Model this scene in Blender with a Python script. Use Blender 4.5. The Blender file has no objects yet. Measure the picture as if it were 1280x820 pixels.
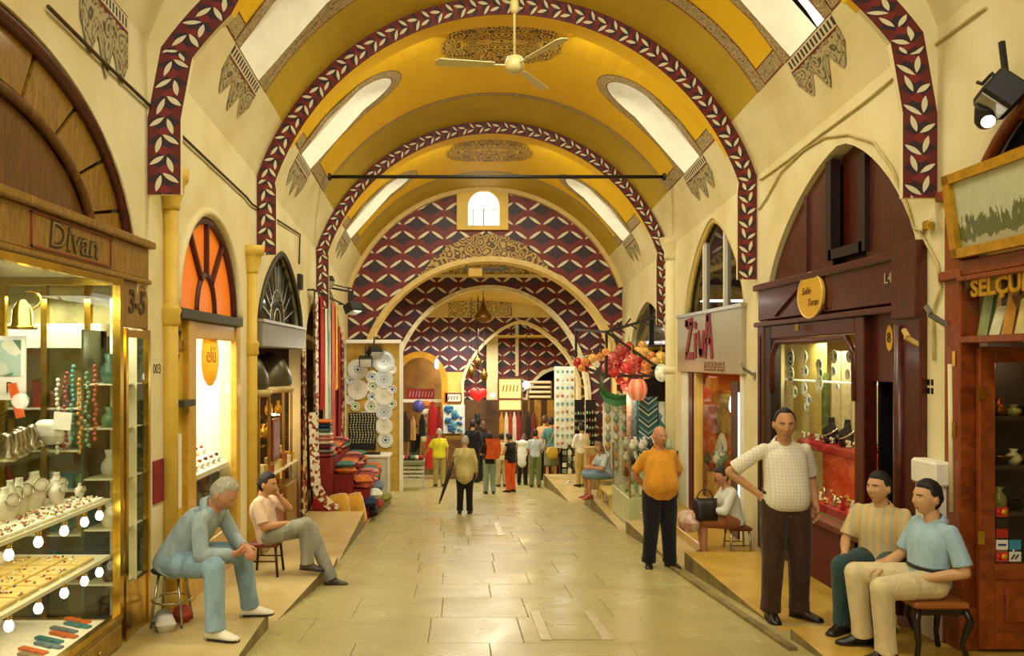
import bpy, bmesh, math, random
from mathutils import Vector, Matrix, noise
PI = math.pi
R = random.Random(11)
scn = bpy.context.scene
COL = scn.collection

# ------------------------------------------------------------------ camera
EYE = 1.8
VPX, HOR, FPX = 573.0, 450.0, 1000.0        # vanishing point of the street, horizon, focal length (1280 px frame)
cam_d = bpy.data.cameras.new('camera')
cam = bpy.data.objects.new('camera', cam_d)
COL.objects.link(cam)
cam.location = (0, 0, EYE)
cam.rotation_euler = (PI/2, 0, 0)
cam_d.sensor_width = 36.0
cam_d.lens = 36.0*FPX/1280.0
cam_d.shift_x = (640-VPX)/1280.0
cam_d.shift_y = (HOR-410)/1280.0
cam_d.clip_start = 0.05
cam_d.clip_end = 200
scn.camera = cam

# ------------------------------------------------------------------ view, world, large lights
vs = scn.view_settings
vs.view_transform = 'Standard'
vs.look = 'None'
vs.gamma = 1.0
vs.use_curve_mapping = False
vs.exposure = -1.02
scn.cycles.use_denoising = True
scn.cycles.max_bounces = 7
scn.cycles.diffuse_bounces = 4
scn.cycles.glossy_bounces = 3
scn.cycles.transparent_max_bounces = 12
scn.cycles.sample_clamp_indirect = 6.0
scn.cycles.caustics_reflective = False
scn.cycles.caustics_refractive = False

world = bpy.data.worlds.new('daylight')
scn.world = world
world.use_nodes = True
world.node_tree.nodes['Background'].inputs[0].default_value = (1.0, 0.95, 0.74, 1)
world.node_tree.nodes['Background'].inputs[1].default_value = 1.0

def lamp(name, loc, power, color=(1, .83, .55), radius=.12, kind='POINT', size=None, rot=None, size_y=None, spread=None):
    l = bpy.data.lights.new(name, kind)
    l.energy = power
    l.color = color
    if kind == 'AREA':
        l.size = size
        if size_y:
            l.shape = 'RECTANGLE'; l.size_y = size_y
        if spread: l.spread = spread
    else:
        l.shadow_soft_size = radius
    o = bpy.data.objects.new(name, l)
    COL.objects.link(o)
    o.location = loc
    if rot: o.rotation_euler = rot
    return o

# added fill lights: behind the ribs, in the far bays, near the camera
SLOPE = 0.078
def fl(Y): return -SLOPE*Y
WARM = (1, .955, .70)
for yy, zz, pw in ((7.2, 7.1, 260), (10.86, 7.1, 260), (15.2, 7.1, 260)):
    lamp('hall_fill_light', (.63, yy, fl(yy)+zz), pw, WARM, kind='AREA', size=2.2, size_y=.12, rot=(.25, 0, 0))
for yy, zz, pw in ((20.4, 4.9, 300), (24, 4.6, 420), (28, 4.6, 300)):
    lamp('hall_fill_light', (.63, yy, fl(yy)+zz), pw, (1, .95, .8), kind='AREA', size=2.2, size_y=.5)
lamp('street_fill_light', (.2, -1.0, 5.6), 420, (1, .955, .74), kind='AREA', size=3.5, size_y=2.0, rot=(.55, 0, 0))
lamp('street_fill_light', (.6, 2.6, 6.6), 260, (1, .955, .74), kind='AREA', size=3.0, size_y=1.0, rot=(.3, 0, 0))

# ------------------------------------------------------------------ helpers
def px(x, y, Y):
    """point of the street at depth Y that the photograph shows at pixel x, y"""
    return Vector(((x-VPX)*Y/FPX, Y, EYE-(y-HOR)*Y/FPX))
def pxX(x, y, X):
    """same, on the vertical plane at X"""
    Y = X*FPX/(x-VPX)
    return Vector((X, Y, EYE-(y-HOR)*Y/FPX))
def yat(x, X): return X*FPX/(x-VPX)

def lin(h):
    h = h.lstrip('#')
    c = [int(h[i:i+2], 16)/255 for i in (0, 2, 4)]
    return tuple(v/12.92 if v <= .04045 else ((v+.055)/1.055)**2.4 for v in c)

class MB:
    def __init__(s):
        s.v = []; s.f = []; s.uv = []; s.mi = []; s.sm = []
    def add(s, vs_, fs, mi=0, smooth=False, uvs=None):
        b = len(s.v)
        s.v.extend([tuple(p) for p in vs_])
        for k, f in enumerate(fs):
            s.f.append([b+i for i in f]); s.mi.append(mi); s.sm.append(smooth)
            s.uv.append(uvs[k] if uvs else None)
        return s
    def box(s, c, d, rz=0, mi=0, M=None):
        x, y, z = d[0]/2, d[1]/2, d[2]/2
        P = [Vector(p) for p in ((-x,-y,-z),(x,-y,-z),(x,y,-z),(-x,y,-z),(-x,-y,z),(x,-y,z),(x,y,z),(-x,y,z))]
        if M is not None: P = [M @ p for p in P]
        if rz: P = [Matrix.Rotation(rz, 3, 'Z') @ p for p in P]
        P = [p+Vector(c) for p in P]
        return s.add(P, [(3,2,1,0),(4,5,6,7),(0,1,5,4),(1,2,6,5),(2,3,7,6),(3,0,4,7)], mi)
    def bx(s, x0, x1, y0, y1, z0, z1, mi=0):
        return s.box(((x0+x1)/2, (y0+y1)/2, (z0+z1)/2), (abs(x1-x0), abs(y1-y0), abs(z1-z0)), mi=mi)
    def bar(s, p, q, w, h=None, up=(0,0,1), mi=0):
        p, q = Vector(p), Vector(q); h = h or w
        d = q-p; L = d.length
        if L < 1e-6: return s
        d /= L; u = Vector(up)
        if abs(d.dot(u)) > .98: u = Vector((0, 1, 0))
        a = d.cross(u).normalized(); b = a.cross(d).normalized()
        M = Matrix((a, d, b)).transposed()
        return s.box((p+q)/2, (w, L, h), M=M, mi=mi)
    def tube(s, pts, r, n=8, mi=0, closed=False, caps=True, smooth=True):
        pts = [Vector(p) for p in pts]; m = len(pts)
        rr = r if isinstance(r, (list, tuple)) else [r]*m
        prev = None; V = []
        for i, p in enumerate(pts):
            t = (pts[min(i+1, m-1)]-pts[max(i-1, 0)])
            if closed: t = pts[(i+1) % m]-pts[(i-1) % m]
            t = t.normalized() if t.length > 1e-9 else Vector((0, 0, 1))
            if prev is None:
                a = t.orthogonal().normalized()
            else:
                a = prev-t*prev.dot(t)
                a = a.normalized() if a.length > 1e-6 else t.orthogonal().normalized()
            prev = a; b = t.cross(a)
            for k in range(n):
                w = 2*PI*k/n
                V.append(p+(a*math.cos(w)+b*math.sin(w))*rr[i])
        F = []
        for i in range(m if closed else m-1):
            j = (i+1) % m
            for k in range(n):
                k2 = (k+1) % n
                F.append((i*n+k, i*n+k2, j*n+k2, j*n+k))
        s.add(V, F, mi, smooth)
        if caps and not closed:
            b = len(s.v)-m*n
            for idx, rev in ((0, True), ((m-1)*n, False)):
                f = [b+idx+k for k in range(n)]
                s.f.append(f[::-1] if rev else f); s.mi.append(mi); s.sm.append(False); s.uv.append(None)
        return s
    def lathe(s, prof, c=(0,0,0), n=16, mi=0, axis='Z', smooth=True, M=None):
        V = []; c = Vector(c); m = len(prof)
        for r, z in prof:
            for k in range(n):
                w = 2*PI*k/n
                p = Vector((r*math.cos(w), r*math.sin(w), z))
                if axis == 'X': p = Vector((p.z, p.x, p.y))
                elif axis == 'Y': p = Vector((p.x, -p.z, p.y)); 
                if M is not None: p = M @ p
                V.append(c+p)
        F = [(i*n+k, i*n+(k+1) % n, (i+1)*n+(k+1) % n, (i+1)*n+k) for i in range(m-1) for k in range(n)]
        F.append(tuple(range(n))[::-1]); F.append(tuple((m-1)*n+k for k in range(n)))
        return s.add(V, F, mi, smooth)
    def ball(s, c, r, nu=14, nv=9, mi=0, M=None):
        c = Vector(c); r = (r, r, r) if not isinstance(r, (tuple, list)) else r
        V = []; F = []
        for j in range(1, nv):
            t = PI*j/nv
            for k in range(nu):
                w = 2*PI*k/nu
                p = Vector((r[0]*math.sin(t)*math.cos(w), r[1]*math.sin(t)*math.sin(w), r[2]*math.cos(t)))
                V.append(c+(M @ p if M is not None else p))
        t_, b_ = Vector((0, 0, r[2])), Vector((0, 0, -r[2]))
        V += [c+(M @ t_ if M is not None else t_), c+(M @ b_ if M is not None else b_)]
        T = len(V)-2
        for j in range(nv-2):
            for k in range(nu):
                k2 = (k+1) % nu
                F.append((j*nu+k, (j+1)*nu+k, (j+1)*nu+k2, j*nu+k2))
        for k in range(nu):
            k2 = (k+1) % nu
            F.append((T, k, k2)); F.append((T+1, (nv-2)*nu+k2, (nv-2)*nu+k))
        return s.add(V, F, mi, True)
    def prism(s, poly, d, fn, mi=0):
        """poly: 2D outline; fn(a, b, t) -> 3D; extruded t from 0 to d"""
        n = len(poly)
        V = [fn(a, b, 0) for a, b in poly]+[fn(a, b, d) for a, b in poly]
        F = [tuple(range(n))[::-1], tuple(range(n, 2*n))]+[(i, (i+1) % n, n+(i+1) % n, n+i) for i in range(n)]
        return s.add(V, F, mi)
    def grid(s, fn, nu, nv, mi=0, smooth=True, uv=None):
        V = [fn(i/nu, j/nv) for j in range(nv+1) for i in range(nu+1)]
        w = nu+1
        F = []; U = []
        for j in range(nv):
            for i in range(nu):
                F.append((j*w+i, j*w+i+1, (j+1)*w+i+1, (j+1)*w+i))
                if uv:
                    U.append([uv(i/nu, j/nv), uv((i+1)/nu, j/nv), uv((i+1)/nu, (j+1)/nv), uv(i/nu, (j+1)/nv)])
        return s.add(V, F, mi, smooth, U if uv else None)
    def mesh(s, name, mats, off=None):
        me = bpy.data.meshes.new(name)
        V = s.v if off is None else [(p[0]-off[0], p[1]-off[1], p[2]-off[2]) for p in s.v]
        me.from_pydata(V, [], s.f)
        for m in (mats if isinstance(mats, (list, tuple)) else [mats]): me.materials.append(m)
        if s.mi and max(s.mi) > 0: me.polygons.foreach_set('material_index', s.mi)
        me.polygons.foreach_set('use_smooth', s.sm)
        if any(u is not None for u in s.uv):
            L = me.uv_layers.new(name='UVMap'); i = 0
            for f, u in zip(s.f, s.uv):
                for k in range(len(f)):
                    L.data[i].uv = u[k] if u else (0, 0); i += 1
        me.update()
        return me
    def build(s, name, mats, parent=None, bev=0, loc=None, origin='base', fix=False):
        """geometry is given in world coordinates unless the parent is a local prototype (parent['local'])"""
        off = None
        if parent is not None:
            r = parent
            while r.parent is not None: r = r.parent
            if not LOCAL.get(r.name): off = r.location
        elif loc is not None: off = loc
        elif origin == 'base' and s.v:
            xs = [p[0] for p in s.v]; ys = [p[1] for p in s.v]; zs = [p[2] for p in s.v]
            off = Vector(((min(xs)+max(xs))/2, (min(ys)+max(ys))/2, min(zs))); loc = off
        me = s.mesh(name, mats, off)
        if fix:
            b = bmesh.new(); b.from_mesh(me); bmesh.ops.recalc_face_normals(b, faces=b.faces); b.to_mesh(me); b.free()
        o = bpy.data.objects.new(name, me)
        COL.objects.link(o)
        if parent is not None: o.parent = parent
        elif loc is not None: o.location = loc
        if bev:
            b = o.modifiers.new('bevel', 'BEVEL'); b.width = bev; b.segments = 1; b.limit_method = 'ANGLE'
        return o
LOCAL = {}

def tag(o, label=None, cat=None, group=None, kind=None):
    if label: o['label'] = label
    if cat: o['category'] = cat
    if group: o['group'] = group
    if kind: o['kind'] = kind
    return o
def thing(name, label, cat, loc=(0,0,0), rz=0, group=None, local=False):
    e = bpy.data.objects.new(name, None); COL.objects.link(e)
    e.empty_display_size = .1
    e.location = loc; e.rotation_euler = (0, 0, rz)
    if local: LOCAL[e.name] = True
    return tag(e, label, cat, group)
def kids(o): return [c for c in bpy.data.objects if c.parent == o]
def copy_tree(o, parent=None):
    c = o.copy(); COL.objects.link(c); c.parent = parent
    for ch in list(o.children): copy_tree(ch, c)
    return c
def struct(o): o['kind'] = 'structure'; return o

# ------------------------------------------------------------------ materials
class NX:
    """tiny expression layer over math nodes"""
    def __init__(s, nt, sock): s.nt, s.k = nt, sock
    def _m(s, op, *a):
        n = s.nt.nodes.new('ShaderNodeMath'); n.operation = op
        for i, v in enumerate((s,)+a):
            if isinstance(v, NX): s.nt.links.new(v.k, n.inputs[i])
            else: n.inputs[i].default_value = v
        return NX(s.nt, n.outputs[0])
    def __add__(s, o): return s._m('ADD', o)
    def __sub__(s, o): return s._m('SUBTRACT', o)
    def __mul__(s, o): return s._m('MULTIPLY', o)
    def __truediv__(s, o): return s._m('DIVIDE', o)
    def fract(s): return s._m('FRACT')
    def floor(s): return s._m('FLOOR')
    def abs(s): return s._m('ABSOLUTE')
    def sqrt(s): return s._m('SQRT')
    def sin(s): return s._m('SINE')
    def lt(s, o): return s._m('LESS_THAN', o)
    def gt(s, o): return s._m('GREATER_THAN', o)
    def min(s, o): return s._m('MINIMUM', o)
    def max(s, o): return s._m('MAXIMUM', o)
    def tri(s):   # triangle wave of period 1 between -1 and 1
        return ((s.fract()-.5).abs()*4.0)-1.0

MATS = {}
def base_mat(name):
    m = bpy.data.materials.new(name); m.use_nodes = True
    nt = m.node_tree
    return m, nt, nt.nodes['Principled BSDF']
def setp(b, rough=.6, metal=0, spec=.5, coat=0):
    b.inputs['Roughness'].default_value = rough
    b.inputs['Metallic'].default_value = metal
    b.inputs['Specular IOR Level'].default_value = spec
    if coat: b.inputs['Coat Weight'].default_value = coat; b.inputs['Coat Roughness'].default_value = .12
def mixc(nt, fac, a, b):
    n = nt.nodes.new('ShaderNodeMix'); n.data_type = 'RGBA'
    if isinstance(fac, NX): nt.links.new(fac.k, n.inputs[0])
    elif isinstance(fac, (int, float)): n.inputs[0].default_value = fac
    else: nt.links.new(fac, n.inputs[0])
    for i, v in ((6, a), (7, b)):
        if isinstance(v, tuple): n.inputs[i].default_value = (*v[:3], 1)
        else: nt.links.new(v, n.inputs[i])
    return n.outputs[2]
def coords(nt, kind='Object'):
    t = nt.nodes.new('ShaderNodeTexCoord'); return t.outputs[kind]
def noise_n(nt, vec, scale, detail=3, rough=.55, dist=0):
    n = nt.nodes.new('ShaderNodeTexNoise'); n.inputs['Scale'].default_value = scale
    n.inputs['Detail'].default_value = detail; n.inputs['Roughness'].default_value = rough
    n.inputs['Distortion'].default_value = dist
    nt.links.new(vec, n.inputs['Vector'])
    return n.outputs[0]
def ramp(nt, sock, stops):
    n = nt.nodes.new('ShaderNodeValToRGB')
    e = n.color_ramp.elements
    while len(e) < len(stops): e.new(.5)
    for k, (p, c) in enumerate(stops):
        e[k].position = p; e[k].color = (*c[:3], 1)
    nt.links.new(sock, n.inputs[0]); return n.outputs[0]
def scaled(nt, vec, sc):
    n = nt.nodes.new('ShaderNodeMapping'); n.inputs['Scale'].default_value = sc
    nt.links.new(vec, n.inputs[0]); return n.outputs[0]
def bump(nt, b, h, strength=.2, dist=.01):
    n = nt.nodes.new('ShaderNodeBump'); n.inputs['Strength'].default_value = strength; n.inputs['Distance'].default_value = dist
    nt.links.new(h, n.inputs['Height']); nt.links.new(n.outputs[0], b.inputs['Normal'])
def mat(name, col, rough=.6, metal=0, var=.12, scale=6, bmp=0, bscale=None, spec=.5, coat=0, stretch=None, col2=None, emit=0, island=0):
    if name in MATS: return MATS[name]
    m, nt, b = base_mat(name); setp(b, rough, metal, spec, coat)
    c = lin(col) if isinstance(col, str) else col
    v = coords(nt)
    if stretch: v = scaled(nt, v, stretch)
    n = noise_n(nt, v, scale, 4)
    d = lin(col2) if col2 else tuple(x*(1-var*2.2) for x in c)
    out = ramp(nt, n, [(.32, d), (.62, c)])
    nt.links.new(out, b.inputs['Base Color'])
    if emit:
        nt.links.new(out, b.inputs['Emission Color']); b.inputs['Emission Strength'].default_value = emit
    if bmp: bump(nt, b, noise_n(nt, v, bscale or scale*4, 3), bmp)
    MATS[name] = m; return m
def translucent(name, col):
    """thin printed sheet that light shines through"""
    m, nt, b = base_mat(name); c = (*lin(col), 1); b.inputs['Base Color'].default_value = c
    t = nt.nodes.new('ShaderNodeBsdfTranslucent'); t.inputs[0].default_value = c
    x = nt.nodes.new('ShaderNodeMixShader'); x.inputs[0].default_value = .6
    nt.links.new(b.outputs[0], x.inputs[1]); nt.links.new(t.outputs[0], x.inputs[2]); nt.links.new(x.outputs[0], nt.nodes['Material Output'].inputs[0])
    MATS[name] = m; return m
def emis(name, col, strength=1.0):
    if name in MATS: return MATS[name]
    m, nt, b = base_mat(name); setp(b, .4)
    c = lin(col) if isinstance(col, str) else col
    b.inputs['Base Color'].default_value = (*c, 1)
    b.inputs['Emission Color'].default_value = (*c, 1); b.inputs['Emission Strength'].default_value = strength
    MATS[name] = m; return m
def glass_mat(name='window_glass', tint=(.97, .98, .94), refl=1.0):
    if name in MATS: return MATS[name]
    m = bpy.data.materials.new(name); m.use_nodes = True; nt = m.node_tree; nt.nodes.clear()
    o = nt.nodes.new('ShaderNodeOutputMaterial'); t = nt.nodes.new('ShaderNodeBsdfTransparent'); g = nt.nodes.new('ShaderNodeBsdfGlossy')
    t.inputs[0].default_value = (*tint, 1); g.inputs['Roughness'].default_value = .02
    f = nt.nodes.new('ShaderNodeLayerWeight'); f.inputs[0].default_value = .5
    x = nt.nodes.new('ShaderNodeMixShader')
    fac = NX(nt, f.outputs['Facing']); fac = ((fac*fac*fac*fac)*.3+.02)*refl
    nt.links.new(fac.k, x.inputs[0])
    nt.links.new(t.outputs[0], x.inputs[1]); nt.links.new(g.outputs[0], x.inputs[2]); nt.links.new(x.outputs[0], o.inputs[0])
    MATS[name] = m; return m
def wood(name, dark, light, rough=.4, grain=(2, 14, 2), coat=.15):
    if name in MATS: return MATS[name]
    m, nt, b = base_mat(name); setp(b, rough, 0, .5, coat)
    v = scaled(nt, coords(nt), grain)
    n = noise_n(nt, v, 3.0, 5, .6, 1.2)
    out = ramp(nt, n, [(.3, lin(dark)), (.7, lin(light))])
    nt.links.new(out, b.inputs['Base Color']); bump(nt, b, n, .08, .004)
    MATS[name] = m; return m
def spotty(name, cols, scale=14, rough=.7, bmp=.3, kind='Object', metal=0):
    """cells of several colours: printed or woven goods"""
    if name in MATS: return MATS[name]
    m, nt, b = base_mat(name); setp(b, rough, metal)
    vo = nt.nodes.new('ShaderNodeTexVoronoi'); vo.inputs['Scale'].default_value = scale
    nt.links.new(coords(nt, kind), vo.inputs['Vector'])
    sp = nt.nodes.new('ShaderNodeSeparateColor'); nt.links.new(vo.outputs['Color'], sp.inputs[0])
    n = len(cols)
    r = ramp(nt, sp.outputs[0], [((i+.02)/n, lin(c)) for i, c in enumerate(cols)])
    r.node.color_ramp.interpolation = 'CONSTANT'
    nt.links.new(r, b.inputs['Base Color'])
    if bmp: bump(nt, b, vo.outputs['Distance'], bmp)
    MATS[name] = m; return m
def sepxyz(nt, vec):
    n = nt.nodes.new('ShaderNodeSeparateXYZ'); nt.links.new(vec, n.inputs[0])
    return [NX(nt, o) for o in n.outputs]

def leaf_wall(name, red='#6e0f18', navy='#23112a', white='#e8dfc2', period=.66, row=.34):
    """painted wall: rows of white leaf strokes in zigzag over red and navy"""
    if name in MATS: return MATS[name]
    m, nt, b = base_mat(name); setp(b, .55)
    co = coords(nt); x, y, z = sepxyz(nt, co)
    u = x/period; v = z/(row*2)
    def fam(ph, dz):
        t = (u+ph).tri()
        w = ((v+ph) + t*(.155)+dz).fract()-.5
        return w*(row*2), t
    dA, tA = fam(0.0, 0.0); dB, tB = fam(.5, 0.0)
    def leaf(d, t): return d.abs()-((t.abs()*(-1.0)+.97).max(0.0).sqrt()*.046-.003)
    white_m = leaf(dA, tA).min(leaf(dB, tB)).lt(0)
    # red chevrons just under each zigzag and red buds at the corners
    dA2, _ = fam(0.0, -.17); dB2, _ = fam(.5, -.17)
    red_m = (dA2.abs()-.088).min(dB2.abs()-.088).lt(0)
    bud = (dA.abs()+(tA.abs()*(-1.0)+1.0)*.11-.035).min(dB.abs()+(tB.abs()*(-1.0)+1.0)*.11-.035).lt(0)
    thin = (((u+.25).tri().abs())-.06).lt(0)
    c = mixc(nt, red_m, lin(navy), lin(red))
    c = mixc(nt, thin*.45, c, lin('#4a2a3c'))
    c = mixc(nt, white_m, c, lin(white))
    c = mixc(nt, bud, c, lin('#8e1a20'))
    g = noise_n(nt, co, 3, 4)
    c = mixc(nt, NX(nt, g)*.25, c, lin('#574030'))
    nt.links.new(c, b.inputs['Base Color'])
    MATS[name] = m; return m
def leaf_band(name, w=.24):
    """UV.x runs along the band in metres, UV.y across 0..1"""
    if name in MATS: return MATS[name]
    m, nt, b = base_mat(name); setp(b, .55)
    uvn = coords(nt, 'UV'); x, y, z = sepxyz(nt, uvn)
    P = w*1.35
    def leaf(cu, cv, ang, L, W):
        dx = ((x/P+(.5-cu)).fract()-.5)*P; dy = (y-cv)*w
        c_, s_ = math.cos(ang), math.sin(ang)
        p = dx*c_+dy*s_; q = dy*c_-dx*s_
        t = p/L
        return (q.abs()-((t*t*(-1.0)+1.0).max(0.0))*W).lt(0)*t.abs().lt(1.0)
    leaves = leaf(.2, .70, .95, .30*w, .085*w).max(leaf(.34, .33, -.25, .30*w, .085*w)).max(leaf(.74, .28, -.95, .27*w, .08*w)).max(leaf(.86, .68, .3, .29*w, .085*w))
    tr = (x/P).tri(); yy = y-.5
    navy_m = ((yy.abs()*1.7+tr.abs()*.8)-.86).lt(0)
    red2 = ((yy.abs()*2.6+(x/P+.25).tri().abs()*1.1)-.62).lt(0)
    c = mixc(nt, navy_m, lin('#640f18'), lin('#22122c'))
    c = mixc(nt, red2, c, lin('#7e1820'))
    c = mixc(nt, leaves, c, lin('#e9e0c2'))
    c = mixc(nt, yy.abs().gt(.468), c, lin('#5a1418'))
    c = mixc(nt, NX(nt, noise_n(nt, uvn, 5, 4))*.2, c, lin('#5b3a26'))
    nt.links.new(c, b.inputs['Base Color'])
    MATS[name] = m; return m
def arabesque(name, bg, ink, hot, scale=9, kind='UV', edge=True, thr=.5, mirror=False):
    """scroll ornament: distorted rings in dark ink on pale ground"""
    if name in MATS: return MATS[name]
    m, nt, b = base_mat(name); setp(b, .6)
    vec = coords(nt, kind)
    x, y, z = sepxyz(nt, vec)
    if mirror:
        cb = nt.nodes.new('ShaderNodeCombineXYZ')
        nt.links.new(x.abs().k, cb.inputs[0]); nt.links.new(y.abs().k, cb.inputs[1]); vec = cb.outputs[0]
    vo = nt.nodes.new('ShaderNodeTexVoronoi'); vo.inputs['Scale'].default_value = scale; vo.feature = 'F1'
    nt.links.new(vec, vo.inputs['Vector'])
    d = NX(nt, vo.outputs['Distance'])
    ring = (((d*3.4)+NX(nt, noise_n(nt, vec, scale*1.5, 2))*.9).tri()).gt(thr-.45)
    core = d.lt(.16)
    c = mixc(nt, ring, lin(bg), lin(ink))
    c = mixc(nt, core, c, lin(hot))
    if edge:
        e = (y-.5).abs().gt(.43)
        c = mixc(nt, e, c, lin('#6b1a1a'))
    nt.links.new(c, b.inputs['Base Color'])
    MATS[name] = m; return m

# palette
PLASTER = mat('cream_plaster', '#e9dfb4', .75, var=.05, scale=1.3, bmp=.06, bscale=14, col2='#d9ca94')
PLASTER_Y = mat('yellow_plaster', '#e6c565', .7, var=.08, scale=2, bmp=.05, bscale=14)
YELLOW = mat('ochre_vault_paint', '#eec012', .65, var=.05, scale=.8, col2='#e4b40c')
OLIVE = mat('olive_vault_shade', '#c2a42c', .7, var=.05, scale=.8, col2='#b09422')  # strip before each rib; its shade is put partly into the colour
BRASS = mat('polished_brass', '#d9b445', .22, 1, var=.1, scale=9)
STEEL = mat('brushed_steel', '#b9b6a8', .3, 1, var=.08, scale=20)
GREY_METAL = mat('grey_painted_metal', '#8c8a80', .5, .3, var=.08)
BLACK = mat('black_paint', '#14110f', .5, var=.1)
DARKWOOD = wood('dark_red_wood', '#300c06', '#5e1e0e', .35)
GOLDWOOD = wood('golden_brown_wood', '#6b4a0e', '#a67e24', .45)
REDWOOD = wood('red_brown_wood', '#64280a', '#9c4a18', .35)
BROWNPANEL = wood('aged_brown_panel', '#4c2c08', '#7c5216', .5)
CREAMWOOD = mat('cream_painted_wood', '#ddc06a', .45, var=.06, scale=4)
WHITE = mat('white_paint', '#f1ecdc', .5, var=.04)
GLASS = glass_mat()
GOLD = mat('gold_leaf', '#d8a62a', .35, .6, var=.12, scale=14)
# =================================================================== the street: floor, walls, vault
XL, XR, XC = -2.62, 3.88, .63
A1, A2, A3, AE = 6.73, 10.4, 14.74, 18.95
HW, WTOP, SPR, RISE = 3.25, 5.0, 3.85, 3.5
U0 = math.asin((WTOP-SPR)/RISE)
AV = HW/math.cos(U0)
YB = -3.0

# ---- floor: bed + slabs
bed = MB()
bed.prism([(YB, -.06), (34, -.06), (34, -.5), (YB, -.5)], 7.6, lambda a, b, t: (XC-3.8+t, a, fl(a)+b))
STONE_J = mat('floor_joint', '#a39668', .8, var=.15, scale=6)
def floor_mat():
    m, nt, b = base_mat('polished_floor_stone'); setp(b, .28, 0, .5)
    g = nt.nodes.new('ShaderNodeNewGeometry')
    v = g.outputs['Position']
    n1 = noise_n(nt, v, 1.1, 5, .6, .6); n2 = noise_n(nt, scaled(nt, v, (2, 9, 2)), 3, 5, .65, 1.5)
    oi = nt.nodes.new('ShaderNodeObjectInfo')
    c = ramp(nt, n1, [(.28, lin('#988c54')), (.55, lin('#b8ad72')), (.8, lin('#c7be88'))])
    c = mixc(nt, NX(nt, n2)*.28, c, lin('#8a7a4c'))
    c = mixc(nt, NX(nt, oi.outputs['Random'])*.1, c, lin('#b0a070'))
    nt.links.new(c, b.inputs['Base Color'])
    r = ramp(nt, n1, [(.3, (.42,)*3), (.7, (.2,)*3)]); nt.links.new(r, b.inputs['Roughness'])
    bump(nt, b, n2, .05, .004)
    return m
FLOOR = floor_mat()
floor_o = struct(bed.build('floor', STONE_J))
floor_o.name = 'floor'
y = 3.6; row = 0
while y < 27.5:
    d = R.uniform(.62, .86) if y < 17 else 1.25
    x = -1.85 - (R.uniform(0, .6))
    while x < 3.1:
        w = R.uniform(.75, 1.15) if y < 17 else 1.4
        x1 = min(x+w, 3.25)
        if x1-x > .15:
            s = MB(); g = .0015; dz = R.uniform(-.0015, .0015)
            a0, a1, b0, b1 = x+g, x1-g, y+g, y+d-g
            V = []
            for zz, e in ((-.05, 0), (-.005, 0), (0, .005)):
                for (a, b) in ((a0+e, b0+e), (a1-e, b0+e), (a1-e, b1-e), (a0+e, b1-e)):
                    V.append((a, b, fl(b)+zz+dz))
            s.add(V, [(8, 9, 10, 11)]+[(k, (k+1) % 4, 4+(k+1) % 4, 4+k) for k in range(4)]+[(4+k, 4+(k+1) % 4, 8+(k+1) % 4, 8+k) for k in range(4)])
            s.build('paving_slab', FLOOR, floor_o)
        x = x1
    y += d; row += 1

# floor covers (metal framed stone lids let into the paving)
def lid(name, x0, x1, y0, y1, label):
    t = thing(name, label, 'floor cover', ((x0+x1)/2, (y0+y1)/2, fl((y0+y1)/2)))
    def slab(a0, a1, b0, b1, h):
        s = MB(); V = [(a, b, fl(b)+zz) for zz in (-.03, h) for a, b in ((a0, b0), (a1, b0), (a1, b1), (a0, b1))]
        return s.add(V, [(4, 5, 6, 7)]+[(k, (k+1) % 4, 4+(k+1) % 4, 4+k) for k in range(4)])
    w = (x1-x0)*.15
    fm = mat('pale_lid_frame', '#cfc29a', .35, .2, var=.1, scale=8)
    slab(x0, x0+w, y0, y1, .009).build('side_strip', fm, t)
    slab(x1-w, x1, y0, y1, .009).build('side_strip', fm, t)
    ym = (y0+y1)/2
    for a, b in ((y0+.01, ym-.01), (ym+.01, y1-.01)):
        slab(x0+w+.01, x1-w-.01, a, b, .006).build('stone_panel', FLOOR, t)
    slab(x0+w, x1-w, ym-.01, ym+.01, .008).build('cross_bar', fm, t)
lid('floor_cover', .68, 1.28, 6.6, 7.6, 'large framed stone lid in the floor near the camera')
lid('floor_cover', .12, .72, 12.7, 14.3, 'small framed stone lid far down the middle of the street')

# ---- level shop platforms stepping along the sloping street
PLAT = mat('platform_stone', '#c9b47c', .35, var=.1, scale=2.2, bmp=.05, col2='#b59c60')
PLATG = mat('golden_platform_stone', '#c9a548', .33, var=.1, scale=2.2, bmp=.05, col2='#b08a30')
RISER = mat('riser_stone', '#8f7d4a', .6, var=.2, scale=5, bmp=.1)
def platform(x0, x1, xw, y0, y1, top, m):
    """x0/x1 kerb x at near/far end, xw the wall side"""
    s = MB()
    P = [(x0, y0), (x1, y1), (xw, y1), (xw, y0)]
    V = [(a, b, fl(b)-.3) for a, b in P]+[(a, b, top) for a, b in P]
    s.add(V, [(4, 5, 6, 7)], 0)
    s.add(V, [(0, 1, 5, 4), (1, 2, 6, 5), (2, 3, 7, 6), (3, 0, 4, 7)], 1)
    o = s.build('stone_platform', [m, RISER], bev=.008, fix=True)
    return struct(o)
PL = [(-1.6, -1.68, 2.0, 4.95, fl(4.9)+.16), (-1.62, -1.66, 5.0, 7.0, -.405), (-1.66, -1.5, 7.05, 9.25, -.565), (-1.54, -1.62, 10.2, 13.75, -.80), (-1.6, -1.5, 13.9, 17.8, -1.08)]
for x0, x1, y0, y1, t in PL: platform(x0, x1, -4.6, y0, y1, t, PLAT)
platform(-1.5, -1.54, -4.6, 9.25, 10.2, fl(9.25)+.02, PLAT)
PR = [(2.72, 2.76, 3.6, 6.66, -.43), (2.8, 2.78, 7.05, 9.85, -.56), (2.74, 2.72, 10.3, 13.0, -.805), (2.7, 2.77, 13.4, 17.6, -1.05), (2.5, 2.4, 18, 22.5, -1.41)]
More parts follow.
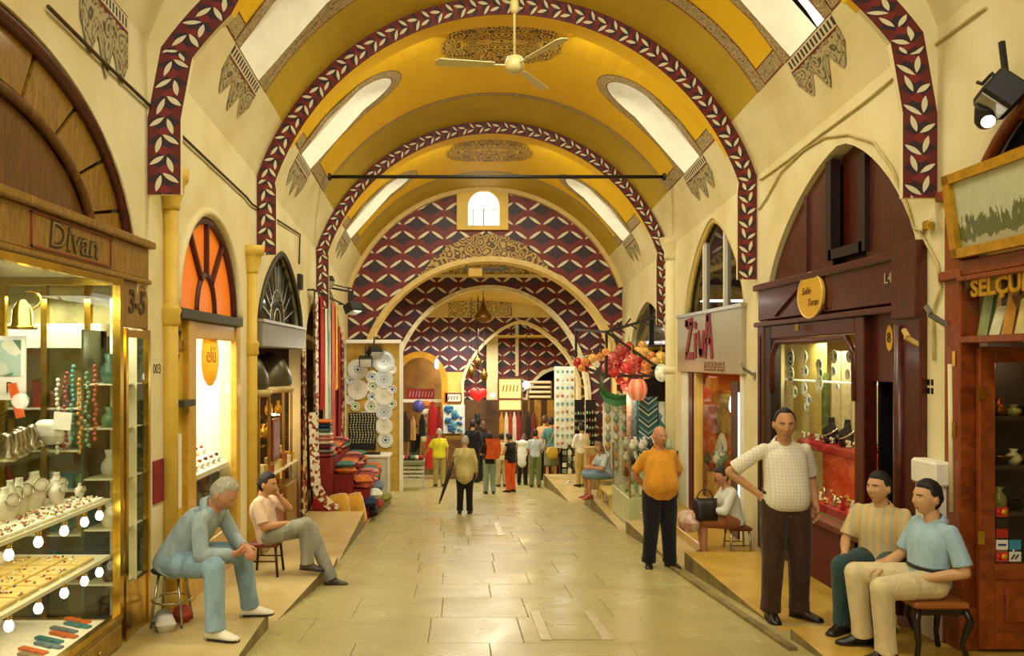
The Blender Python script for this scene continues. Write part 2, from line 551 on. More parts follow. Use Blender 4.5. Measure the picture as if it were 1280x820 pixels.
for i, (x0, x1, y0, y1, t) in enumerate(PR): platform(x0, x1, 5.9, y0, y1, t, PLATG if i < 2 else PLAT)
platform(2.78, 2.8, 5.9, 6.66, 7.05, fl(6.95)+.0, PLATG)
platform(2.78, 2.78, 5.9, 9.85, 10.3, fl(9.9), PLAT)
k = MB()
k.prism([(6.3, .0), (9.85, .0), (9.85, .03), (6.3, .03)], .07, lambda a, b, t: (2.60+t+.0*a, a, fl(a)+b))
struct(k.build('kerb', RISER))
# threshold blocks by the lamp shop and the antiques shop
def step(x0, x1, y0, y1, z0, z1, m=PLAT): return struct(MB().bx(x0, x1, y0, y1, z0, z1).build('door_step', m, bev=.01))
step(3.25, 4.3, 10.4, 13.9, -.85, -.68, PLATG)
step(2.95, 3.9, 12.2, 13.0, -.86, -.66)
step(3.1, 4.0, 13.5, 15.2, -1.1, -.83)

# ---- side walls with shop openings
def arch_fn(y0, y1, zs, za, kind, yc=None):
    yc = yc if yc is not None else (y0+y1)/2
    def f(Y):
        t = (Y-yc)/((y1-yc) if Y > yc else (yc-y0)); t = min(1, abs(t))
        if kind == 'round': return zs+(za-zs)*math.sqrt(max(0, 1-t*t))
        return zs+(za-zs)*max(0, 1-t**1.45)**.62
    return f
def side_wall(name, X, sgn, Y0, Y1, ops, m, th=.22):
    s = MB(); Ys = []
    edges = [Y0]+[e for o in ops for e in (o[0], o[1])]+[Y1]
    spans = []
    for i in range(len(edges)-1):
        a, b = edges[i], edges[i+1]
        op = ops[(i-1)//2] if i % 2 == 1 else None
        spans.append((a, b, op))
    for a, b, op in spans:
        if op:
            f = arch_fn(*op[:5], op[5] if len(op) > 5 else None); n = 28
            yy = [a+(b-a)*(.5-.5*math.cos(PI*j/n)) for j in range(n+1)]
            for j in range(n):
                p, q = yy[j], yy[j+1]
                s.add([(X, p, f(p)), (X, q, f(q)), (X, q, fl(q)+WTOP), (X, p, fl(p)+WTOP)], [(0, 1, 2, 3)])
                s.add([(X, p, f(p)), (X, q, f(q)), (X+sgn*th, q, f(q)), (X+sgn*th, p, f(p))], [(0, 1, 2, 3)])
            for e in (a, b):
                s.add([(X, e, fl(e)-.3), (X+sgn*th, e, fl(e)-.3), (X+sgn*th, e, f(e)), (X, e, f(e))], [(0, 1, 2, 3)])
        else:
            s.add([(X, a, fl(a)-.3), (X, b, fl(b)-.3), (X, b, fl(b)+WTOP), (X, a, fl(a)+WTOP)], [(0, 1, 2, 3)])
    # outer backing so that no daylight leaks in above the shops
    s.add([(X+sgn*2.6, Y0, fl(Y0)-.4), (X+sgn*2.6, Y1, fl(Y1)-.4), (X+sgn*2.6, Y1, fl(Y1)+6), (X+sgn*2.6, Y0, fl(Y0)+6)], [(0, 1, 2, 3)])
    return struct(s.build(name, m, origin=None))
LOP = [(2.4, 6.52, 2.5, 3.86, 'round', 4.5), (6.5201, 6.75, 2.3, 2.42, 'round'), (7.44, 9.5, 2.27, 3.3, 'round'), (10.42, 13.4, 2.3, 3.42, 'pointed'), (13.75, 17.9, 2.2, 3.35, 'pointed')]
ROP = [(2.6, 6.2, 2.6, 3.9, 'round'), (6.72, 10.06, 2.55, 4.0, 'pointed', 8.15), (10.86, 13.75, 2.5, 3.98, 'pointed'), (14.95, 18.0, 2.1, 3.0, 'pointed')]
side_wall('wall_left', XL, -1, YB, 19.0, LOP, PLASTER)
side_wall('wall_right', XR, 1, YB, 19.0, ROP, PLASTER)
# back walls (partitions) between the shops so each shop is a room
part = MB()
for X0, sg, ys in ((XL, -1, (2.2, 6.98, 9.95, 13.6, 18.4)), (XR, 1, (2.3, 6.54, 10.5, 14.4, 18.4))):
    for yy in ys: part.bx(X0+sg*.03, X0+sg*2.6, yy-.05, yy+.05, fl(yy)-.4, fl(yy)+5.0)
struct(part.build('wall_partition', PLASTER_Y, origin=None))
ceil_ = MB()
for X0, sg in ((XL, -1), (XR, 1)):
    ceil_.prism([(2, 0), (18.6, 0), (18.6, .1), (2, .1)], 2.4, lambda a, b, t: (X0+sg*(.24+t), a, 2.9 - (.0 if a < 3 else .9)+b))
struct(ceil_.build('ceiling', PLASTER_Y, origin=None))

# ---- vault
def vpt(Y, u, off=0.0):
    c, s_ = math.cos(u), math.sin(u)
    n = Vector((-c/AV, 0, -s_/RISE)).normalized()
    return Vector((XC+AV*c, Y, fl(Y)+SPR+RISE*s_))+n*off
UW, UT = math.asin(.53), math.asin(.88)       # window foot, window head
BAYS = [  # y0, panel start, panel end, y1, right window, left window
    (YB, YB, 2.0, 3.0, None, None),
    (3.0, 3.2, 6.4, A1, (4.1, 4.9), (5.3, 6.05)),
    (A1, A1+.25, 9.35, A2, (7.75, 8.55), (8.35, 9.15)),
    (A2, A2+.25, 13.5, A3, (11.75, 12.55), (11.65, 12.35)),
    (A3, A3+.25, 17.7, AE, (16.55, 17.25), (16.3, 17.0))]
SKYPANE = [emis('daylit_window_pane' if i == 0 else f'daylit_window_pane_{i}', (1.0, .97, .86), v) for i, v in enumerate((1.6, 1.6, 1.5, .75, 1.3, 1.8, 1.7, 1.9))]  # the dimmest one's glow stands in for daylight on recess plaster
REVEAL = mat('white_window_reveal', '#f2eede', .7, var=.04)
vault = MB()
def vquad(y0, y1, u0, u1, mi, n):
    for j in range(n):
        a, b = u0+(u1-u0)*j/n, u0+(u1-u0)*(j+1)/n
        vault.add([vpt(y0, a), vpt(y1, a), vpt(y1, b), vpt(y0, b)], [(0, 1, 2, 3)], mi, True)
windows = []
for (y0, p0, p1, y1, wr, wl) in BAYS:
    for side, win in ((0, wr), (1, wl)):
        F = (lambda u: u) if side == 0 else (lambda u: PI-u)
        def q(a, b, ua, ub, mi, n):
            if b-a < 1e-4: return
            vquad(a, b, F(ua), F(ub), mi, n)
        q(y0, y1, U0, UW, 2, 4)
        q(p1, y1, UW, PI/2, 1, 14)
        if y0 < p0: q(y0, p0, UW, PI/2, 0, 14)
        if win is None:
            q(p0, p1, UW, PI/2, 0, 14); continue
        q(p0, win[0], UW, PI/2, 0, 14); q(win[1], p1, UW, PI/2, 0, 14)
        n = 14; hw = (win[1]-win[0])/2; yc = (win[0]+win[1])/2; r_u = hw*1.5/3.4
        top = lambda Y: UT-r_u+r_u*math.sqrt(max(0, 1-((Y-yc)/hw)**2))
        ys = [yc-hw*math.cos(PI*j/n) for j in range(n+1)]
        for j in range(n):
            a, b = ys[j], ys[j+1]; ta, tb = top(a), top(b); m = 8
            for k_ in range(m):
                f0, f1 = k_/m, (k_+1)/m
                g = lambda t, f: F(t+(PI/2-t)*f)
                vault.add([vpt(a, g(ta, f0)), vpt(b, g(tb, f0)), vpt(b, g(tb, f1)), vpt(a, g(ta, f1))], [(0, 1, 2, 3)], 0, True)
        windows.append((win, F, top, ys, yc, hw, r_u, side))
vault_o = struct(vault.build('ceiling_vault', [YELLOW, OLIVE, PLASTER], origin=None))
# unseen shell added over the vault to block light leaks
sh = MB()
sh.grid(lambda a, b: (XC+(AV+.9)*math.cos(PI*a), YB+(19-YB)*b, fl(YB+(19-YB)*b)+SPR+(RISE+.9)*math.sin(PI*a)), 24, 6)
struct(sh.build('roof', mat('light_block_shell', '#6d6250', .9), origin=None))
# windows of the vault: reveals, glowing pane, glazing bars
BORDER = arabesque('painted_border', '#d2bd8c', '#2c1c20', '#8a3a22', 15, thr=.62)
MEDAL = arabesque('painted_medallion', '#cba63c', '#4a3418', '#9a4a1e', 7.5, 'Object', edge=False, thr=.62, mirror=True)
CORBEL = arabesque('painted_corbel', '#b3a67c', '#5a5240', '#8a5a44', 3.2, 'UV', edge=True, thr=.8)
def arcade_mat():
    m, nt, b = base_mat('painted_corbel_arcade'); setp(b, .7)
    x, y, z = sepxyz(nt, coords(nt, 'UV'))
    c = mixc(nt, (x*7.0).fract().lt(.5)*((y-.5).abs().lt(.3)), lin('#d6ccae'), lin('#38322c'))
    c = mixc(nt, (y-.5).abs().gt(.42), c, lin('#6b1a1a')); nt.links.new(c, b.inputs['Base Color']); return m
CORBELTOP = arcade_mat()
def vstrip(path, w, closed=False, off=.006):
    """ribbon of width w along a path of (Y, s) on the vault; s = 3.4*u"""
    s = MB(); n = len(path); L = 0; rows = []
    for i, p in enumerate(path):
        a, b = path[max(0, i-1)], path[min(n-1, i+1)]
        d = Vector((b[0]-a[0], b[1]-a[1])).normalized(); nn = Vector((-d.y, d.x))
        if i: L += math.dist(p, path[i-1])
        rows.append((Vector(p)+nn*w/2, Vector(p)-nn*w/2, L))
    for i in range(n-1):
        (a, b, l0), (c, d, l1) = rows[i], rows[i+1]
        s.add([vpt(p[0], p[1]/3.4, off) for p in (b, d, c, a)], [(0, 1, 2, 3)], 0, True, [[(l0, 0), (l1, 0), (l1, 1), (l0, 1)]])
    return s
nwin = 0
for (win, F, top, ys, yc, hw, r_u, side) in windows:
    nwin += 1
    fr = thing(f'window_{nwin}', None, None, vpt(yc, F(UW))); fr['kind'] = 'structure'
    rv = MB(); pane = MB(); D = -.42
    edge = [(ys[0], UW)]+[(Y, top(Y)) for Y in ys]+[(ys[-1], UW)]
    for i in range(len(edge)-1):
        (a, ua), (b, ub) = edge[i], edge[i+1]
        rv.add([vpt(a, F(ua)), vpt(b, F(ub)), vpt(b, F(ub), D), vpt(a, F(ua), D)], [(0, 1, 2, 3)])
    rv.add([vpt(ys[0], F(UW)), vpt(ys[-1], F(UW)), vpt(ys[-1], F(UW), D), vpt(ys[0], F(UW), D)], [(0, 1, 2, 3)])
    for j in range(len(ys)-1):
        a, b = ys[j], ys[j+1]
        for k_ in range(4):
            g = lambda Y, f: F(UW+(top(Y)-UW)*f)
            pane.add([vpt(a, g(a, k_/4), D), vpt(b, g(b, k_/4), D), vpt(b, g(b, k_/4+.25), D), vpt(a, g(a, k_/4+.25), D)], [(0, 1, 2, 3)])
    rv.build('reveal', REVEAL, fr); pane.build('pane', SKYPANE[nwin-1], fr)
    # painted border around the window, its footing, and the hanging corbel below
    bw = .17
    e2 = []
    for t in [i/20 for i in range(21)]:
        e2.append((yc-(hw+bw/2)*math.cos(PI*t), (UT-r_u)*3.4+(r_u*3.4+bw/2)*math.sin(PI*t)))
    path = [(yc-hw-bw/2, UW*3.4), (yc-hw-bw/2, (UW+UT-r_u)*1.7)]+e2+[(yc+hw+bw/2, (UW+UT-r_u)*1.7), (yc+hw+bw/2, UW*3.4)]
    path = [(p[0], 3.4*F(p[1]/3.4)) for p in path]
    o = vstrip(path, bw).build(f'trim_{nwin}', BORDER, origin=None); struct(o)
    cb = MB(); W = hw+.12; n = 30
    for j in range(n):
        for k_ in range(2):
            pass
        a, b = -1+2*j/n, -1+2*(j+1)/n
        dep = lambda t: .30+.24*abs(math.cos(PI*1.5*t))**1.6*(1-.35*abs(t))
        Ya, Yb = yc+W*a, yc+W*b
        u_t = UW*3.4-.0
        for s0, s1, mi in ((0, .13, 1), (.13, None, 0)):
            da, db = (dep(a), dep(b)) if s1 is None else (s1, s1)
            P = [(Ya, u_t-s0), (Yb, u_t-s0), (Yb, u_t-db), (Ya, u_t-da)]
            cb.add([vpt(p[0], F(p[1]/3.4), .008) for p in P], [(0, 1, 2, 3)], mi, True, [[(a, 1), (b, 1), (b, 0.07), (a, 0.07)]])
    struct(cb.build('trim_corbel', [CORBEL, CORBELTOP], origin=None))
# one more hanging corbel, painted low on the left wall before the nearest rib
cb = MB(); n = 30
for j in range(n):
    a, c_ = -1+2*j/n, -1+2*(j+1)/n
    dep = lambda t: .40+.26*abs(math.cos(PI*1.5*t))**1.6*(1-.35*abs(t))
    Ya, Yb = 5.92+.4*a, 5.92+.4*c_; X_ = XL+.012
    for s0, s1, mi in ((0, .12, 1), (.12, None, 0)):
        da, db = (dep(a), dep(c_)) if s1 is None else (s1, s1)
        cb.add([(X_, Ya, fl(Ya)+5.0-s0), (X_, Yb, fl(Yb)+5.0-s0), (X_, Yb, fl(Yb)+5.0-db), (X_, Ya, fl(Ya)+5.0-da)], [(0, 1, 2, 3)], mi, False, [[(a, 1), (c_, 1), (c_, .07), (a, .07)]])
struct(cb.build('trim_corbel', [CORBEL, CORBELTOP], origin=None))
# panel borders: foot lines and the thin line before each rib
ntr = 40
for (y0, p0, p1, y1, wr, wl) in BAYS[1:]:
    wide = .24 if y0 < A2-1 else .1
    arc = [(p1, 3.4*(UW+(PI-2*UW)*i/40)) for i in range(41)]
    struct(vstrip(arc, wide).build('trim_line', BORDER, origin=None))
    for side, win in ((0, wr), (1, wl)):
        F = (lambda u: u) if side == 0 else (lambda u: PI-u)
        for a, b in ((p0, win[0]-.17), (win[1]+.17, p1)):
            if b-a < .05: continue
            w = .2
            struct(vstrip([(a, 3.4*F(UW+w/6.8)), (b, 3.4*F(UW+w/6.8))], w, off=.005).build('trim_foot', BORDER, origin=None))
    # medallion on the crown
    yc = (p0+p1)/2-.45 if y0 < A2+1 else (p0+p1)/2-.1
    md = MB(); n = 48; Wm, Hm = .86, .72
    pts = []
    for i in range(n):
        t = 2*PI*i/n
        sc_ = 1+.06*abs(math.sin(7*t))
        xx = Wm*math.copysign(abs(math.cos(t))**.9, math.cos(t))*sc_
        yy = Hm*math.copysign(abs(math.sin(t))**1.15, math.sin(t))*sc_
        pts.append((xx, yy))
    for i in range(n):
        a, b = pts[i], pts[(i+1) % n]
        for r0, r1 in ((0, .5), (.5, 1)):
            q_ = [(a[0]*r0, a[1]*r0), (a[0]*r1, a[1]*r1), (b[0]*r1, b[1]*r1), (b[0]*r0, b[1]*r0)]
            md.add([vpt(yc+p[1], PI/2-p[0]/AV, .008) for p in q_], [(0, 1, 2, 3)], 0, True)
    o = md.build('trim_medallion', MEDAL, loc=vpt(yc, PI/2)); struct(o)

# ---- ribs with painted bands
BAND = leaf_band('red_navy_leaf_band')
def profile(n=64, zlow_l=3.7, zlow_r=3.7):
    """points (x, z) and inward normals along wall, vault, wall"""
    P = []
    for i in range(6): P.append((XC+HW, zlow_r+(WTOP-zlow_r)*i/6, -1, 0))
    for i in range(n+1):
        u = U0+(PI-2*U0)*i/n; c, s_ = math.cos(u), math.sin(u)
        nn = Vector((-c/AV, -s_/RISE)).normalized()
        P.append((XC+AV*c, SPR+RISE*s_, nn.x, nn.y))
    for i in range(6): P.append((XC-HW, WTOP-(WTOP-zlow_l)*(i+1)/6, 1, 0))
    return P
def rib(Y, w, dep, zl, zr, skew=0, drop=0):
    Pf = profile(64, zl, zr); band = MB(); body = MB(); L = 0
    yy = lambda x: Y+skew*(x-XC)
    _dep = dep
    m_ = len(Pf)-1
    dr = lambda i: drop*max(0, min(1, (i-3)/7, (m_-3-i)/7))
    def pt(i, o, d):
        o = o+dr(i) if o is not None else 0
        return Vector((Pf[i][0]+Pf[i][2]*o, yy(Pf[i][0])+d, fl(yy(Pf[i][0]))+Pf[i][1]+Pf[i][3]*o))
    for i in range(len(Pf)-1):
        dep = max(.05, _dep*min(1, (i-6)/14, (len(Pf)-8-i)/14))
        l = math.hypot(Pf[i+1][0]-Pf[i][0], Pf[i+1][1]-Pf[i][1])
        band.add([pt(i, 0, 0), pt(i+1, 0, 0), pt(i+1, w, 0), pt(i, w, 0)], [(0, 1, 2, 3)], 0, False, [[(L, 0), (L+l, 0), (L+l, 1), (L, 1)]])
        if drop: body.add([pt(i, None, 0), pt(i+1, None, 0), pt(i+1, 0, 0), pt(i, 0, 0)], [(0, 1, 2, 3)], 0 if 12 < i < 62 else 1)
        body.add([pt(i, w, 0), pt(i+1, w, 0), pt(i+1, w, dep), pt(i, w, dep)], [(0, 1, 2, 3)], 0 if 8 < i < 66 else 1, True)
        body.add([pt(i, w, dep), pt(i+1, w, dep), pt(i+1, None, dep), pt(i, None, dep)], [(0, 1, 2, 3)], 0 if 8 < i < 66 else 1)
        L += l
    for i in (0, len(Pf)-1):
        body.add([pt(i, 0, 0), pt(i, w, 0), pt(i, w, dep), pt(i, 0, dep)], [(0, 1, 2, 3)], 1)
    t = thing('trim_rib', None, None, (XC, Y, fl(Y)+SPR)); t['kind'] = 'structure'
    band.build('painted_band', BAND, t); body.build('rib_soffit', [YELLOW, PLASTER], t)
rib(2.9, .27, .4, 3.7, 3.7)
rib(A1-.12, .28, .36, 3.72, 3.62, -.04, .28)
rib(A2, .25, .36, 3.98, 3.66)
rib(A3, .23, .4, 3.9, 3.6)

# ---- tie rod and ceiling fan
rod = MB(); zr = EYE+(450-221)*13.1/1000
rod.tube([(XC-2.75, 13.1, zr), (XC+2.75, 13.1, zr)], .03, 8)
t = thing('tie_rod', 'dark iron rod spanning the vault from side to side', 'rod', (XC-2.7, 13.1, zr))
rod.build('bar', BLACK, t)
for sx in (-1, 1): MB().lathe([(.06, -.02), (.06, .02)], (XC+sx*2.74, 13.1, zr), 10, axis='X').build('wall_plate', BLACK, t)
hub = px(643, 82, 9.6)
fan = thing('ceiling_fan', 'cream three-bladed ceiling fan hanging on a long rod from the vault', 'fan', hub)
FANM = mat('cream_enamel', '#d8cb8e', .4, var=.05)
MB().lathe([(.02, .12), (.09, .1), (.12, .02), (.12, -.04), (.08, -.08), (.02, -.1)], hub, 18).build('motor', FANM, fan)
MB().tube([hub+Vector((0, 0, .1)), hub+Vector((0, 0, 1.6))], .016, 8).build('rod', FANM, fan)
MB().lathe([(.02, .0), (.06, .04), (.05, .16), (.02, .2)], hub+Vector((0, 0, .62)), 12).build('canopy', FANM, fan)
for k_, ang in enumerate((186, 302, 62)):
    a = math.radians(ang); d = Vector((math.cos(a), math.sin(a), 0)); n_ = Vector((-d.y, d.x, .18)).normalized()
    b = MB(); p0, p1, p2 = hub+d*.1, hub+d*.26, hub+d*.95
    b.bar(p0, p1, .03, .012)
    b.prism([(.24, -.05), (.9, -.085), (.95, -.04), (.95, .04), (.9, .085), (.24, .05)], .01, lambda r_, w_, t_: hub+d*r_+n_*w_+Vector((0, 0, t_)))
    b.build('blade', FANM, fan)
# =================================================================== end walls with nested arches
LEAFW = leaf_wall('red_leaf_wall')
LEAFW2 = leaf_wall('purple_leaf_wall', '#5a1a30', '#3a2546', '#e6e0d4', .6, .31)
ARCHRIM = mat('pale_arch_rim', '#dcc07a', .6, var=.06)
def plate(name, Y, th, x0, x1, ztop, ops, mats, zmat=None, zlow=-.4, step=.08):
    """wall across the street with arched openings (xa, xb, spring z, apex z, kind); ztop(x) its top; faces above zmat take material 1"""
    s = MB(); xs = {x0, x1}
    for o in ops: xs |= {o[0], o[1]}
    n = int((x1-x0)/step); xs |= {x0+(x1-x0)*i/n for i in range(1, n)}
    xs = sorted(xs)
    def opening(x):
        for o in ops:
            if o[0] < x < o[1]: return o
    def f(o, x):
        return arch_fn(o[0], o[1], o[2], o[3], o[4])(x)
    base = fl(Y)+zlow
    for a, b in zip(xs[:-1], xs[1:]):
        o = opening((a+b)/2)
        za, zb = (f(o, a), f(o, b)) if o else (base, base)
        ta, tb = ztop(a), ztop(b)
        if ta <= za+.001 and tb <= zb+.001: continue
        ta, tb = max(ta, za), max(tb, zb)
        if zmat and o is None or zmat and max(za, zb) < zmat:
            s.add([(a, Y, za), (b, Y, zb), (b, Y, min(tb, zmat)), (a, Y, min(ta, zmat))], [(0, 1, 2, 3)], 0)
            if ta > zmat: s.add([(a, Y, zmat), (b, Y, zmat), (b, Y, tb), (a, Y, ta)], [(0, 1, 2, 3)], 1)
        else:
            s.add([(a, Y, za), (b, Y, zb), (b, Y, tb), (a, Y, ta)], [(0, 1, 2, 3)], 1 if zmat else 0)
        s.add([(a, Y+th, za), (b, Y+th, zb), (b, Y+th, tb), (a, Y+th, ta)], [(0, 1, 2, 3)], 1)
        if o: s.add([(a, Y, za), (b, Y, zb), (b, Y+th, zb), (a, Y+th, za)], [(0, 1, 2, 3)], 1)
    for o in ops:
        for e in (o[0], o[1]):
            s.add([(e, Y, base), (e, Y+th, base), (e, Y+th, f(o, e)), (e, Y, f(o, e))], [(0, 1, 2, 3)], 1)
    return struct(s.build(name, mats, origin=None))
def rim(Y, o, w, proud, m, name='trim_arch', zfoot=None):
    """moulding round an opening"""
    f = arch_fn(o[0], o[1], o[2], o[3], o[4]); s = MB()
    xc, hw = (o[0]+o[1])/2, (o[1]-o[0])/2
    pts = []
    if zfoot is not None: pts.append((o[0], zfoot))
    pts += [(xc-hw*math.cos(PI*i/40), f(xc-hw*math.cos(PI*i/40))) for i in range(41)]
    if zfoot is not None: pts.append((o[1], zfoot))
    n = len(pts); rows = []
    for i, p in enumerate(pts):
        a, b = pts[max(0, i-1)], pts[min(n-1, i+1)]
        d = Vector((b[0]-a[0], b[1]-a[1])).normalized(); nn = Vector((-d.y, d.x))
        if abs(p[0]-xc) < 1e-6: nn = Vector((0, 1))
        rows.append((Vector(p), Vector(p)+nn*w))
    for i in range(n-1):
        (a, b), (c, d) = rows[i], rows[i+1]
        q = lambda p, dy: (p[0], Y+dy, p[1])
        s.add([q(a, -proud), q(c, -proud), q(d, -proud), q(b, -proud)], [(0, 1, 2, 3)])
        s.add([q(b, -proud), q(d, -proud), q(d, .02), q(b, .02)], [(0, 1, 2, 3)])
        s.add([q(a, -proud), q(c, -proud), q(c, .02), q(a, .02)], [(0, 1, 2, 3)])
    return struct(s.build(name, m, origin=None))
vt = lambda Y: (lambda x: fl(Y)+(SPR+RISE*math.sqrt(max(0, 1-((x-XC)/AV)**2)) if abs(x-XC) < HW else WTOP)-.0)
# first end wall
EZ = lambda y: EYE-(y-HOR)*AE/1000
E1 = (.75-3.0, .75+3.0, fl(AE)+2.9, EZ(327), 'pointed')
def round_arch(o): return o
E1 = (.75-3.0, .75+3.0, fl(AE)+2.7, EZ(327), 'round')
plate('wall_end', AE, .5, XC-HW-.1, XC+HW+.1, vt(AE), [E1], [LEAFW, PLASTER_Y])
rim(AE, E1, .12, .08, ARCHRIM)
# yellow rim where vault meets the end wall
rr = MB()
for i in range(48):
    a, b = U0+(PI-2*U0)*i/48, U0+(PI-2*U0)*(i+1)/48
    rr.add([vpt(AE-.12, a, 0), vpt(AE-.12, b, 0), vpt(AE-.12, b, .1), vpt(AE-.12, a, .1)], [(0, 1, 2, 3)])
    rr.add([vpt(AE-.12, a, .1), vpt(AE-.12, b, .1), vpt(AE, b, .1), vpt(AE, a, .1)], [(0, 1, 2, 3)])
struct(rr.build('trim_end', ARCHRIM, origin=None))
# painted ornament above the opening
orn = MB(); f = arch_fn(*E1)
for i in range(40):
    a, b = .62-1.5+3.0*i/40, .62-1.5+3.0*(i+1)/40
    tp = lambda x: min(f(x)+.16+.46*max(0, 1-abs((x-.62)/1.5)**2.2)+.06*abs(math.sin((x-.62)*9)), EZ(290))
    orn.add([(a, AE-.012, f(a)+.13), (b, AE-.012, f(b)+.13), (b, AE-.012, tp(b)), (a, AE-.012, tp(a))], [(0, 1, 2, 3)])
struct(orn.build('trim_ornament', arabesque('faded_wall_ornament', '#b89a50', '#5c3f30', '#8c3a24', 5.5, 'Object', edge=False), origin=None))
# arched window high in the end wall
wx0, wx1, wz0, wz1 = (572-VPX)*AE/1000, (634-VPX)*AE/1000, EZ(288), EZ(227)
w = thing('window_20', None, None, ((wx0+wx1)/2, AE, wz0)); w['kind'] = 'structure'
fr = MB(); cx, hw, ra = (wx0+wx1)/2+.03, .37, .37
n = 24; inner = [(cx-hw, wz0+.1)]+[(cx-hw*math.cos(PI*i/n), wz0+.55+ra*math.sin(PI*i/n)) for i in range(n+1)]+[(cx+hw, wz0+.1)]
outer = [(wx0, wz0+.1)]+[(wx0+(wx1-wx0)*i/n, wz1+.0) for i in range(n+1)]+[(wx1, wz0+.1)]
for i in range(len(inner)-1):
    a, b, c, d = inner[i], inner[i+1], outer[i+1], outer[i]
    fr.add([(a[0], AE-.1, a[1]), (b[0], AE-.1, b[1]), (c[0], AE-.1, c[1]), (d[0], AE-.1, d[1])], [(0, 1, 2, 3)])
    fr.add([(a[0], AE-.1, a[1]), (b[0], AE-.1, b[1]), (b[0], AE-.01, b[1]), (a[0], AE-.01, a[1])], [(0, 1, 2, 3)])
fr.bx(wx0, wx1, AE-.12, AE, wz0, wz0+.1)
fr.bx(wx0-.02, wx0, AE-.1, AE, wz0, wz1); fr.bx(wx1, wx1+.02, AE-.1, AE, wz0, wz1)
fr.build('frame', PLASTER_Y, w)
pn = MB(); pn.add([(p[0], AE-.012, p[1]) for p in inner], [tuple(range(len(inner)))])
pn.build('pane', emis('bright_window_pane', (1, .98, .94), 3.2), w)
gb = MB(); gb.bx(cx-.015, cx+.015, AE-.03, AE-.013, wz0+.1, wz0+.5); gb.bx(cx-.25, cx+.35, AE-.03, AE-.013, wz0+.48, wz0+.5); gb.bx(cx-.26, cx-.24, AE-.03, AE-.013, wz0+.1, wz0+.5); gb.bx(cx+.24, cx+.26, AE-.03, AE-.013, wz0+.1, wz0+.5)
gb.build('glazing_bar', GREY_METAL, w)

# side walls and flat ceilings of the bays beyond
for nm, X in (('wall_far_left', -3.1), ('wall_far_right', 4.3)):
    s = MB(); s.bx(X-.1, X+.1, 19.0, 34, fl(34)-.5, 4.4); struct(s.build(nm, PLASTER_Y, origin=None))
c2 = MB()
c2.grid(lambda a, b: (-3.1+7.4*a, AE+.45+(22-AE-.4)*b, fl(20)+5.55+.7*math.sin(PI*a)), 16, 2)
c2.grid(lambda a, b: (-3.1+7.4*a, 22.3+4*b, fl(24)+5.0+.6*math.sin(PI*a)), 16, 2)
c2.grid(lambda a, b: (-3.1+7.4*a, 26.3+8*b, fl(28)+4.8), 4, 2)
struct(c2.build('ceiling_far', PLASTER_Y, origin=None))
struct(MB().bx(-4, 5, 34, 34.2, -3.5, 4).build('wall_back', mat('dim_back_wall', '#6b5a34', .8, var=.3, scale=1.5), origin=None))
# second wall
Y2 = 22.0; Z2 = lambda y: EYE-(y-HOR)*Y2/1000; X2 = lambda x: (x-VPX)*Y2/1000
E2 = (X2(490), X2(734), fl(Y2)+2.4, Z2(361), 'round')
plate('wall_second', Y2, .4, -3.2, 4.4, lambda x: Z2(322), [E2], [LEAFW2, PLASTER], zmat=Z2(345))
rim(Y2, E2, .1, .08, mat('cream_arch_rim', '#eadcb4', .6))
band = MB(); band.bx(-3, 4.2, Y2-.05, Y2, Z2(347), Z2(343)); struct(band.build('trim_cornice', PLASTER, origin=None))
of = MB(); of.bx(X2(552), X2(680), Y2-.012, Y2-.004, Z2(343), Z2(330)); struct(of.build('trim_frieze', arabesque('pale_frieze', '#d9cda4', '#8f8258', '#a88a4e', 5, 'Object', edge=False), origin=None))
# third wall
Y3 = 26.0; Z3 = lambda y: EYE-(y-HOR)*Y3/1000; X3 = lambda x: (x-VPX)*Y3/1000
E3a = (X3(497), X3(552), Z3(478), Z3(447), 'round'); E3b = (X3(580), X3(722), Z3(480), Z3(404), 'pointed')
plate('wall_third', Y3, .4, -3.2, 4.4, lambda x: Z3(350), [E3a, E3b], [LEAFW2, PLASTER], zmat=Z3(397))
rim(Y3, E3a, .2, .1, mat('ochre_arch_rim', '#dba021', .6), zfoot=fl(Y3)); rim(Y3, E3b, .1, .1, PLASTER, zfoot=fl(Y3))
struct(MB().bx(X3(554), X3(579), Y3-.03, Y3, fl(Y3)-.2, Z3(465)).build('trim_pier', PLASTER_Y, origin=None))
of = MB(); of.bx(X3(560), X3(640), Y3-.012, Y3-.004, Z3(396), Z3(372)); struct(of.build('trim_frieze', MATS['pale_frieze'], origin=None))
# fourth wall
Y4 = 30.0; Z4 = lambda y: EYE-(y-HOR)*Y4/1000; X4 = lambda x: (x-VPX)*Y4/1000
E4 = (X4(660), X4(740), Z4(505), Z4(462), 'round')
plate('wall_fourth', Y4, .3, -3.2, 4.4, lambda x: Z4(395), [E4], [LEAFW, PLASTER_Y])
rim(Y4, E4, .12, .08, PLASTER)
struct(MB().bx(X4(608), X4(622), Y4-.3, Y4-.05, fl(Y4), Z4(410)).build('pillar', PLASTER, origin=None))
struct(MB().bx(X4(644), X4(648), Y4-.1, Y4-.01, Z4(470), Z4(405)).build('trim_post', PLASTER, origin=None))
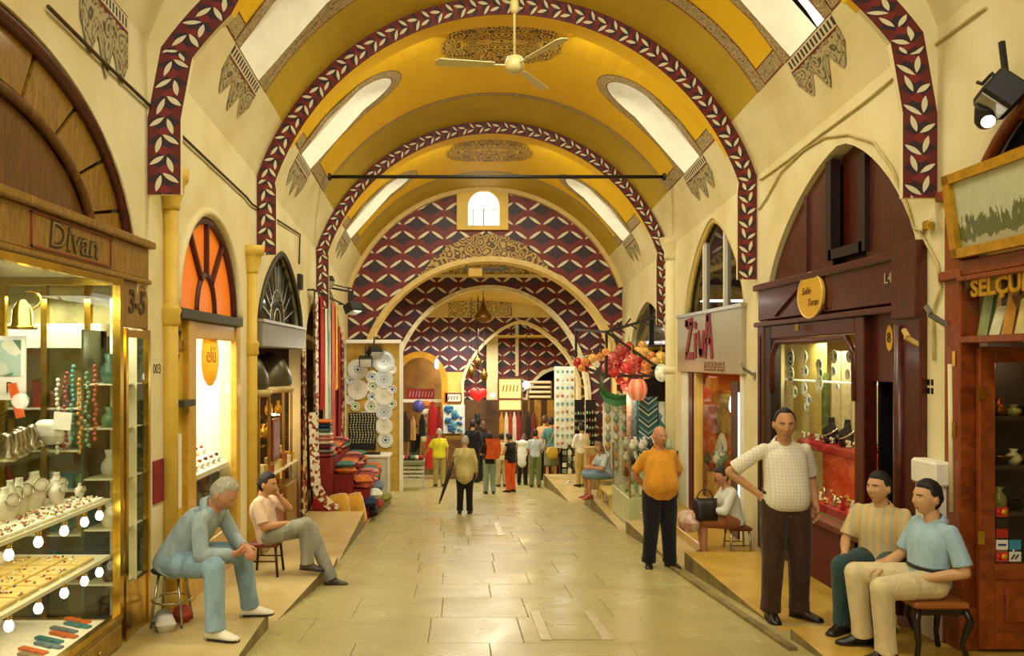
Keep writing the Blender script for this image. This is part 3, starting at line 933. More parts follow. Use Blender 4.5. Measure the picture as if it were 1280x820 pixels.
# =================================================================== helpers for shop fittings
def surf(x, y, off=.03):
    """point where the line of sight through pixel x, y meets the side wall or the vault"""
    lo = 1.0
    while lo < 19:
        p = px(x, y, lo); zr = p.z-fl(lo); w = HW if zr < WTOP else (AV*math.sqrt(max(0, 1-((zr-SPR)/RISE)**2)))
        if abs(p.x-XC) > w-off: return p
        lo += .01
    return px(x, y, 18.9)
_font_cache = {}
def text(name, body, o, size, facing, m, parent=None, ext=.004, shear=0, offset=0, align='CENTER', sx=1.0):
    """lettering as a mesh; facing is the outward direction of the surface: '+X', '-X' or '-Y'"""
    cu = bpy.data.curves.new('letters', 'FONT'); cu.body = body; cu.size = size; cu.extrude = ext; cu.shear = shear; cu.offset = offset
    cu.align_x = align; cu.align_y = 'CENTER'; cu.resolution_u = 3
    t = bpy.data.objects.new('letters', cu); COL.objects.link(t)
    dg = bpy.context.evaluated_depsgraph_get(); dg.update()
    me = bpy.data.meshes.new_from_object(t.evaluated_get(dg))
    bpy.data.objects.remove(t)
    ax = {'+X': (Vector((0, 1, 0)), Vector((1, 0, 0))), '-X': (Vector((0, -1, 0)), Vector((-1, 0, 0))), '-Y': (Vector((1, 0, 0)), Vector((0, -1, 0)))}[facing]
    s = MB(); s.add([Vector(o)+ax[0]*v.co.x*sx+Vector((0, 0, v.co.y))+ax[1]*v.co.z for v in me.vertices], [list(p.vertices) for p in me.polygons])
    bpy.data.meshes.remove(me)
    return s.build(name, m, parent)
def pillow_mb(c, d, M=None, n=10, pinch=.25):
    """soft cushion-like slab, d = half sizes"""
    s = MB(); c = Vector(c)
    for sg in (1, -1):
        def fn(a, b):
            x, y = 2*a-1, 2*b-1
            h = max(0, (1-x**4)*(1-y**4))**.5
            k = 1-pinch*.25*(abs(x*y))
            p = Vector((x*d[0]*(1-.06*(1-abs(y))*pinch*2), y*d[1], sg*d[2]*h))
            return c+(M @ p if M is not None else p)
        s.grid(fn, n, n)
    return s
def ry(a): return Matrix.Rotation(a, 3, 'Y')
def rx(a): return Matrix.Rotation(a, 3, 'X')
def rz_(a): return Matrix.Rotation(a, 3, 'Z')
ORD = ['first', 'second', 'third', 'fourth', 'fifth', 'sixth', 'seventh', 'eighth', 'ninth', 'tenth', 'eleventh', 'twelfth', 'thirteenth', 'fourteenth', 'fifteenth', 'sixteenth', 'seventeenth', 'eighteenth', 'nineteenth', 'twentieth']

# =================================================================== LEFT 1: jeweller's with the brass display case
XF = XL-.09
t = thing('wooden_lunette', 'big brown wooden fan-panelled lunette above the jeweller on the left', 'lunette', (XF, 4.5, 2.75))
yc_, z0_ = 4.5, 2.62
def ell(u, a, b): return (yc_-a*math.cos(u), z0_+b*math.sin(u))
Ao, Bo, Ai, Bi = 1.98, 1.2, 1.42, .8
N = 10
for i in range(N):
    u0, u1 = PI*(i+.04)/N, PI*(i+.96)/N
    pts = [ell(u0+(u1-u0)*k/4, Ao, Bo) for k in range(5)]+[ell(u1-(u1-u0)*k/4, Ai+.05, Bi+.05) for k in range(5)]
    MB().prism(pts, .03, lambda a, b, q: (XF-.02+q, a, b)).build('panel', GOLDWOOD, t)
pts = [ell(PI*k/30, Ai-.04, Bi-.04) for k in range(31)]
MB().prism(pts, .02, lambda a, b, q: (XF-.04+q, a, b)).build('inner_panel', BROWNPANEL, t)
bk = [ell(PI*k/30, Ao+.02, Bo+.02) for k in range(31)]
MB().prism(bk, .02, lambda a, b, q: (XF-.08+q, a, b)).build('backing', DARKWOOD, t)
MB().tube([(XF+.01, *ell(PI*k/40, Ai, Bi)) for k in range(41)], .035, 8).build('inner_moulding', BROWNPANEL, t)
MB().tube([(XF+.03, *ell(PI*k/40, Ao+.01, Bo+.01)) for k in range(41)], .05, 8).build('outer_moulding', DARKWOOD, t)
t = thing('shop_fascia', 'long golden brown wooden fascia lettered Divan over the jeweller', 'sign', (XL, 4.5, 2.44))
MB().bx(XL-.1, XL+.02, 2.3, 6.72, 2.47, 2.73).build('board', GOLDWOOD, t, bev=.008)
MB().bx(XL-.1, XL+.07, 2.3, 6.76, 2.73, 2.79).build('cornice', GOLDWOOD, t, bev=.012)
MB().bx(XL-.1, XL+.04, 2.3, 6.74, 2.43, 2.47).build('lower_moulding', GOLDWOOD, t, bev=.01)
fr = MB()
for a, b, c, d in ((4.86, 5.98, 2.70, 2.712), (4.86, 5.98, 2.49, 2.502)): fr.bx(XL+.02, XL+.03, a, b, c, d)
for a in (4.86, 5.97): fr.bx(XL+.02, XL+.03, a, a+.012, 2.49, 2.71)
fr.build('sign_border', mat('red_brown_paint', '#8a3a1a', .5), t)
DK = mat('dark_letter_paint', '#3a2a12', .5)
text('lettering', 'Divan', (XL+.021, 5.42, 2.6), .24, '+X', DK, t, .004, .12, .008, sx=1.25)
text('lettering_face', 'Divan', (XL+.027, 5.42, 2.6), .24, '+X', mat('olive_letter_paint', '#8d7433', .4), t, .003, .12, -.004, sx=1.25)
t = thing('number_board', 'small wooden board with shop number 3-5 under the fascia', 'sign', (XL, 6.5, 2.05))
MB().bx(XL-.06, XL+.0, 6.27, 6.76, 2.06, 2.43).build('board', GOLDWOOD, t, bev=.006)
text('numerals', '3-5', (XL+.002, 6.51, 2.26), .26, '+X', DK, t, .006, .1, .006)

DC = thing('display_case', 'tall brass framed glass jewellery display case under the Divan sign', 'display case', (-3.2, 4.4, -.405))
for yy in (2.6, 6.16): MB().bar((XL, yy, -.2), (XL, yy, 2.43), .06).build('post', BRASS, DC)
MB().bar((-3.5, 6.16, -.2), (-3.5, 6.16, 2.43), .04).build('rear_post', BRASS, DC)
MB().bar((XL, 2.6, 2.4), (XL, 6.16, 2.4), .05).build('top_rail', BRASS, DC)
MB().bar((XL, 2.6, -.17), (XL, 6.16, -.17), .05).build('bottom_rail', BRASS, DC)
MB().bar((XL, 6.16, 2.4), (-3.6, 6.16, 2.4), .05).build('side_rail', BRASS, DC)
MB().bx(-4.0, XL+.02, 2.5, 6.19, -.43, -.2).build('base', wood('olive_brass_wood', '#6e5214', '#a8842c', .3), DC, bev=.01)
for i in range(4):
    a = 2.7+i*.88
    d_ = MB().bx(XL+.02, XL+.035, a, a+.8, -.39, -.23).build('drawer', MATS['olive_brass_wood'], DC, bev=.01)
    MB().ball((XL+.045, a+.4, -.31), .012, 8, 5).build('knob', BRASS, d_)
SHELF = mat('pale_glass_shelf', '#e9e2c0', .25, var=.03)
MB().bx(-3.55, XL-.04, 2.6, 6.13, .715, .74).build('shelf', SHELF, DC)
MB().bx(-3.55, XL-.04, 2.6, 6.13, .285, .31).build('shelf', SHELF, DC)
MB().bx(-3.5, -2.8, 2.6, 6.1, 1.14, 1.155).build('shelf', GLASS, DC)
MB().bx(-3.6, -3.25, 2.6, 6.1, 1.55, 1.565).build('shelf', GLASS, DC)
MB().bx(-4.05, -4.0, 2.5, 6.2, -.2, 2.43).build('mirror_back', mat('tinted_mirror', '#b9b78a', .08, 1, var=.15, scale=3), DC)
MB().bx(-4.0, XL, 2.5, 6.19, 2.43, 2.46).build('top_panel', mat('bright_case_ceiling', '#efe9cf', .3), DC)
for yy in (3.6, 4.55, 5.3, 5.85): MB().bar((-3.95, yy, -.2), (-3.95, yy, 2.42), .05).build('back_post', BRASS, DC)
MB().bar((-3.95, 2.6, 1.95), (-3.95, 6.1, 1.95), .04).build('back_rail', BRASS, DC)
MB().tube([(-3.2, 4.3, 2.36), (-3.2, 5.3, 2.36)], .03, 10).build('tube_lamp', emis('fluorescent_tube', (1, .98, .9), 14), DC)
MB().bx(XL-.003, XL+.003, 2.63, 6.13, -.14, 2.375).build('front_pane', GLASS, DC)
MB().bx(-3.48, XL-.03, 6.157, 6.163, -.14, 2.375).build('side_pane', GLASS, DC)
BULB = emis('lit_bulb', (1, .93, .72), 12)
for zz in (.715, .285):
    for yy in (4.5, 4.84, 5.18, 5.52, 5.82, 6.06):
        b = MB().lathe([(.014, 0), (.018, -.02), (.016, -.05), (.02, -.055)], (-2.72, yy, zz), 10).build('lamp_holder', BRASS, DC)
        MB().lathe([(.013, -.055), (.026, -.08), (.029, -.1), (.02, -.122), (.004, -.13)], (-2.72, yy, zz), 12).build('bulb', BULB, b)
lamp('display_case_light', (-3.1, 4.9, 2.3), 80, (1, .95, .75), kind='AREA', size=.4, size_y=2.4)
lamp('display_case_light', (-2.95, 5.2, .66), 12, (1, .9, .62), kind='AREA', size=.3, size_y=1.8)
lamp('display_case_light', (-2.95, 5.2, .24), 10, (1, .9, .62), kind='AREA', size=.3, size_y=1.8)
# goods on the shelves
VELVET = mat('white_display_velvet', '#f2ead2', .8, var=.06, scale=20)
SILVER = mat('silver_jewellery', '#d8d2bf', .2, 1)
STONES = spotty('jewel_stones', ['#e8dcae', '#a3202a', '#c79a2a', '#f4efdc', '#2a5a5a', '#b8862a'], 60, .3, 0)
def tray(c, d, label, group, jewels=8, m=None):
    o = thing('jewellery_tray', label, 'tray', c, 0, group)
    x, y, z = c
    MB().box((x, y, z+.012), (d[0], d[1], .024)).build('tray_base', m or VELVET, o, bev=.004)
    s = MB()
    for k in range(jewels):
        s.ball((x+R.uniform(-.42, .42)*d[0], y+R.uniform(-.42, .42)*d[1], z+.03), (R.uniform(.008, .016), R.uniform(.008, .016), .01), 6, 4)
    o2 = s.build('jewels', STONES, o); o2['kind'] = 'stuff'
    return o
for r_ in range(3):
    for q in range(9):
        tray((-2.74-r_*.12+(.0 if r_ < 2 else -.0), 4.48+q*.185, .74), (.12, .165), f'white tray of small jewels on upper bright shelf, {ORD[q]} from the camera in {["front", "middle", "rear"][r_]} row', 'jewel trays on the upper shelf', 9) if r_ < 2 or q < 5 else None
def bust(c, h, label, ang):
    o = thing('necklace_bust', label, 'display bust', c, 0, 'white necklace busts')
    M = rz_(ang); w = h*.38
    prof = [(.30, 0), (.34, .05), (.5, .35), (.56, .55), (.5, .72), (.22, .82), (.17, .95), (.19, 1)]
    s = MB(); n = 16; V = []
    for r, z in prof:
        for k in range(n):
            a = 2*PI*k/n
            V.append(Vector(c)+M @ Vector((r*h*.75*math.cos(a)*.55, r*h*.75*math.sin(a)*1.15, z*h)))
    s.add(V, [(i*n+k, i*n+(k+1) % n, (i+1)*n+(k+1) % n, (i+1)*n+k) for i in range(len(prof)-1) for k in range(n)]+[tuple(range(n))[::-1], tuple((len(prof)-1)*n+k for k in range(n))], 0, True)
    s.build('bust', VELVET, o)
    ring = [Vector(c)+M @ Vector((h*(.17+.1*(1+math.cos(a))*.5), h*.3*math.sin(a), h*(.66-.17*math.cos(a)))) for a in [2*PI*k/20 for k in range(20)]]
    MB().tube(ring, .006, 5, closed=True).build('necklace', SILVER, o)
for k_, (yy, xx, h) in enumerate(((5.15, -2.92, .24), (5.32, -2.98, .26), (5.5, -3.02, .25), (5.66, -3.0, .27), (5.82, -3.1, .24), (5.78, -2.9, .2), (5.97, -3.0, .22), (6.04, -2.86, .13))):
    bust((xx, yy, .74), h, f'white velvet necklace bust at the back of the bright shelf, {ORD[k_]} from the camera', R.uniform(-.3, .3))
TAN = mat('tan_display_pad', '#d8bb6a', .7, var=.1, scale=10)
for r_ in range(3):
    for q in range(6):
        tray((-2.8-r_*.2, 4.55+q*.26, .31), (.17, .23), f'tan pad of gold bracelets on the lower shelf, {ORD[q]} from the camera in {["front", "middle", "rear"][r_]} row', 'bracelet pads on the lower shelf', 7, TAN)
o = MB(); o.tube([(-3.3, 5.3, .37), (-3.3, 5.75, .37)], .055, 12); tag(o.build('display_roll', VELVET), 'cream padded jewellery roll lying at the back of the lower shelf', 'display roll')
o = pillow_mb((-2.95, 4.72, .37), (.07, .16, .035)); tag(o.build('leather_pouch', mat('brown_leather', '#7a3a1c', .5)), 'brown leather pouch on the lower shelf of the display case', 'pouch')
o = pillow_mb((-3.12, 4.98, .40), (.07, .07, .07)); tag(o.build('blue_pouch', mat('teal_silk', '#3f8088', .5)), 'small teal blue silk pouch on the lower shelf', 'pouch')
strip_cols = ['#2f7f86', '#d9691e', '#7d8890', '#3a7d88', '#8f7a5a', '#d2601c', '#5d7a88', '#2f7078', '#c9621e', '#6c7a80', '#3c8088', '#d86a24']
for k_, c_ in enumerate(strip_cols):
    y_ = 4.9+k_*.105; s = MB(); x_ = -2.82-(k_ % 2)*.05
    s.bar((x_+.09, y_-.03, -.178), (x_-.13, y_+.06, -.172), .045, .016)
    s.bar((x_+.02, y_-.03, -.168), (x_-.05, y_+.02, -.166), .03, .012)
    tag(s.build('bracelet_strip', mat('strip_'+c_[1:], c_, .4)), f'{"teal" if c_[1] in "23" else "orange" if c_[1] in "dc" else "grey"} bead bracelet strip on the case floor, {ORD[k_]} from the camera', 'bracelet', 'bracelet strips on the case floor')
MB_ = MB().bx(-3.5, -2.66, 2.7, 6.1, -.2, -.185); tag(MB_.build('display_cloth', VELVET), 'cream cloth covering the floor of the display case', 'cloth')
# pieces hanging and standing behind
o = thing('framed_picture', 'small framed picture standing behind the left end of the case', 'picture', (-3.32, 5.98, 1.5))
MB().bx(-3.62, -3.25, 6.0, 6.02, 1.5, 1.98).build('frame', WHITE, o)
MB().bx(-3.59, -3.28, 5.994, 6.0, 1.68, 1.95).build('print', spotty('harbour_print', ['#7aa0a0', '#a8bfae', '#5c7d60', '#d8d8c0'], 8, .6, 0), o)
text('mark', 'R', (-3.36, 5.996, 1.59), .12, '-Y', DK, o, .002)
o = thing('bell_lamp', 'small brass bell shaped lamp with curved handle in the display case', 'lamp', (-3.27, 6.0, 1.97))
MB().lathe([(.1, 0), (.105, .02), (.08, .03), (.07, .14), (.04, .2), (.02, .22)], (-3.27, 6.0, 2.03), 14).build('bell', BRASS, o)
MB().tube([(-3.22+.09*math.sin(a), 6.0, 2.25+.07*math.cos(a)) for a in [PI*k/8-.3 for k in range(9)]], .008, 6).build('handle', BRASS, o)
BEADC = [('coral red', '#a3281e'), ('green', '#4f8a5e'), ('amber', '#c78a2a'), ('turquoise', '#4a9a94'), ('red', '#8e2020'), ('white', '#efe8d0')]
for k_, (nm, c_) in enumerate(BEADC):
    s = MB(); y_ = 5.45+k_*.1
    for j in range(16): s.ball((-2.72-k_*.055+R.uniform(-.01, .01), 5.98+R.uniform(-.02, .02), 1.75-.05*(k_%3)-j*.036), .017, 6, 4)
    tag(s.build('bead_string', mat('beads_'+nm.replace(' ', '_'), c_, .3)), f'{nm} bead string hanging inside the display case', 'necklace', 'bead strings in the case')
for k_ in range(10):
    yy, xx, zz = 5.1+k_*.1, -2.86-.03*k_-R.uniform(0, .1), 1.155
    s = MB(); s.lathe([(.05, 0), (.06, .03), (.03, .06), (.045, .1), (.02, .15), (.03, .17)], (xx, yy, zz), 10)
    tag(s.build('silver_vase', SILVER), f'little silver vase on the glass shelf of the display case, {ORD[k_]} from the camera', 'vase', 'silver vases on the glass shelf')
s = pillow_mb((-3.05, 5.98, 1.26), (.12, .05, .1), rx(.5)); tag(s.build('price_card', VELVET), 'cream padded card leaning beside the glass shelf', 'card')
o = MB().box((-3.26, 5.9, 1.5), (.06, .02, .26), M=ry(-.25)); tag(o.build('orange_tag', mat('orange_card', '#e2611a', .5)), 'orange tag hanging in the display case', 'tag')
o = MB().box((-2.92, 5.9, 1.35), (.13, .01, .13), M=ry(.1)); tag(o.build('paper_label', VELVET), 'square cream paper label hanging behind the glass', 'label')

# lit wall cabinet deeper in the jeweller's, seen through the end of the case
t = thing('wall_cabinet', 'brass framed lit wall cabinet crowded with trinkets behind the display case', 'cabinet', (-3.4, 6.8, -.405))
MB().bx(-4.6, -2.95, 6.88, 6.92, -.4, 2.43).build('back', mat('olive_cabinet_back', '#b3ad74', .4, .2, var=.25, scale=3), t)
for x_ in (-4.2, -3.8, -3.42, -3.06): MB().bar((x_, 6.62, -.4), (x_, 6.62, 2.42), .05).build('post', BRASS, t)
MB().bx(-4.6, -2.95, 6.6, 6.9, 1.9, 2.1).build('lit_canopy', mat('cream_canopy', '#e9e2c4', .3), t)
CSH = (-.05, .35, .72, 1.05, 1.4)
for zz in CSH: MB().bx(-4.6, -2.96, 6.62, 6.88, zz-.012, zz).build('shelf', SHELF, t)
n_ = 0
for j, zz in enumerate(CSH):
    for q in range(9):
        x_ = -4.05+q*.125; nm, c_ = [('coral', '#a8382a'), ('jade', '#5f8f6a'), ('pearl', '#eae4cc'), ('brown', '#6a4020'), ('gold', '#c79a2e'), ('teal', '#3f7f78'), ('dark', '#2e2a20')][(j*4+q*3) % 7]
        h = R.uniform(.1, .26); s = MB()
        if (q+j) % 3 == 0: s.ball((x_, 6.74, zz+h*.4), (.05, .04, h*.4), 9, 6)
        elif (q+j) % 3 == 1: s.lathe([(.03, 0), (.05, h*.3), (.045, h*.5), (.018, h*.75), (.03, h)], (x_, 6.74, zz), 9)
        else: s.box((x_, 6.76, zz+h*.5), (.09, .03, h), rz=R.uniform(-.4, .4))
        tag(s.build('trinket', mat('trinket_'+nm, c_, .3)), f'{nm} trinket behind the display case, {ORD[q]} from left on the {ORD[j]} shelf up', 'trinket', 'trinkets in the wall cabinet')
lamp('wall_cabinet_light', (-3.4, 6.5, 2.3), 55, (1, .95, .75), kind='AREA', size=1.2, size_y=.2)
# narrow side showcase
t = thing('side_showcase', 'narrow brass and glass showcase between display case and yellow column', 'showcase', (-2.9, 6.5, -.405))
for yy in (6.28, 6.73): MB().bar((XL-.0, yy, -.405), (XL-.0, yy, 2.05), .045).build('post', BRASS, t)
MB().bx(XL-.02, XL+.02, 6.28, 6.73, 1.98, 2.04).build('top_rail', BRASS, t)
MB().bx(XL-.02, XL+.01, 6.3, 6.71, -.4, .02).build('base_panel', BRASS, t)
MB().bx(XL-.35, XL-.33, 6.3, 6.71, -.4, 2.04).build('back_panel', mat('dark_green_back', '#3a4630', .4), t)
MB().bx(XL-.33, XL-.02, 6.715, 6.725, -.4, 2.0).build('end_panel', MATS['dark_green_back'], t)
for zz in (.02, .45, .85, 1.25, 1.6): MB().bx(XL-.33, XL-.03, 6.3, 6.71, zz, zz+.012).build('shelf', SHELF, t)
MB().bx(XL-.003, XL+.003, 6.3, 6.71, .03, 1.97).build('pane', GLASS, t)
for j, (zz, nm, c_) in enumerate(((.032, 'dark bronze', '#5a3a1c'), (.462, 'cream ceramic', '#e6dcb8'), (.862, 'silver', '#cfc8b0'), (1.262, 'green glazed', '#4f7f5a'), (1.612, 'teal glazed', '#2f6f6a'))):
    for q, yy in enumerate((6.41, 6.6)):
        s = MB(); h = R.uniform(.16, .24)
        s.lathe([(.05, 0), (.07, h*.3), (.065, h*.5), (.03, h*.75), (.045, h)], (XL-.17, yy, zz), 12)
        tag(s.build('small_vase', mat('vase_'+nm.split()[0], c_, .3)), f'{nm} vase in the narrow showcase, {"nearer" if q == 0 else "farther"} of its shelf', 'vase', 'vases in the narrow showcase')
lamp('showcase_light', (XL-.15, 6.5, 1.93), 9, (1, .93, .75), radius=.05)

# ------------------------------------------------------------------ pier, columns
COLM = mat('yellow_painted_column', '#dcb948', .55, var=.07, scale=4, col2='#cfa838')
def column(y_, zcap0, zcap1, zmid, label):
    t = thing('wall_column', label, 'column', (XL+.08, y_, fl(y_)))
    x_ = XL+.04
    MB().lathe([(.07, -.62 if y_ < 8 else -.8), (.07, zcap0)], (x_, y_, 0), 16).build('shaft', COLM, t)
    MB().lathe([(.075, zcap0-.0), (.09, zcap0+.03), (.08, zcap0+.06), (.12, zcap0+.16), (.12, zcap0+.22), (.155, zcap1-.1), (.165, zcap1)], (x_, y_, 0), 16).build('capital', COLM, t)
    MB().lathe([(.07, zmid-.1), (.092, zmid-.07), (.085, zmid), (.1, zmid+.05), (.07, zmid+.1)], (x_, y_, 0), 16).build('ring', COLM, t)
    MB().lathe([(.1, fl(y_)-.05), (.1, fl(y_)+.25), (.075, fl(y_)+.3)], (x_, y_, 0), 16).build('column_base', COLM, t)
column(7.16, 3.14, 3.5, 2.2, 'yellow painted column between the Divan shop and the orange lunette')
column(9.98, 2.88, 3.22, 1.95, 'yellow painted column between the orange and the dark lunettes')
o = MB().bx(XL+.0, XL+.015, 6.85, 7.08, .56, .93); tag(o.build('red_plaque', mat('crimson_plaque', '#8e1430', .5)), 'dark red plaque on the pale pier beside the yellow column', 'plaque')
t = thing('small_label', 'tiny dark stencilled number on the yellow pier', 'label', (XL+.005, 6.95, 1.7))
text('numerals', '003', (XL+.002, 6.95, 1.72), .12, '+X', DK, t, .001)

# ------------------------------------------------------------------ LEFT 2: white jeweller with the orange lunette
XF = XL-.08
t = thing('orange_lunette', 'arched lunette window with glowing orange panes and dark red bars', 'window', (XF, 8.47, 2.28))
ORG = emis('lit_orange_glass', lin('#e8781a'), .75)
yc_, z0_, a_, b_ = 8.47, 2.28, 1.0, .98
E_ = lambda u, a=a_, b=b_: (yc_-a*math.cos(u), z0_+b*math.sin(u))
ri = (.3, .42)
ang = [0, PI*.31, PI*.5, PI*.69, PI]
for i in range(4):
    u0, u1 = ang[i], ang[i+1]
    P_ = [E_(u0+(u1-u0)*k/8) for k in range(9)]+[E_(u1-(u1-u0)*k/8, *ri) for k in range(9)]
    MB().prism(P_, .012, lambda a, b, q: (XF+q, a, b)).build('orange_pane', ORG, t)
MB().prism([E_(PI*k/12, *ri) for k in range(13)], .012, lambda a, b, q: (XF+q, a, b)).build('orange_pane', ORG, t)
MAROON = mat('maroon_paint', '#4e1a10', .5)
for u in ang[1:-1]: MB().bar((XF+.02, *E_(u, *ri)), (XF+.02, *E_(u)), .075, .05).build('bar', MAROON, t)
MB().tube([(XF+.02, *E_(PI*k/20, *ri)) for k in range(21)], .035, 6).build('inner_arch', MAROON, t)
MB().tube([(XF+.04, *E_(PI*k/30)) for k in range(31)], .04, 6).build('outer_arch', MAROON, t)
MB().bx(XF-.02, XL+.06, 7.42, 9.52, 2.19, 2.29).build('sill', mat('dark_grey_green_paint', '#3d3c26', .5), t, bev=.01)
rimm = MB(); rimm.tube([(XL+.01, yc_-1.07*math.cos(PI*k/30), 2.28+1.07*math.sin(PI*k/30)) for k in range(31)], .045, 6)
struct(rimm.build('trim_lunette', PLASTER, origin=None))
t = thing('shop_window', 'cream and gold framed shop window of the white jeweller', 'shop window', (XL-.05, 8.5, -.565))
FRM = wood('gold_ochre_frame', '#b98a1e', '#dcb043', .4)
for a, b in ((7.72, 7.95), (9.4, 9.55)): MB().bx(XL-.06, XL+.02, a, b, -.57, 2.19).build('post', FRM, t, bev=.01)
MB().bx(XL-.12, XL-.0, 7.95, 9.4, 2.02, 2.19).build('header', FRM, t, bev=.01)
MB().bx(XL-.12, XL-.0, 7.95, 9.4, -.57, -.1).build('plinth', FRM, t, bev=.01)
MB().bx(XL-.03, XL-.027, 7.95, 9.4, -.1, 2.02).build('pane', GLASS, t)
MB().bx(XL-.12, XL-.04, 7.42, 7.72, -.57, 2.19).build('side_panel', COLM, t)
text('numeral', '7', (XL-.036, 7.57, 1.78), .2, '+X', DK, t, .003)
text('side_lettering', 'lady', (XL-.036, 7.57, 2.06), .13, '+X', DK, t, .003)
MB().bx(XL-.04, XL-.02, 7.45, 7.7, 1.9, 1.99).build('plate', BRASS, t)
MB().bx(XL-.06, XL+.08, 7.42, 7.74, 1.36, 1.42).build('ledge', mat('dark_grey_green_paint', '#3d3c26'), t)
MB().bx(XL-.04, XL-.01, 7.46, 7.6, .4, 1.1).build('white_panel', WHITE, t)
BRIGHT = mat('bright_white_interior', '#fbf6e6', .6, var=.03)
def room(x0, x1, y0, y1, z0, z1, m, name='shop_interior'):
    s = MB(); s.bx(*((x0-.02, x0) if x0 < 0 else (x1, x1+.02)), y0, y1, z0, z1); s.bx(x0, x1, y0, y0+.02, z0, z1); s.bx(x0, x1, y1-.02, y1, z0, z1); s.bx(x0, x1, y0, y1, z1-.02, z1); s.bx(x0, x1, y0, y1, z0-.02, z0)
    o = s.build(name, m, origin=None); return struct(o)
room(-4.5, XL-.14, 7.15, 9.85, -.56, 2.18, BRIGHT)
lamp('white_shop_light', (-3.4, 8.6, 2.1), 190, (1, .95, .8), kind='AREA', size=1.2, size_y=1.8)
t = thing('round_emblem', 'round yellow emblem with thin lettering on the white shop window', 'sign', (XL-.04, 8.6, 1.86))
MB().lathe([(.3, 0), (.3, .008)], (XL-.045, 8.58, 1.82), 30, axis='X').build('disc', translucent('pale_gold_disc', '#f6cf62'), t)
text('lettering', 'elü', (XL-.03, 8.58, 1.85), .26, '+X', mat('ochre_letters', '#a87c22', .5), t, .002, sx=1.1)
t = thing('white_cupboard', 'white panelled cupboard with dark doors inside the white jeweller', 'cupboard', (-4.3, 9.0, -.56))
MB().bx(-4.45, -4.1, 8.3, 9.8, -.56, 1.5).build('body', BRIGHT, t)
for k_ in range(3): MB().bx(-4.1, -4.08, 8.4+k_*.48, 8.72+k_*.48, .55, 1.35).build('door', mat('grey_green_door', '#8a8568', .4), t)
MB().bx(-4.12, -4.05, 8.3, 9.8, 1.46, 1.52).build('cornice', mat('greyish_trim', '#7a7460', .5), t)
t = thing('jewellery_counter', 'white sloping jewellery counter in the window of the white shop', 'counter', (-3.0, 8.7, -.56))
s = MB(); s.prism([(-2.72, .6), (-3.45, .95), (-3.45, .9), (-2.72, .55)], 1.5, lambda a, b, q: (a, 7.96+q-.0, b)); s.build('counter_top', WHITE, t, fix=True)
MB().bx(-3.4, -2.8, 8.0, 9.38, -.56, .5).build('counter_base', mat('dark_counter_base', '#2a2118', .6), t)
for r_ in range(4):
    for q in range(7):
        f = (r_+.5)/4; x_ = -2.74-.7*f; z_ = .605+.345*f
        o = thing('jewellery_box', f'small open white jewel box on the sloping counter, {ORD[q]} along the {["front", "second", "third", "rear"][r_]} row', 'jewel box', (x_, 8.08+q*.2, z_), 0, 'jewel boxes on the white counter')
        MB().box((x_, 8.08+q*.2, z_+.025), (.11, .13, .05), M=ry(.44)).build('box', WHITE, o)
        MB().ball((x_+.02, 8.08+q*.2, z_+.06), (.025, .03, .02), 7, 5).build('jewel', STONES if (r_+q) % 2 else mat('dark_gem', '#3a2a2a', .2), o)

# ------------------------------------------------------------------ LEFT 3: dark shop with domed cabinets
XF = XL-.1
t = thing('dark_lunette', 'pointed dark glass lunette with silver radiating bars', 'window', (XF, 11.9, 2.33))
f3 = arch_fn(10.5, 13.32, 2.3, 3.38, 'pointed')
P_ = [(10.5+(2.82)*k/40, f3(10.5+2.82*k/40)) for k in range(41)]
DKG = mat('dark_glass', '#2a2c26', .08, .1, var=.3, scale=2)
MB().prism(P_, .01, lambda a, b, q: (XF+q, a, b)).build('pane', DKG, t)
for k_ in range(1, 12):
    u = PI*k_/12; d = (-math.cos(u), math.sin(u)); r1 = .45; r2 = .45
    while r2 < 2 and (abs(d[0]*r2) < 1.38 and 2.3+d[1]*r2 < f3(11.91+d[0]*r2)): r2 += .03
    MB().bar((XF+.02, 11.91+d[0]*r1, 2.3+d[1]*r1), (XF+.02, 11.91+d[0]*r2, 2.3+d[1]*r2), .03, .02).build('radial_bar', STEEL, t)
for rr_ in (.45, .22): MB().tube([(XF+.02, 11.91-rr_*math.cos(PI*k/16), 2.3+rr_*1.2*math.sin(PI*k/16)) for k in range(17)], .015, 6).build('inner_arch', STEEL, t)
MB().tube([(XL+.0, *p) for p in P_], .04, 6).build('outer_arch', mat('dark_olive_paint', '#3a351c', .5), t)
t = thing('shop_fascia', 'plain grey metal fascia box under the dark pointed lunette', 'fascia', (XL, 11.9, 1.97))
MB().bx(XL-.2, XL+.06, 10.45, 13.4, 1.98, 2.3).build('box', GREY_METAL, t, bev=.01)
MB().bx(XL-.2, XL+.08, 10.45, 13.4, 2.3, 2.34).build('cap', STEEL, t)
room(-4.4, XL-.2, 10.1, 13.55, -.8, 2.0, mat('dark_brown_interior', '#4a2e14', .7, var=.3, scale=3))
lamp('dark_shop_light', (-3.1, 11.6, 1.2), 30, (1, .75, .4), radius=.1)
lamp('dark_shop_light', (-2.9, 12.7, .9), 30, (1, .75, .4), radius=.1)
BRONZE = mat('dull_grey_bronze', '#5d5a48', .35, .7, var=.15, scale=5)
WARMGLOW = emis('warm_glow_back', lin('#f0b448'), 1.5)  # emission stands in for lamplight inside the cabinets and counter
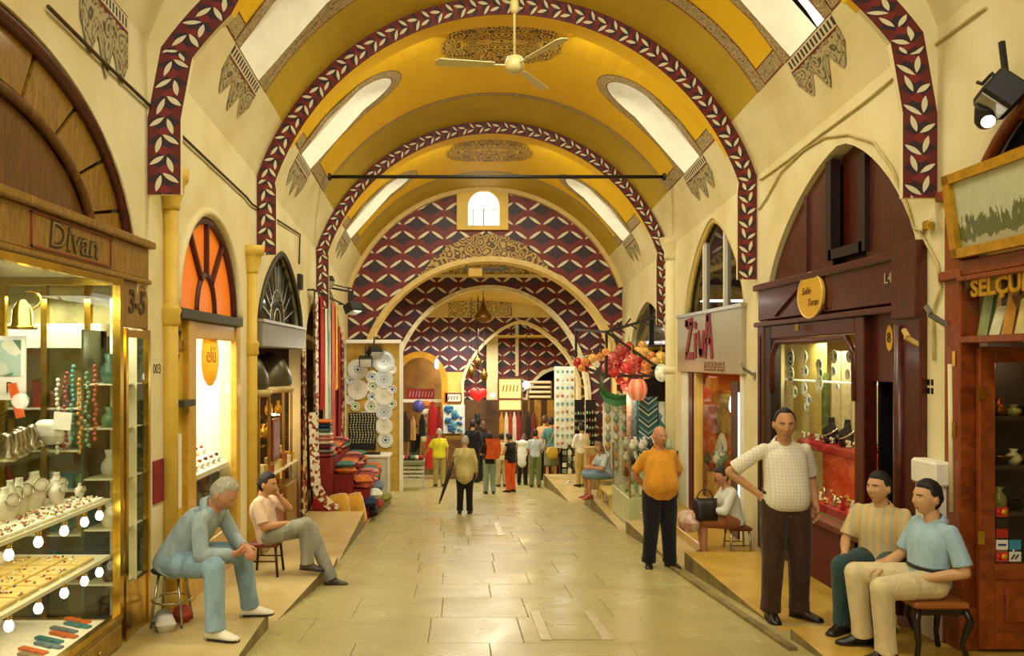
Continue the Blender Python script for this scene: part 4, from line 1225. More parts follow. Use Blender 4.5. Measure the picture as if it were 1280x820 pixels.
for k_, (yy, lab) in enumerate(((10.95, 'nearer warm lit cabinet with grey dome roof, half hidden by the column'), (12.45, 'farther warm lit cabinet with a grey dome roof in the dark shop'))):
    xx = -2.95; w = .36
    t = thing('domed_cabinet', lab, 'cabinet', (xx, yy, -.8))
    MB().lathe([(.32, 1.38), (.36, 1.45), (.34, 1.6), (.24, 1.8), (.08, 1.9), (.02, 1.93)], (xx, yy, 0), 18).build('dome', BRONZE, t)
    MB().lathe([(.36, 1.30), (.4, 1.34), (.4, 1.38), (.34, 1.4)], (xx, yy, 0), 18).build('dome_rim', mat('pale_gilt_rim', '#cdb87a', .4), t)
    for dx, dy in ((w, w), (w, -w), (-w, w), (-w, -w)):
        MB().bar((xx+dx*.8, yy+dy*.8, -.8), (xx+dx*.8, yy+dy*.8, 1.31), .035).build('post', GOLDWOOD, t)
    MB().bx(xx-w, xx+w, yy-w, yy+w, -.8, -.1).build('base', GOLDWOOD, t, bev=.01)
    MB().bx(xx-w*.8, xx-w*.74, yy-w*.8, yy+w*.8, -.1, 1.3).build('back', WARMGLOW, t)
    for zz in (.25, .6, .95): MB().bx(xx-w*.8, xx+w*.78, yy-w*.78, yy+w*.78, zz, zz+.012).build('shelf', GLASS, t)
    n_ = 0
    for zz in (-.1, .262, .612, .962):
        for dy in (-.17, .0, .17):
            n_ += 1; h = R.uniform(.14, .24); s = MB()
            s.lathe([(.04, 0), (.06, h*.3), (.05, h*.55), (.02, h*.75), (.03, h)], (xx+R.uniform(-.05, .15), yy+dy, zz), 10)
            tag(s.build('brass_ewer', GOLD), f'gold ewer in the {"nearer" if k_ == 0 else "farther"} domed cabinet, {ORD[n_-1]} counting up the shelves', 'ewer', 'gold ewers in the domed cabinets')
KILIM = spotty('brown_kilim_cloth', ['#6b3a1c', '#c9a45a', '#3a2014', '#a8622a', '#e0cf9c', '#7a1c18'], 12, .9, .2)
def hanging(name, label, x0, y0, y1, z0, z1, m, group=None, th=.03, face=0, wav=.02):
    """cloth hanging flat on the left wall with soft folds"""
    s = MB()
    for sg in (0, 1):
        s.grid(lambda a, b: (x0+sg*th*-1+wav*math.sin(a*14+b*2)*(.4+.6*(1-b)), y0+(y1-y0)*a, z0+(z1-z0)*b+.02*math.sin(a*9)*(1-b)), 18, 12)
    return tag(s.build(name, m), label, 'textile', group)
hanging('hanging_kilim', 'brown patterned kilim strip hanging beside the farther domed cabinet', XL+.06, 13.1, 13.45, -.78, 1.95, KILIM)
o = thing('framed_print', 'small violet framed print leaning in the dark shop above the seated youth', 'picture', (-2.66, 11.6, .55))
MB().bx(-2.68, -2.64, 11.4, 11.85, .35, .95).build('frame', REDWOOD, o); MB().bx(-2.64, -2.635, 11.45, 11.8, .4, .9).build('print', mat('violet_print', '#a88a98', .6, var=.2, scale=9), o)
for k_ in range(9):
    yy = 10.6+k_*.3; h = R.uniform(.1, .22)
    s = MB(); s.box((-2.75, yy, .18+h/2), (.16, .18, h), rz=R.uniform(-.3, .3))
    nm, c_ = [('red', '#a0241c'), ('cream', '#e2d2a0'), ('gold', '#c9962c')][k_ % 3]
    tag(s.build('gift_box', mat('box_'+nm, c_, .5), bev=.006), f'{nm} gift box on the glass counter of the dark shop, {ORD[k_]} from the camera', 'box', 'gift boxes on the dark shop counter')
t = thing('glass_counter', 'low glass counter behind the seated youth in the dark shop', 'counter', (-2.75, 11.8, -.8))
MB().bx(-2.9, -2.62, 10.5, 13.1, -.8, -.2).build('base', REDWOOD, t, bev=.01)
MB().bx(-2.9, -2.6, 10.5, 13.1, .165, .18).build('top', SHELF, t)
MB().bx(-2.625, -2.62, 10.5, 13.1, -.2, .165).build('pane', GLASS, t)
MB().bx(-2.9, -2.89, 10.5, 13.1, -.2, .165).build('lit_back', WARMGLOW, t)
# ------------------------------------------------------------------ LEFT 4: textile stall
SC = [('white and brown flowered', spotty('flowered_scarf', ['#efe6cf', '#e8dcc0', '#a8552a', '#f2ead8', '#7a3a20'], 20, .9, .1), 13.95, 14.25, -.6, 3.0),
      ('plain red', mat('red_cloth', '#b8201c', .8, var=.15), 14.45, 14.85, .9, 2.95), ('white', mat('white_cloth', '#efe6cc', .8, var=.06), 14.95, 15.25, .2, 3.0),
      ('teal over white', mat('teal_cloth', '#3f9094', .8, var=.2, scale=1.2, col2='#d9d6c0'), 15.3, 15.65, .3, 2.95), ('orange and pink', mat('orange_cloth', '#e07a2a', .8, scale=1.5, col2='#c8386a'), 15.75, 16.15, -.1, 2.95),
      ('yellow', mat('yellow_cloth', '#e8b83a', .8, var=.15), 16.25, 16.5, 1.2, 2.9), ('crimson', mat('crimson_cloth', '#a81c3a', .8, var=.15), 16.6, 16.95, -.1, 2.5), ('dark patterned', KILIM, 17.05, 17.5, -.4, 2.4)]
for nm, m, a, b, z0, z1 in SC:
    hanging('hanging_scarf', f'{nm} scarf hanging in a long strip at the textile stall', XL+.12, a, b, z0, z1, m, 'scarves at the textile stall')
room(-4.4, XL-.2, 13.7, 18.0, -1.1, 2.9, mat('stall_interior', '#7a5a30', .8, var=.3, scale=3))
t = thing('scarf_rail', 'dark rail the long scarves hang from on the left wall', 'rail', (XL+.1, 15.6, 3.0))
MB().tube([(XL+.1, 13.85, 3.02), (XL+.1, 17.6, 3.02)], .02, 6).build('rail', BLACK, t)
for yy in (13.9, 15.7, 17.5): MB().bar((XL-.02, yy, 3.02), (XL+.1, yy, 3.02), .03).build('bracket', BLACK, t)
# red draped stepped table
REDV = mat('dark_red_drape', '#8a1c14', .8, var=.15, scale=3, bmp=.1)
for st, (x0, x1, z1) in zip(('tallest', 'middle', 'lowest'), ((-2.62, -2.25, .0), (-2.25, -1.9, -.28), (-1.9, -1.62, -.55))):
    t = thing('draped_table', st+' of the three stepped stall tables draped in dark red cloth', 'table', ((x0+x1)/2, 15.5, -1.08), 0, 'stepped red tables')
    s = MB(); s.grid(lambda a, b: (x0+(x1-x0)*a, 14.5-.02*math.sin(a*20)*(1-b), -1.08+(z1+1.08)*b), 12, 4); s.build('front_drape', REDV, t)
    MB().bx(x0+.005, x1-.005, 14.52, 16.6, -1.08, z1).build('table_body', REDV, t)
TCOLS = [('teal', '#4f7f7a'), ('cream', '#e8dcc0'), ('brick red', '#a8402a'), ('navy', '#2a3a5a'), ('pink', '#d88a7a'), ('grey', '#8a8a80'), ('orange', '#d8742a'), ('white', '#f0e8d8'), ('maroon', '#6a1c20'), ('ochre', '#c99a3a')]
k_ = 0
for (x0, x1, z1) in ((-2.6, -2.25, .0), (-2.25, -1.9, -.28), (-1.9, -1.6, -.55)):
    for yy in (14.65, 15.0, 15.35, 15.7, 16.05, 16.4):
        for lv in range(2):
            nm, c_ = TCOLS[(k_*3+lv) % len(TCOLS)]; k_ += 1
            s = pillow_mb(((x0+x1)/2+R.uniform(-.03, .03), yy, z1+.06+lv*.11), (.17, .15, .065), rz_(R.uniform(-.5, .5)) @ rx(R.uniform(-.15, .15)), 7)
            tag(s.build('folded_textile', mat('textile_'+nm.replace(' ', '_'), c_, .85, var=.2, scale=12)), f'{nm} folded textile, {"top" if lv else "bottom"} one of stack {ORD[(k_-1)//2]} on the red draped table', 'textile', 'folded textiles on the red table')
for k_ in range(9):
    nm, c_ = TCOLS[(k_*3+2) % 10]
    s = pillow_mb((-2.45, 14.35, .1+k_*.075), (.2, .16, .04), rz_(R.uniform(-.08, .08)), 6)
    tag(s.build('folded_carpet', mat('textile_'+nm.replace(' ', '_'), c_)), f'{nm} folded cloth in the tall neat stack by the scarves, {ORD[k_]} from the bottom', 'textile', 'tall stack of folded cloth')
tag(MB().bx(-2.62, -2.27, 14.2, 14.5, -1.08, .06).build('stack_box', REDV), 'dark red covered box under the tall stack of folded cloth', 'box')
YC = mat('yellow_cushion_cloth', '#d9a02a', .8, var=.12, scale=5, bmp=.1)
for k_, (x_, y_, a) in enumerate(((-2.08, 13.98, -.3), (-1.82, 14.05, -.45))):
    t = thing('cushion', ['left yellow cushion propped upright before the red table', 'right yellow cushion propped upright before the red table'][k_], 'cushion', (x_, y_, -1.08), 0, 'yellow cushions')
    M = ry(a*.6) @ rx(1.25)
    pillow_mb((x_, y_, -.82), (.17, .27, .07), M, 12).build('cover', YC, t)
    ring = [Vector((x_, y_, -.82))+M @ Vector((.17*math.copysign(abs(math.cos(w))**.4, math.cos(w)), .27*math.copysign(abs(math.sin(w))**.4, math.sin(w)), 0)) for w in [2*PI*j/32 for j in range(32)]]
    MB().tube(ring, .018, 6, closed=True).build('piping', mat('flowered_piping', '#e8d8b0', .8, var=.4, scale=30, col2='#b8502a'), t)
s = MB(); s.grid(lambda a, b: (-2.55+.42*a+.03*math.sin(b*9), 13.93+.12*math.sin(a*PI)*-1*b*(1-b)*2, -1.06+.5*b*(1-.25*a)+.02*math.sin(a*13)), 14, 10); s.grid(lambda a, b: (-2.55+.42*a, 14.05, -1.06+.5*b*(1-.25*a)), 6, 6)
tag(s.build('red_sack', spotty('red_gold_brocade', ['#9a1616', '#a81c1c', '#8a1212', '#c8761c', '#b01818'], 14, .7, .2)), 'red and gold brocade sack slumped at the stall corner', 'sack')
s = MB(); pts = [(-2.5, 13.75, 0.9), (-2.47, 13.72, .2), (-2.44, 13.7, -.35), (-2.3, 13.74, -.62), (-2.1, 13.8, -.78)]
for i in range(len(pts)-1): s.bar(pts[i], pts[i+1], .16, .03, up=(0, 1, 0))
tag(s.build('draped_runner', MATS['flowered_scarf']), 'white flowered runner draped down onto the red sack', 'textile')
# low pallet and rolled rugs on the kerb edge
s = MB(); s.bx(-2.4, -1.62, 13.9, 14.25, -1.08, -1.02); tag(s.build('floor_rug', mat('pink_brown_rug', '#c08a5a', .9, var=.25, scale=9)), 'pinkish brown rug on the platform under the yellow cushions', 'rug')
for k_, (x_, y_, z_, nm, c_) in enumerate(((-1.62, 14.6, -.78, 'navy', '#22304e'), (-1.58, 15.0, -.7, 'white', '#e8e4d8'), (-1.56, 15.4, -.62, 'grey blue', '#6a7a8a'), (-1.6, 14.75, -.98, 'black', '#1c1a1c'), (-1.58, 15.3, -.95, 'red', '#a82a22'), (-1.5, 16.0, -.95, 'olive', '#8a8a3a'))):
    s = pillow_mb((x_, y_, z_), (.13, .2, .09), rz_(R.uniform(-.4, .4)), 8)
    tag(s.build('bundled_cloth', mat('bundle_'+nm.replace(' ', '_'), c_, .85)), f'{nm} cloth bundle at the street edge of the textile stall', 'textile', 'cloth bundles at the street edge')
# white counter, plate board, bead board
t = thing('white_counter', 'white and glass counter in front of the plate board', 'counter', (-1.9, 16.9, -1.08))
MB().bx(-2.4, -1.46, 16.7, 17.3, -1.08, -.24).build('body', mat('pale_counter_glass', '#dfe0c4', .3, var=.06), t, bev=.01)
MB().bx(-2.43, -1.43, 16.66, 17.33, -.24, -.19).build('top', WHITE, t, bev=.008)
for x_ in (-2.4, -1.48): MB().bx(x_, x_+.04, 16.66, 16.7, -1.08, -.24).build('corner_post', WHITE, t)
tag(MB().bx(-2.0, -1.65, 16.8, 17.0, -.19, -.15).build('black_tray', BLACK, bev=.006), 'black tray lying on the white counter', 'tray')
t = thing('plate_board', 'yellow board hung all over with painted ceramic plates', 'display board', (-1.9, 17.6, -1.08))
MB().bx(-2.5, -1.28, 17.6, 17.66, -1.08, 2.2).build('board', mat('yellow_board', '#d9b040', .7), t)
MB().bx(-1.3, -1.22, 17.56, 17.7, -1.08, 2.2).build('edge_post', WHITE, t)
MB().bx(-2.52, -2.46, 17.56, 17.7, -1.08, 2.2).build('edge_post', WHITE, t)
t = thing('board_canopy', 'white scalloped canopy board along the top of the plate board', 'canopy', (-1.9, 17.5, 2.0))
MB().bx(-2.45, -1.25, 17.35, 17.6, 2.16, 2.24).build('canopy_board', WHITE, t, bev=.01)
def plate_mats():
    out = []
    for nm, a, b_, c in (('blue rimmed white', '#eef0e8', '#3a6a9a', '#d8e2e0'), ('green rimmed white', '#eeeedd', '#5a8a5a', '#e0e6d0'), ('pale grey blue', '#dfe6e4', '#8aa0b0', '#b8c8d0'), ('plain white', '#f2efe2', '#c8c8b8', '#ecead8')):
        m, nt, b = base_mat('plate_'+nm.replace(' ', '_')); setp(b, .2, 0, .5)
        x, y, z = sepxyz(nt, coords(nt))
        rr_ = ((x*x)+(z*z)+(y*y)).sqrt()
        ang_ = x._m('ARCTAN2', z)
        pet = ((ang_*1.273).fract()-.5).abs()
        c1 = mixc(nt, (rr_*28.0).fract().gt(.62), lin(a), lin(c))
        c1 = mixc(nt, rr_.lt(.035).max((rr_-.07).abs()._m('LESS_THAN', .012)*(pet.gt(.2))), c1, lin(b_))
        nt.links.new(c1, b.inputs['Base Color']); out.append((nm, m))
    return out
PLATES = plate_mats()
def plate_obj(c, r, facing, which, label, group):
    nm, m = PLATES[which % 4]
    s = MB(); prof = [(r*.5, .0), (r*.55, -.004), (r*.98, .018), (r, .022), (r*.97, .024), (r*.6, .008), (r*.1, .006)]
    n = 20; V = []
    for rr_, z in prof:
        for k in range(n):
            a = 2*PI*k/n
            if facing == '-Y': V.append((c[0]+rr_*math.cos(a), c[1]-z, c[2]+rr_*math.sin(a)))
            else: V.append((c[0]+(-z if facing == '-X' else z), c[1]+rr_*math.cos(a), c[2]+rr_*math.sin(a)))
    s.add(V, [(i*n+k, i*n+(k+1) % n, (i+1)*n+(k+1) % n, (i+1)*n+k) for i in range(len(prof)-1) for k in range(n)]+[tuple((len(prof)-1)*n+k for k in range(n))], 0, True)
    return tag(s.build('ceramic_plate', m, loc=Vector(c), fix=True), label.format(nm), 'plate', group)
pp = [(447, 462, 13), (463, 449, 10), (480, 452, 14), (447, 487, 13), (465, 471, 8), (466, 483, 8), (480, 474, 12), (480, 495, 12), (465, 496, 6), (464, 508, 9), (480, 515, 11), (480, 533, 11), (482, 550, 10), (444, 508, 6), (455, 520, 6), (490, 462, 6), (490, 487, 6), (490, 505, 6), (437, 475, 6), (437, 500, 6)]
for k_, (x_, y_, r_) in enumerate(pp):
    p = px(x_, y_, 17.58); plate_obj(p, r_*.0176, '-Y', k_, 'hung {} plate on the yellow board, '+f'{ORD[k_]} of them counting downwards', 'plates on the yellow board')
t = thing('bead_board', 'black panel hung with pale bead necklaces below the plates', 'display board', px(453, 560, 17.55))
p0, p1 = px(436, 562, 17.57), px(470, 516, 17.57)
MB().bx(p0.x, p1.x, 17.55, 17.58, p0.z, p1.z).build('panel', BLACK, t)
for k_ in range(9):
    s = MB(); x_ = p0.x+.05+k_*.063
    for j in range(12): s.ball((x_+.012*math.sin(j), 17.53, p1.z-.04-j*.055), (.02, .015, .024), 5, 4)
    s.build('necklace', mat('olive_white_beads', '#c9c79a', .4, var=.3, scale=20), t)
# floodlights on the left
def flood(c, aim, label, s_=1.0):
    t = thing('floodlight', label, 'floodlight', c)
    d = Vector(aim).normalized(); M = d.to_track_quat('Y', 'Z').to_matrix()
    MB().box(c, (.26*s_, .16*s_, .2*s_), M=M).build('housing', BLACK, t, bev=.02)
    MB().box(Vector(c)+d*.085*s_, (.22*s_, .01, .16*s_), M=M).build('glass_front', mat('lamp_glass', '#b8b4a0', .1), t)
    MB().bar(Vector(c)-d*.05, Vector(c)+Vector((0, 0, .3*s_)), .03).build('bracket', BLACK, t)
    return t
t = thing('lamp_arm', 'thin black lamp arm reaching out from the left wall', 'bracket', px(425, 365, 15.2))
MB().tube([px(398, 357, 15.2), px(440, 365, 15.2)], .02, 6).build('arm', BLACK, t); MB().tube([px(398, 352, 15.2), px(440, 361, 15.2)], .012, 6).build('stay', BLACK, t)
flood(px(408, 352, 15.0), (.3, -.5, -.6), 'black floodlight on the left wall above the scarves')
flood(px(441, 385, 15.2), (.3, -.2, -.8), 'black floodlight at the end of the thin wall arm', 1.15)
flood(px(468, 440, 17.2), (.3, -.5, -.6), 'black floodlight over the plate board', 1.1)
flood(px(457, 452, 17.0), (.1, -.8, -.4), 'second black floodlight hanging before the plate board', 1.1)
# cable along the left wall
cab = MB(); pts = [surf(60+6*k, 8+60*k/10) for k in range(11)]+[surf(126+k*13, 74+k*12.3) for k in range(15)]+[surf(315+k*15, 255+k*9.5) for k in range(5)]+[surf(374, 330)]
cab.tube(pts, .014, 6); tag(cab.build('wall_cable', mat('brown_cable', '#4a3418', .7)), 'thick brown cable running along the left wall over the lunettes', 'cable')
tag(MB().bx(XL, XL+.06, 13.0, 13.2, 2.95, 3.2).build('junction_box', BLACK), 'black junction box at the end of the wall cable', 'box')
# floor clutter beside the old man's stool
for k_, (x_, y_, nm, c_) in enumerate(((-2.45, 6.62, 'grey crumpled', '#8d8a78'), (-2.33, 6.75, 'red', '#b8402a'), (-2.38, 6.5, 'white crumpled', '#d8d2c0'))):
    tag(pillow_mb((x_, y_, -.34), (.06, .08, .07), rz_(k_), 6).build('crumpled_bag', mat('bag_'+nm.split()[0], c_, .6)), f'{nm} bag on the platform beside the metal stool', 'bag', 'bags beside the metal stool')
# =================================================================== RIGHT 1: Selcuk shop
t = thing('cabinet_post', 'red brown carved wooden door post of the nearest shop on the right', 'door post', (XR, 6.28, -.43))
MB().bx(XR-.02, XR+.14, 6.16, 6.36, -.43, 3.12).build('post', REDWOOD, t, bev=.01)
MB().bx(XR-.05, XR+.14, 6.12, 6.4, -.43, -.1).build('foot', REDWOOD, t, bev=.012)
MB().bx(XR-.06, XR+.14, 6.1, 6.42, 3.06, 3.14).build('cap', REDWOOD, t, bev=.012)
MB().bx(XR-.05, XR+.14, 6.12, 6.4, 2.42, 2.5).build('ring', REDWOOD, t, bev=.012)
for zz in (.35, 1.2, 1.75): MB().bx(XR-.03, XR-.02, 6.2, 6.24, zz, zz+.12).build('hinge', BRASS, t)
t = thing('shop_beam', 'red brown wooden beam under the gold framed picture', 'beam', (XR, 5, 2.44))
MB().bx(XR-.03, XR+.14, 3.0, 6.16, 2.44, 2.56).build('board', REDWOOD, t, bev=.01)
MB().bx(XR-.05, XR+.14, 3.0, 6.16, 2.4, 2.44).build('moulding', REDWOOD, t, bev=.008)
t = thing('gold_framed_picture', 'large gold framed landscape picture tilted above the nearest right shop', 'picture', (XR-.05, 5.4, 2.56))
y0_, y1_, z0_, z1_ = 4.6, 6.13, 2.57, 3.2
T = lambda z: XR-.09-(z-z0_)*.12
for a, b, c, d in ((y0_, y1_, z0_, z0_+.07), (y0_, y1_, z1_-.07, z1_), (y0_, y0_+.08, z0_, z1_), (y1_-.08, y1_, z0_, z1_)):
    s = MB(); P_ = [(a, c), (b, c), (b, d), (a, d)]
    s.prism(P_, .05, lambda u, v, q: (T(v)+q-.02, u, v)); s.build('frame_bar', GOLD, t, fix=True)
def picture_mat():
    m, nt, b = base_mat('misty_forest_print'); setp(b, .12, 0, .5)
    x, y, z = sepxyz(nt, coords(nt))
    h = z/.63
    n = NX(nt, noise_n(nt, scaled(nt, coords(nt), (3, 9, 2)), 2.2, 5, .7))
    tree = (h+(n-.5)*.9).lt(.45)
    c = mixc(nt, tree, lin('#cfd2b4'), lin('#55613a'))
    c = mixc(nt, (h+(n-.5)*.25).lt(.22), c, lin('#b9b790'))
    c = mixc(nt, NX(nt, noise_n(nt, coords(nt), 14, 3))*.5, c, lin('#8a8a5c'))
    nt.links.new(c, b.inputs['Base Color']); return m
s = MB(); s.add([(T(z0_)+.02, y0_+.06, z0_+.05), (T(z0_)+.02, y1_-.06, z0_+.05), (T(z1_)+.02, y1_-.06, z1_-.05), (T(z1_)+.02, y0_+.06, z1_-.05)], [(3, 2, 1, 0)])
s.build('landscape_print', picture_mat(), t)
SCARF = [('white spotted', '#eae4d0'), ('lime green', '#a8c83a'), ('orange', '#e2661e'), ('cream', '#e6d8a0'), ('red', '#b8281c'), ('pale green', '#b8c88a'), ('gold', '#d8a030')]
# lunette and lamps above
t = thing('dark_lunette', 'dark timber framed lunette above the gold framed picture', 'window', (XR+.1, 4.4, 3.2))
MB().prism([(2.65+3.5*k/30, arch_fn(2.65, 6.15, 2.7, 3.85, 'round')(2.65+3.5*k/30)) for k in range(31)], .02, lambda a, b, q: (XR+.12+q, a, b)).build('pane', DKG, t)
MB().tube([(XR+.04, 2.65+3.5*k/30, arch_fn(2.65, 6.15, 2.7, 3.86, 'round')(2.65+3.5*k/30)) for k in range(31)], .05, 6).build('arch_frame', REDWOOD, t)
for zz in (3.28, 3.5): MB().bar((XR+.07, 3.0, zz), (XR+.07, 5.9, zz), .035).build('glazing_bar', REDWOOD, t)
flood(pxX(1252, 118, XR-.18), (-.5, .2, -.6), 'black floodlight with curled cables high over the gold picture', 1.2)
t = thing('spotlight', 'black spotlight with a bright lens beside the floodlight', 'spotlight', pxX(1235, 140, XR-.2))
c_ = pxX(1233, 142, XR-.2)
MB().lathe([(.05, -.1), (.07, -.06), (.075, .08), (.06, .09)], c_, 14, M=rx(.9) @ ry(-.4)).build('body', BLACK, t)
MB().ball(c_+Vector((-.02, -.05, -.07)), .045, 10, 6).build('lens', emis('spot_lens', (1, .95, .8), 3), t)
MB().tube([pxX(1250, 105, XR-.12), pxX(1240, 92, XR-.14), pxX(1228, 105, XR-.14), pxX(1222, 103, XR-.14)], .014, 6).build('cable', BLACK, t)
# lettered shelf of scarves
t = thing('lettered_glass', 'glass fascia with gold SELCUK lettering over the row of scarves', 'sign', (XR, 5, 2.0))
MB().bx(XR-.0, XR+.005, 3.0, 6.14, 1.98, 2.41).build('pane', GLASS, t)
text('lettering', 'SELÇUK', (XR-.008, 6.04, 2.33), .17, '-X', GOLD, t, .006, 0, .006, align='LEFT', sx=1.12)
MB().bx(XR-.02, XR+.3, 3.0, 6.16, 1.93, 1.98).build('shelf', REDWOOD, t, bev=.006)
MB().bx(XR+.3, XR+.32, 3.0, 6.16, 1.95, 2.44).build('back_board', mat('dark_red_back', '#4a1c10', .6), t)
k_ = 0
for yy in [6.02-.135*i for i in range(12)]:
    nm, c_ = [('green and white', '#9aa06a'), ('white', '#efe6cc'), ('gold', '#d0902a'), ('cream', '#e2d090'), ('orange gold', '#dd9a22'), ('white spotted', None), ('lime green', '#a2c02c'), ('orange red', '#d8481c'), ('grey', '#8a8a80'), ('pink', '#d8788a'), ('yellow', '#e8c83a'), ('red', '#a82018')][k_]
    m = spotty('white_spotted_silk', ['#efe8d8', '#e6dcc8', '#8a5a6a', '#f4eee0'], 40, .6, 0) if c_ is None else mat('silk_'+nm.replace(' ', '_'), c_, .5, var=.12, scale=8)
    s = MB(); z1 = 2.02+R.uniform(.16, .3)
    s.grid(lambda a, b: (XR+.06+.03*math.sin(a*PI)*-1+.06*b, yy-.055+.11*a, 1.985+(z1-1.985)*b), 6, 5)
    s.grid(lambda a, b: (XR+.09+.06*b, yy-.055+.11*a, 1.985+(z1-1.985)*b), 2, 2)
    tag(s.build('rolled_scarf', m), f'{nm} silk scarf in the row under the gold lettering, {ORD[k_]} from the pier', 'scarf', 'scarves under the gold lettering'); k_ += 1
tag(MB().box((XR+.1, 5.62, 2.2), (.02, .2, .13), M=ry(-.2)).build('small_plaque', mat('brown_plaque', '#6a4a22', .4)), 'small brown plaque leaning on the scarves', 'plaque')
# open door leaf seen face on
DY = 6.1
D = thing('glass_door', 'open red brown wooden door with big pane and payment stickers', 'door', (XR+.5, DY, -.42))
x0_, x1_ = XR+.08, XR+.98
for a, b in ((x0_, x0_+.12), (x1_-.12, x1_)): MB().bx(a, b, DY-.025, DY+.025, -.4, 1.9).build('stile', REDWOOD, D, bev=.006)
for a, b in ((1.78, 1.9), (.13, .25), (-.4, -.27)): MB().bx(x0_+.12, x1_-.12, DY-.025, DY+.025, a, b).build('rail', REDWOOD, D, bev=.006)
MB().bx(x0_+.12, x1_-.12, DY-.01, DY+.02, -.27, .13).build('lower_panel', REDWOOD, D)
MB().bx(x0_+.2, x1_-.2, DY-.028, DY-.01, -.2, .07).build('raised_panel', REDWOOD, D, bev=.02)
MB().bx(x0_+.12, x1_-.12, DY-.004, DY+.004, .25, 1.78).build('pane', GLASS, D)
for zz in (.4, 1.5): MB().bx(x0_-.02, x0_+.03, DY-.035, DY-.02, zz, zz+.1).build('hinge', BRASS, D)
st = [(0, .52, '#b8301c', None), (0, .43, '#2a2018', None), (0, .36, '#a8281c', None), (0, .27, '#e8e4d8', 'card'), (1, .27, '#3a8ab0', 'card'), (0, .18, '#c8401c', 'mc'), (1, .18, '#dcdccc', 'clip')]
for col, zz, c_, kd in st:
    xa = x0_+.135+col*.1; zz += .085; hot = kd is None and zz > .6
    p_ = MB().bx(xa, xa+.09, DY-.008, DY-.005, zz-.0, zz+.075).build('payment_sticker', mat('sticker_'+c_[1:], c_, .4, var=.02), D)
    if kd == 'mc' or hot:
        for q, cc in ((.028, '#c81c14'), (.06, '#e8a020')): MB().lathe([(.022, -.002), (.022, .002)], (xa+q, DY-.01-q*.02, zz+.037), 14, axis='Y').build('disc', mat('disc_'+cc[1:], cc, .4), p_)
    if kd == 'card' and col == 0: MB().bx(xa+.015, xa+.075, DY-.011, DY-.008, zz+.03, zz+.045).build('stripe', mat('blue_stripe', '#2a3a7a', .4), p_)
    if kd == 'clip':
        for q in (.03, .058): MB().tube([(xa+q-.015, DY-.011, zz+.02), (xa+q+.01, DY-.011, zz+.055)], .005, 5).build('mark', BLACK, p_)
# goods on shelves behind the door glass
t = thing('goods_cabinet', 'dark wall cabinet of shelves seen through the open glass door', 'cabinet', (XR+.7, 6.3, -.42))
MB().bx(XR+.16, XR+1.6, 6.44, 6.47, -.42, 1.95).build('back', mat('dark_cabinet_back', '#2a1a10', .7), t)
for zz in (.22, .62, .98, 1.36): MB().bx(XR+.16, XR+1.6, 6.2, 6.44, zz-.03, zz).build('shelf', mat('dark_shelf_wood', '#3a2416', .5), t)
GOODS = [('brass', '#b88a2a', 1), ('olive glazed', '#8f8a3a', 0), ('cream', '#d8c890', 0), ('dark bronze', '#4a3018', 1), ('silver', '#b8b49a', 1), ('copper', '#a85a2a', 1)]
for j, zz in enumerate((.22, .62, .98, 1.36)):
    for q in range(6):
        nm, c_, me_ = GOODS[(j*5+q*2) % 6]; x_ = XR+.26+q*.115; h = R.uniform(.08, .2)
        s = MB()
        if (q+j) % 3 == 0: s.lathe([(.03, 0), (.05, .01), (.1, .07), (.105, .075), (.04, .02)], (x_, 6.3, zz), 12)
        else: s.lathe([(.04, 0), (.06, h*.35), (.05, h*.6), (.02, h*.8), (.035, h)], (x_, 6.3, zz), 12)
        tag(s.build('metal_vessel', mat('vessel_'+nm.replace(' ', '_'), c_, .3, me_)), f'{nm} vessel behind the door, {ORD[q]} from the post on the {["lowest", "second", "third", "top"][j]} shelf', 'vessel', 'vessels behind the open door')
lamp('goods_cabinet_light', (XR+.5, 6.17, 1.8), 7, (1, .8, .5), radius=.06)
# white pier fittings
def bracket(x, y, X, label, m):
    t = thing('wall_bracket', label, 'bracket', pxX(x, y, X))
    p = pxX(x, y, X); MB().bar(p, p+Vector((-.16, 0, .1)), .035).build('arm', m, t); MB().bar(p+Vector((-.16, -.03, .1)), p+Vector((-.16, .03, .16)), .03).build('tip', m, t)
    MB().box(p, (.03, .06, .1)).build('base_plate', m, t)
bracket(1186, 408, XR, 'dark metal wall bracket on the white pier by the red brown post', GREY_METAL)
bracket(1156, 436, XR, 'yellowish wall bracket on the white pier by the dark portal', CREAMWOOD)
bracket(944, 470, XR, 'small grey wall bracket on the pier by the ziva sign', GREY_METAL)
for k_, (x, y) in enumerate(((1163, 478), (1193, 430))):
    p = pxX(x, y, XR-.001); t = thing('stencil_mark', ['black stencilled mark low on the white pier', 'black stencilled mark next to the red brown post'][k_], 'mark', p)
    for dz in (0, -.07): 
        for dy in (-.025, .025): MB().box(p+Vector((0, dy, dz)), (.002, .035, .05)).build('block', BLACK, t)
for nm, lab, pts in (('conduit', 'thin cream cable drooping down the white pier under the leaf band', [(1160, 280), (1150, 290), (1172, 330), (1176, 360), (1166, 390), (1168, 470)]), ('conduit', 'long thin cream cable running over the dark portal arch', [(948, 262), (958, 248), (976, 215), (1004, 188), (1030, 172), (1060, 168), (1092, 178), (1115, 210), (1135, 260), (1142, 285), (1160, 290)]), ('conduit', 'pale cable climbing from the portal across the right wall', [(950, 225), (985, 200), (1030, 165), (1080, 128), (1150, 70), (1210, 25), (1240, 4)])):
    P_ = []
    for i in range(len(pts)-1):
        for k in range(4): P_.append(surf(pts[i][0]+(pts[i+1][0]-pts[i][0])*k/4, pts[i][1]+(pts[i+1][1]-pts[i][1])*k/4, .02))
    tag(MB().tube(P_, .012, 6).build(nm, mat('cream_cable', '#c9b878', .6)), lab, 'cable')
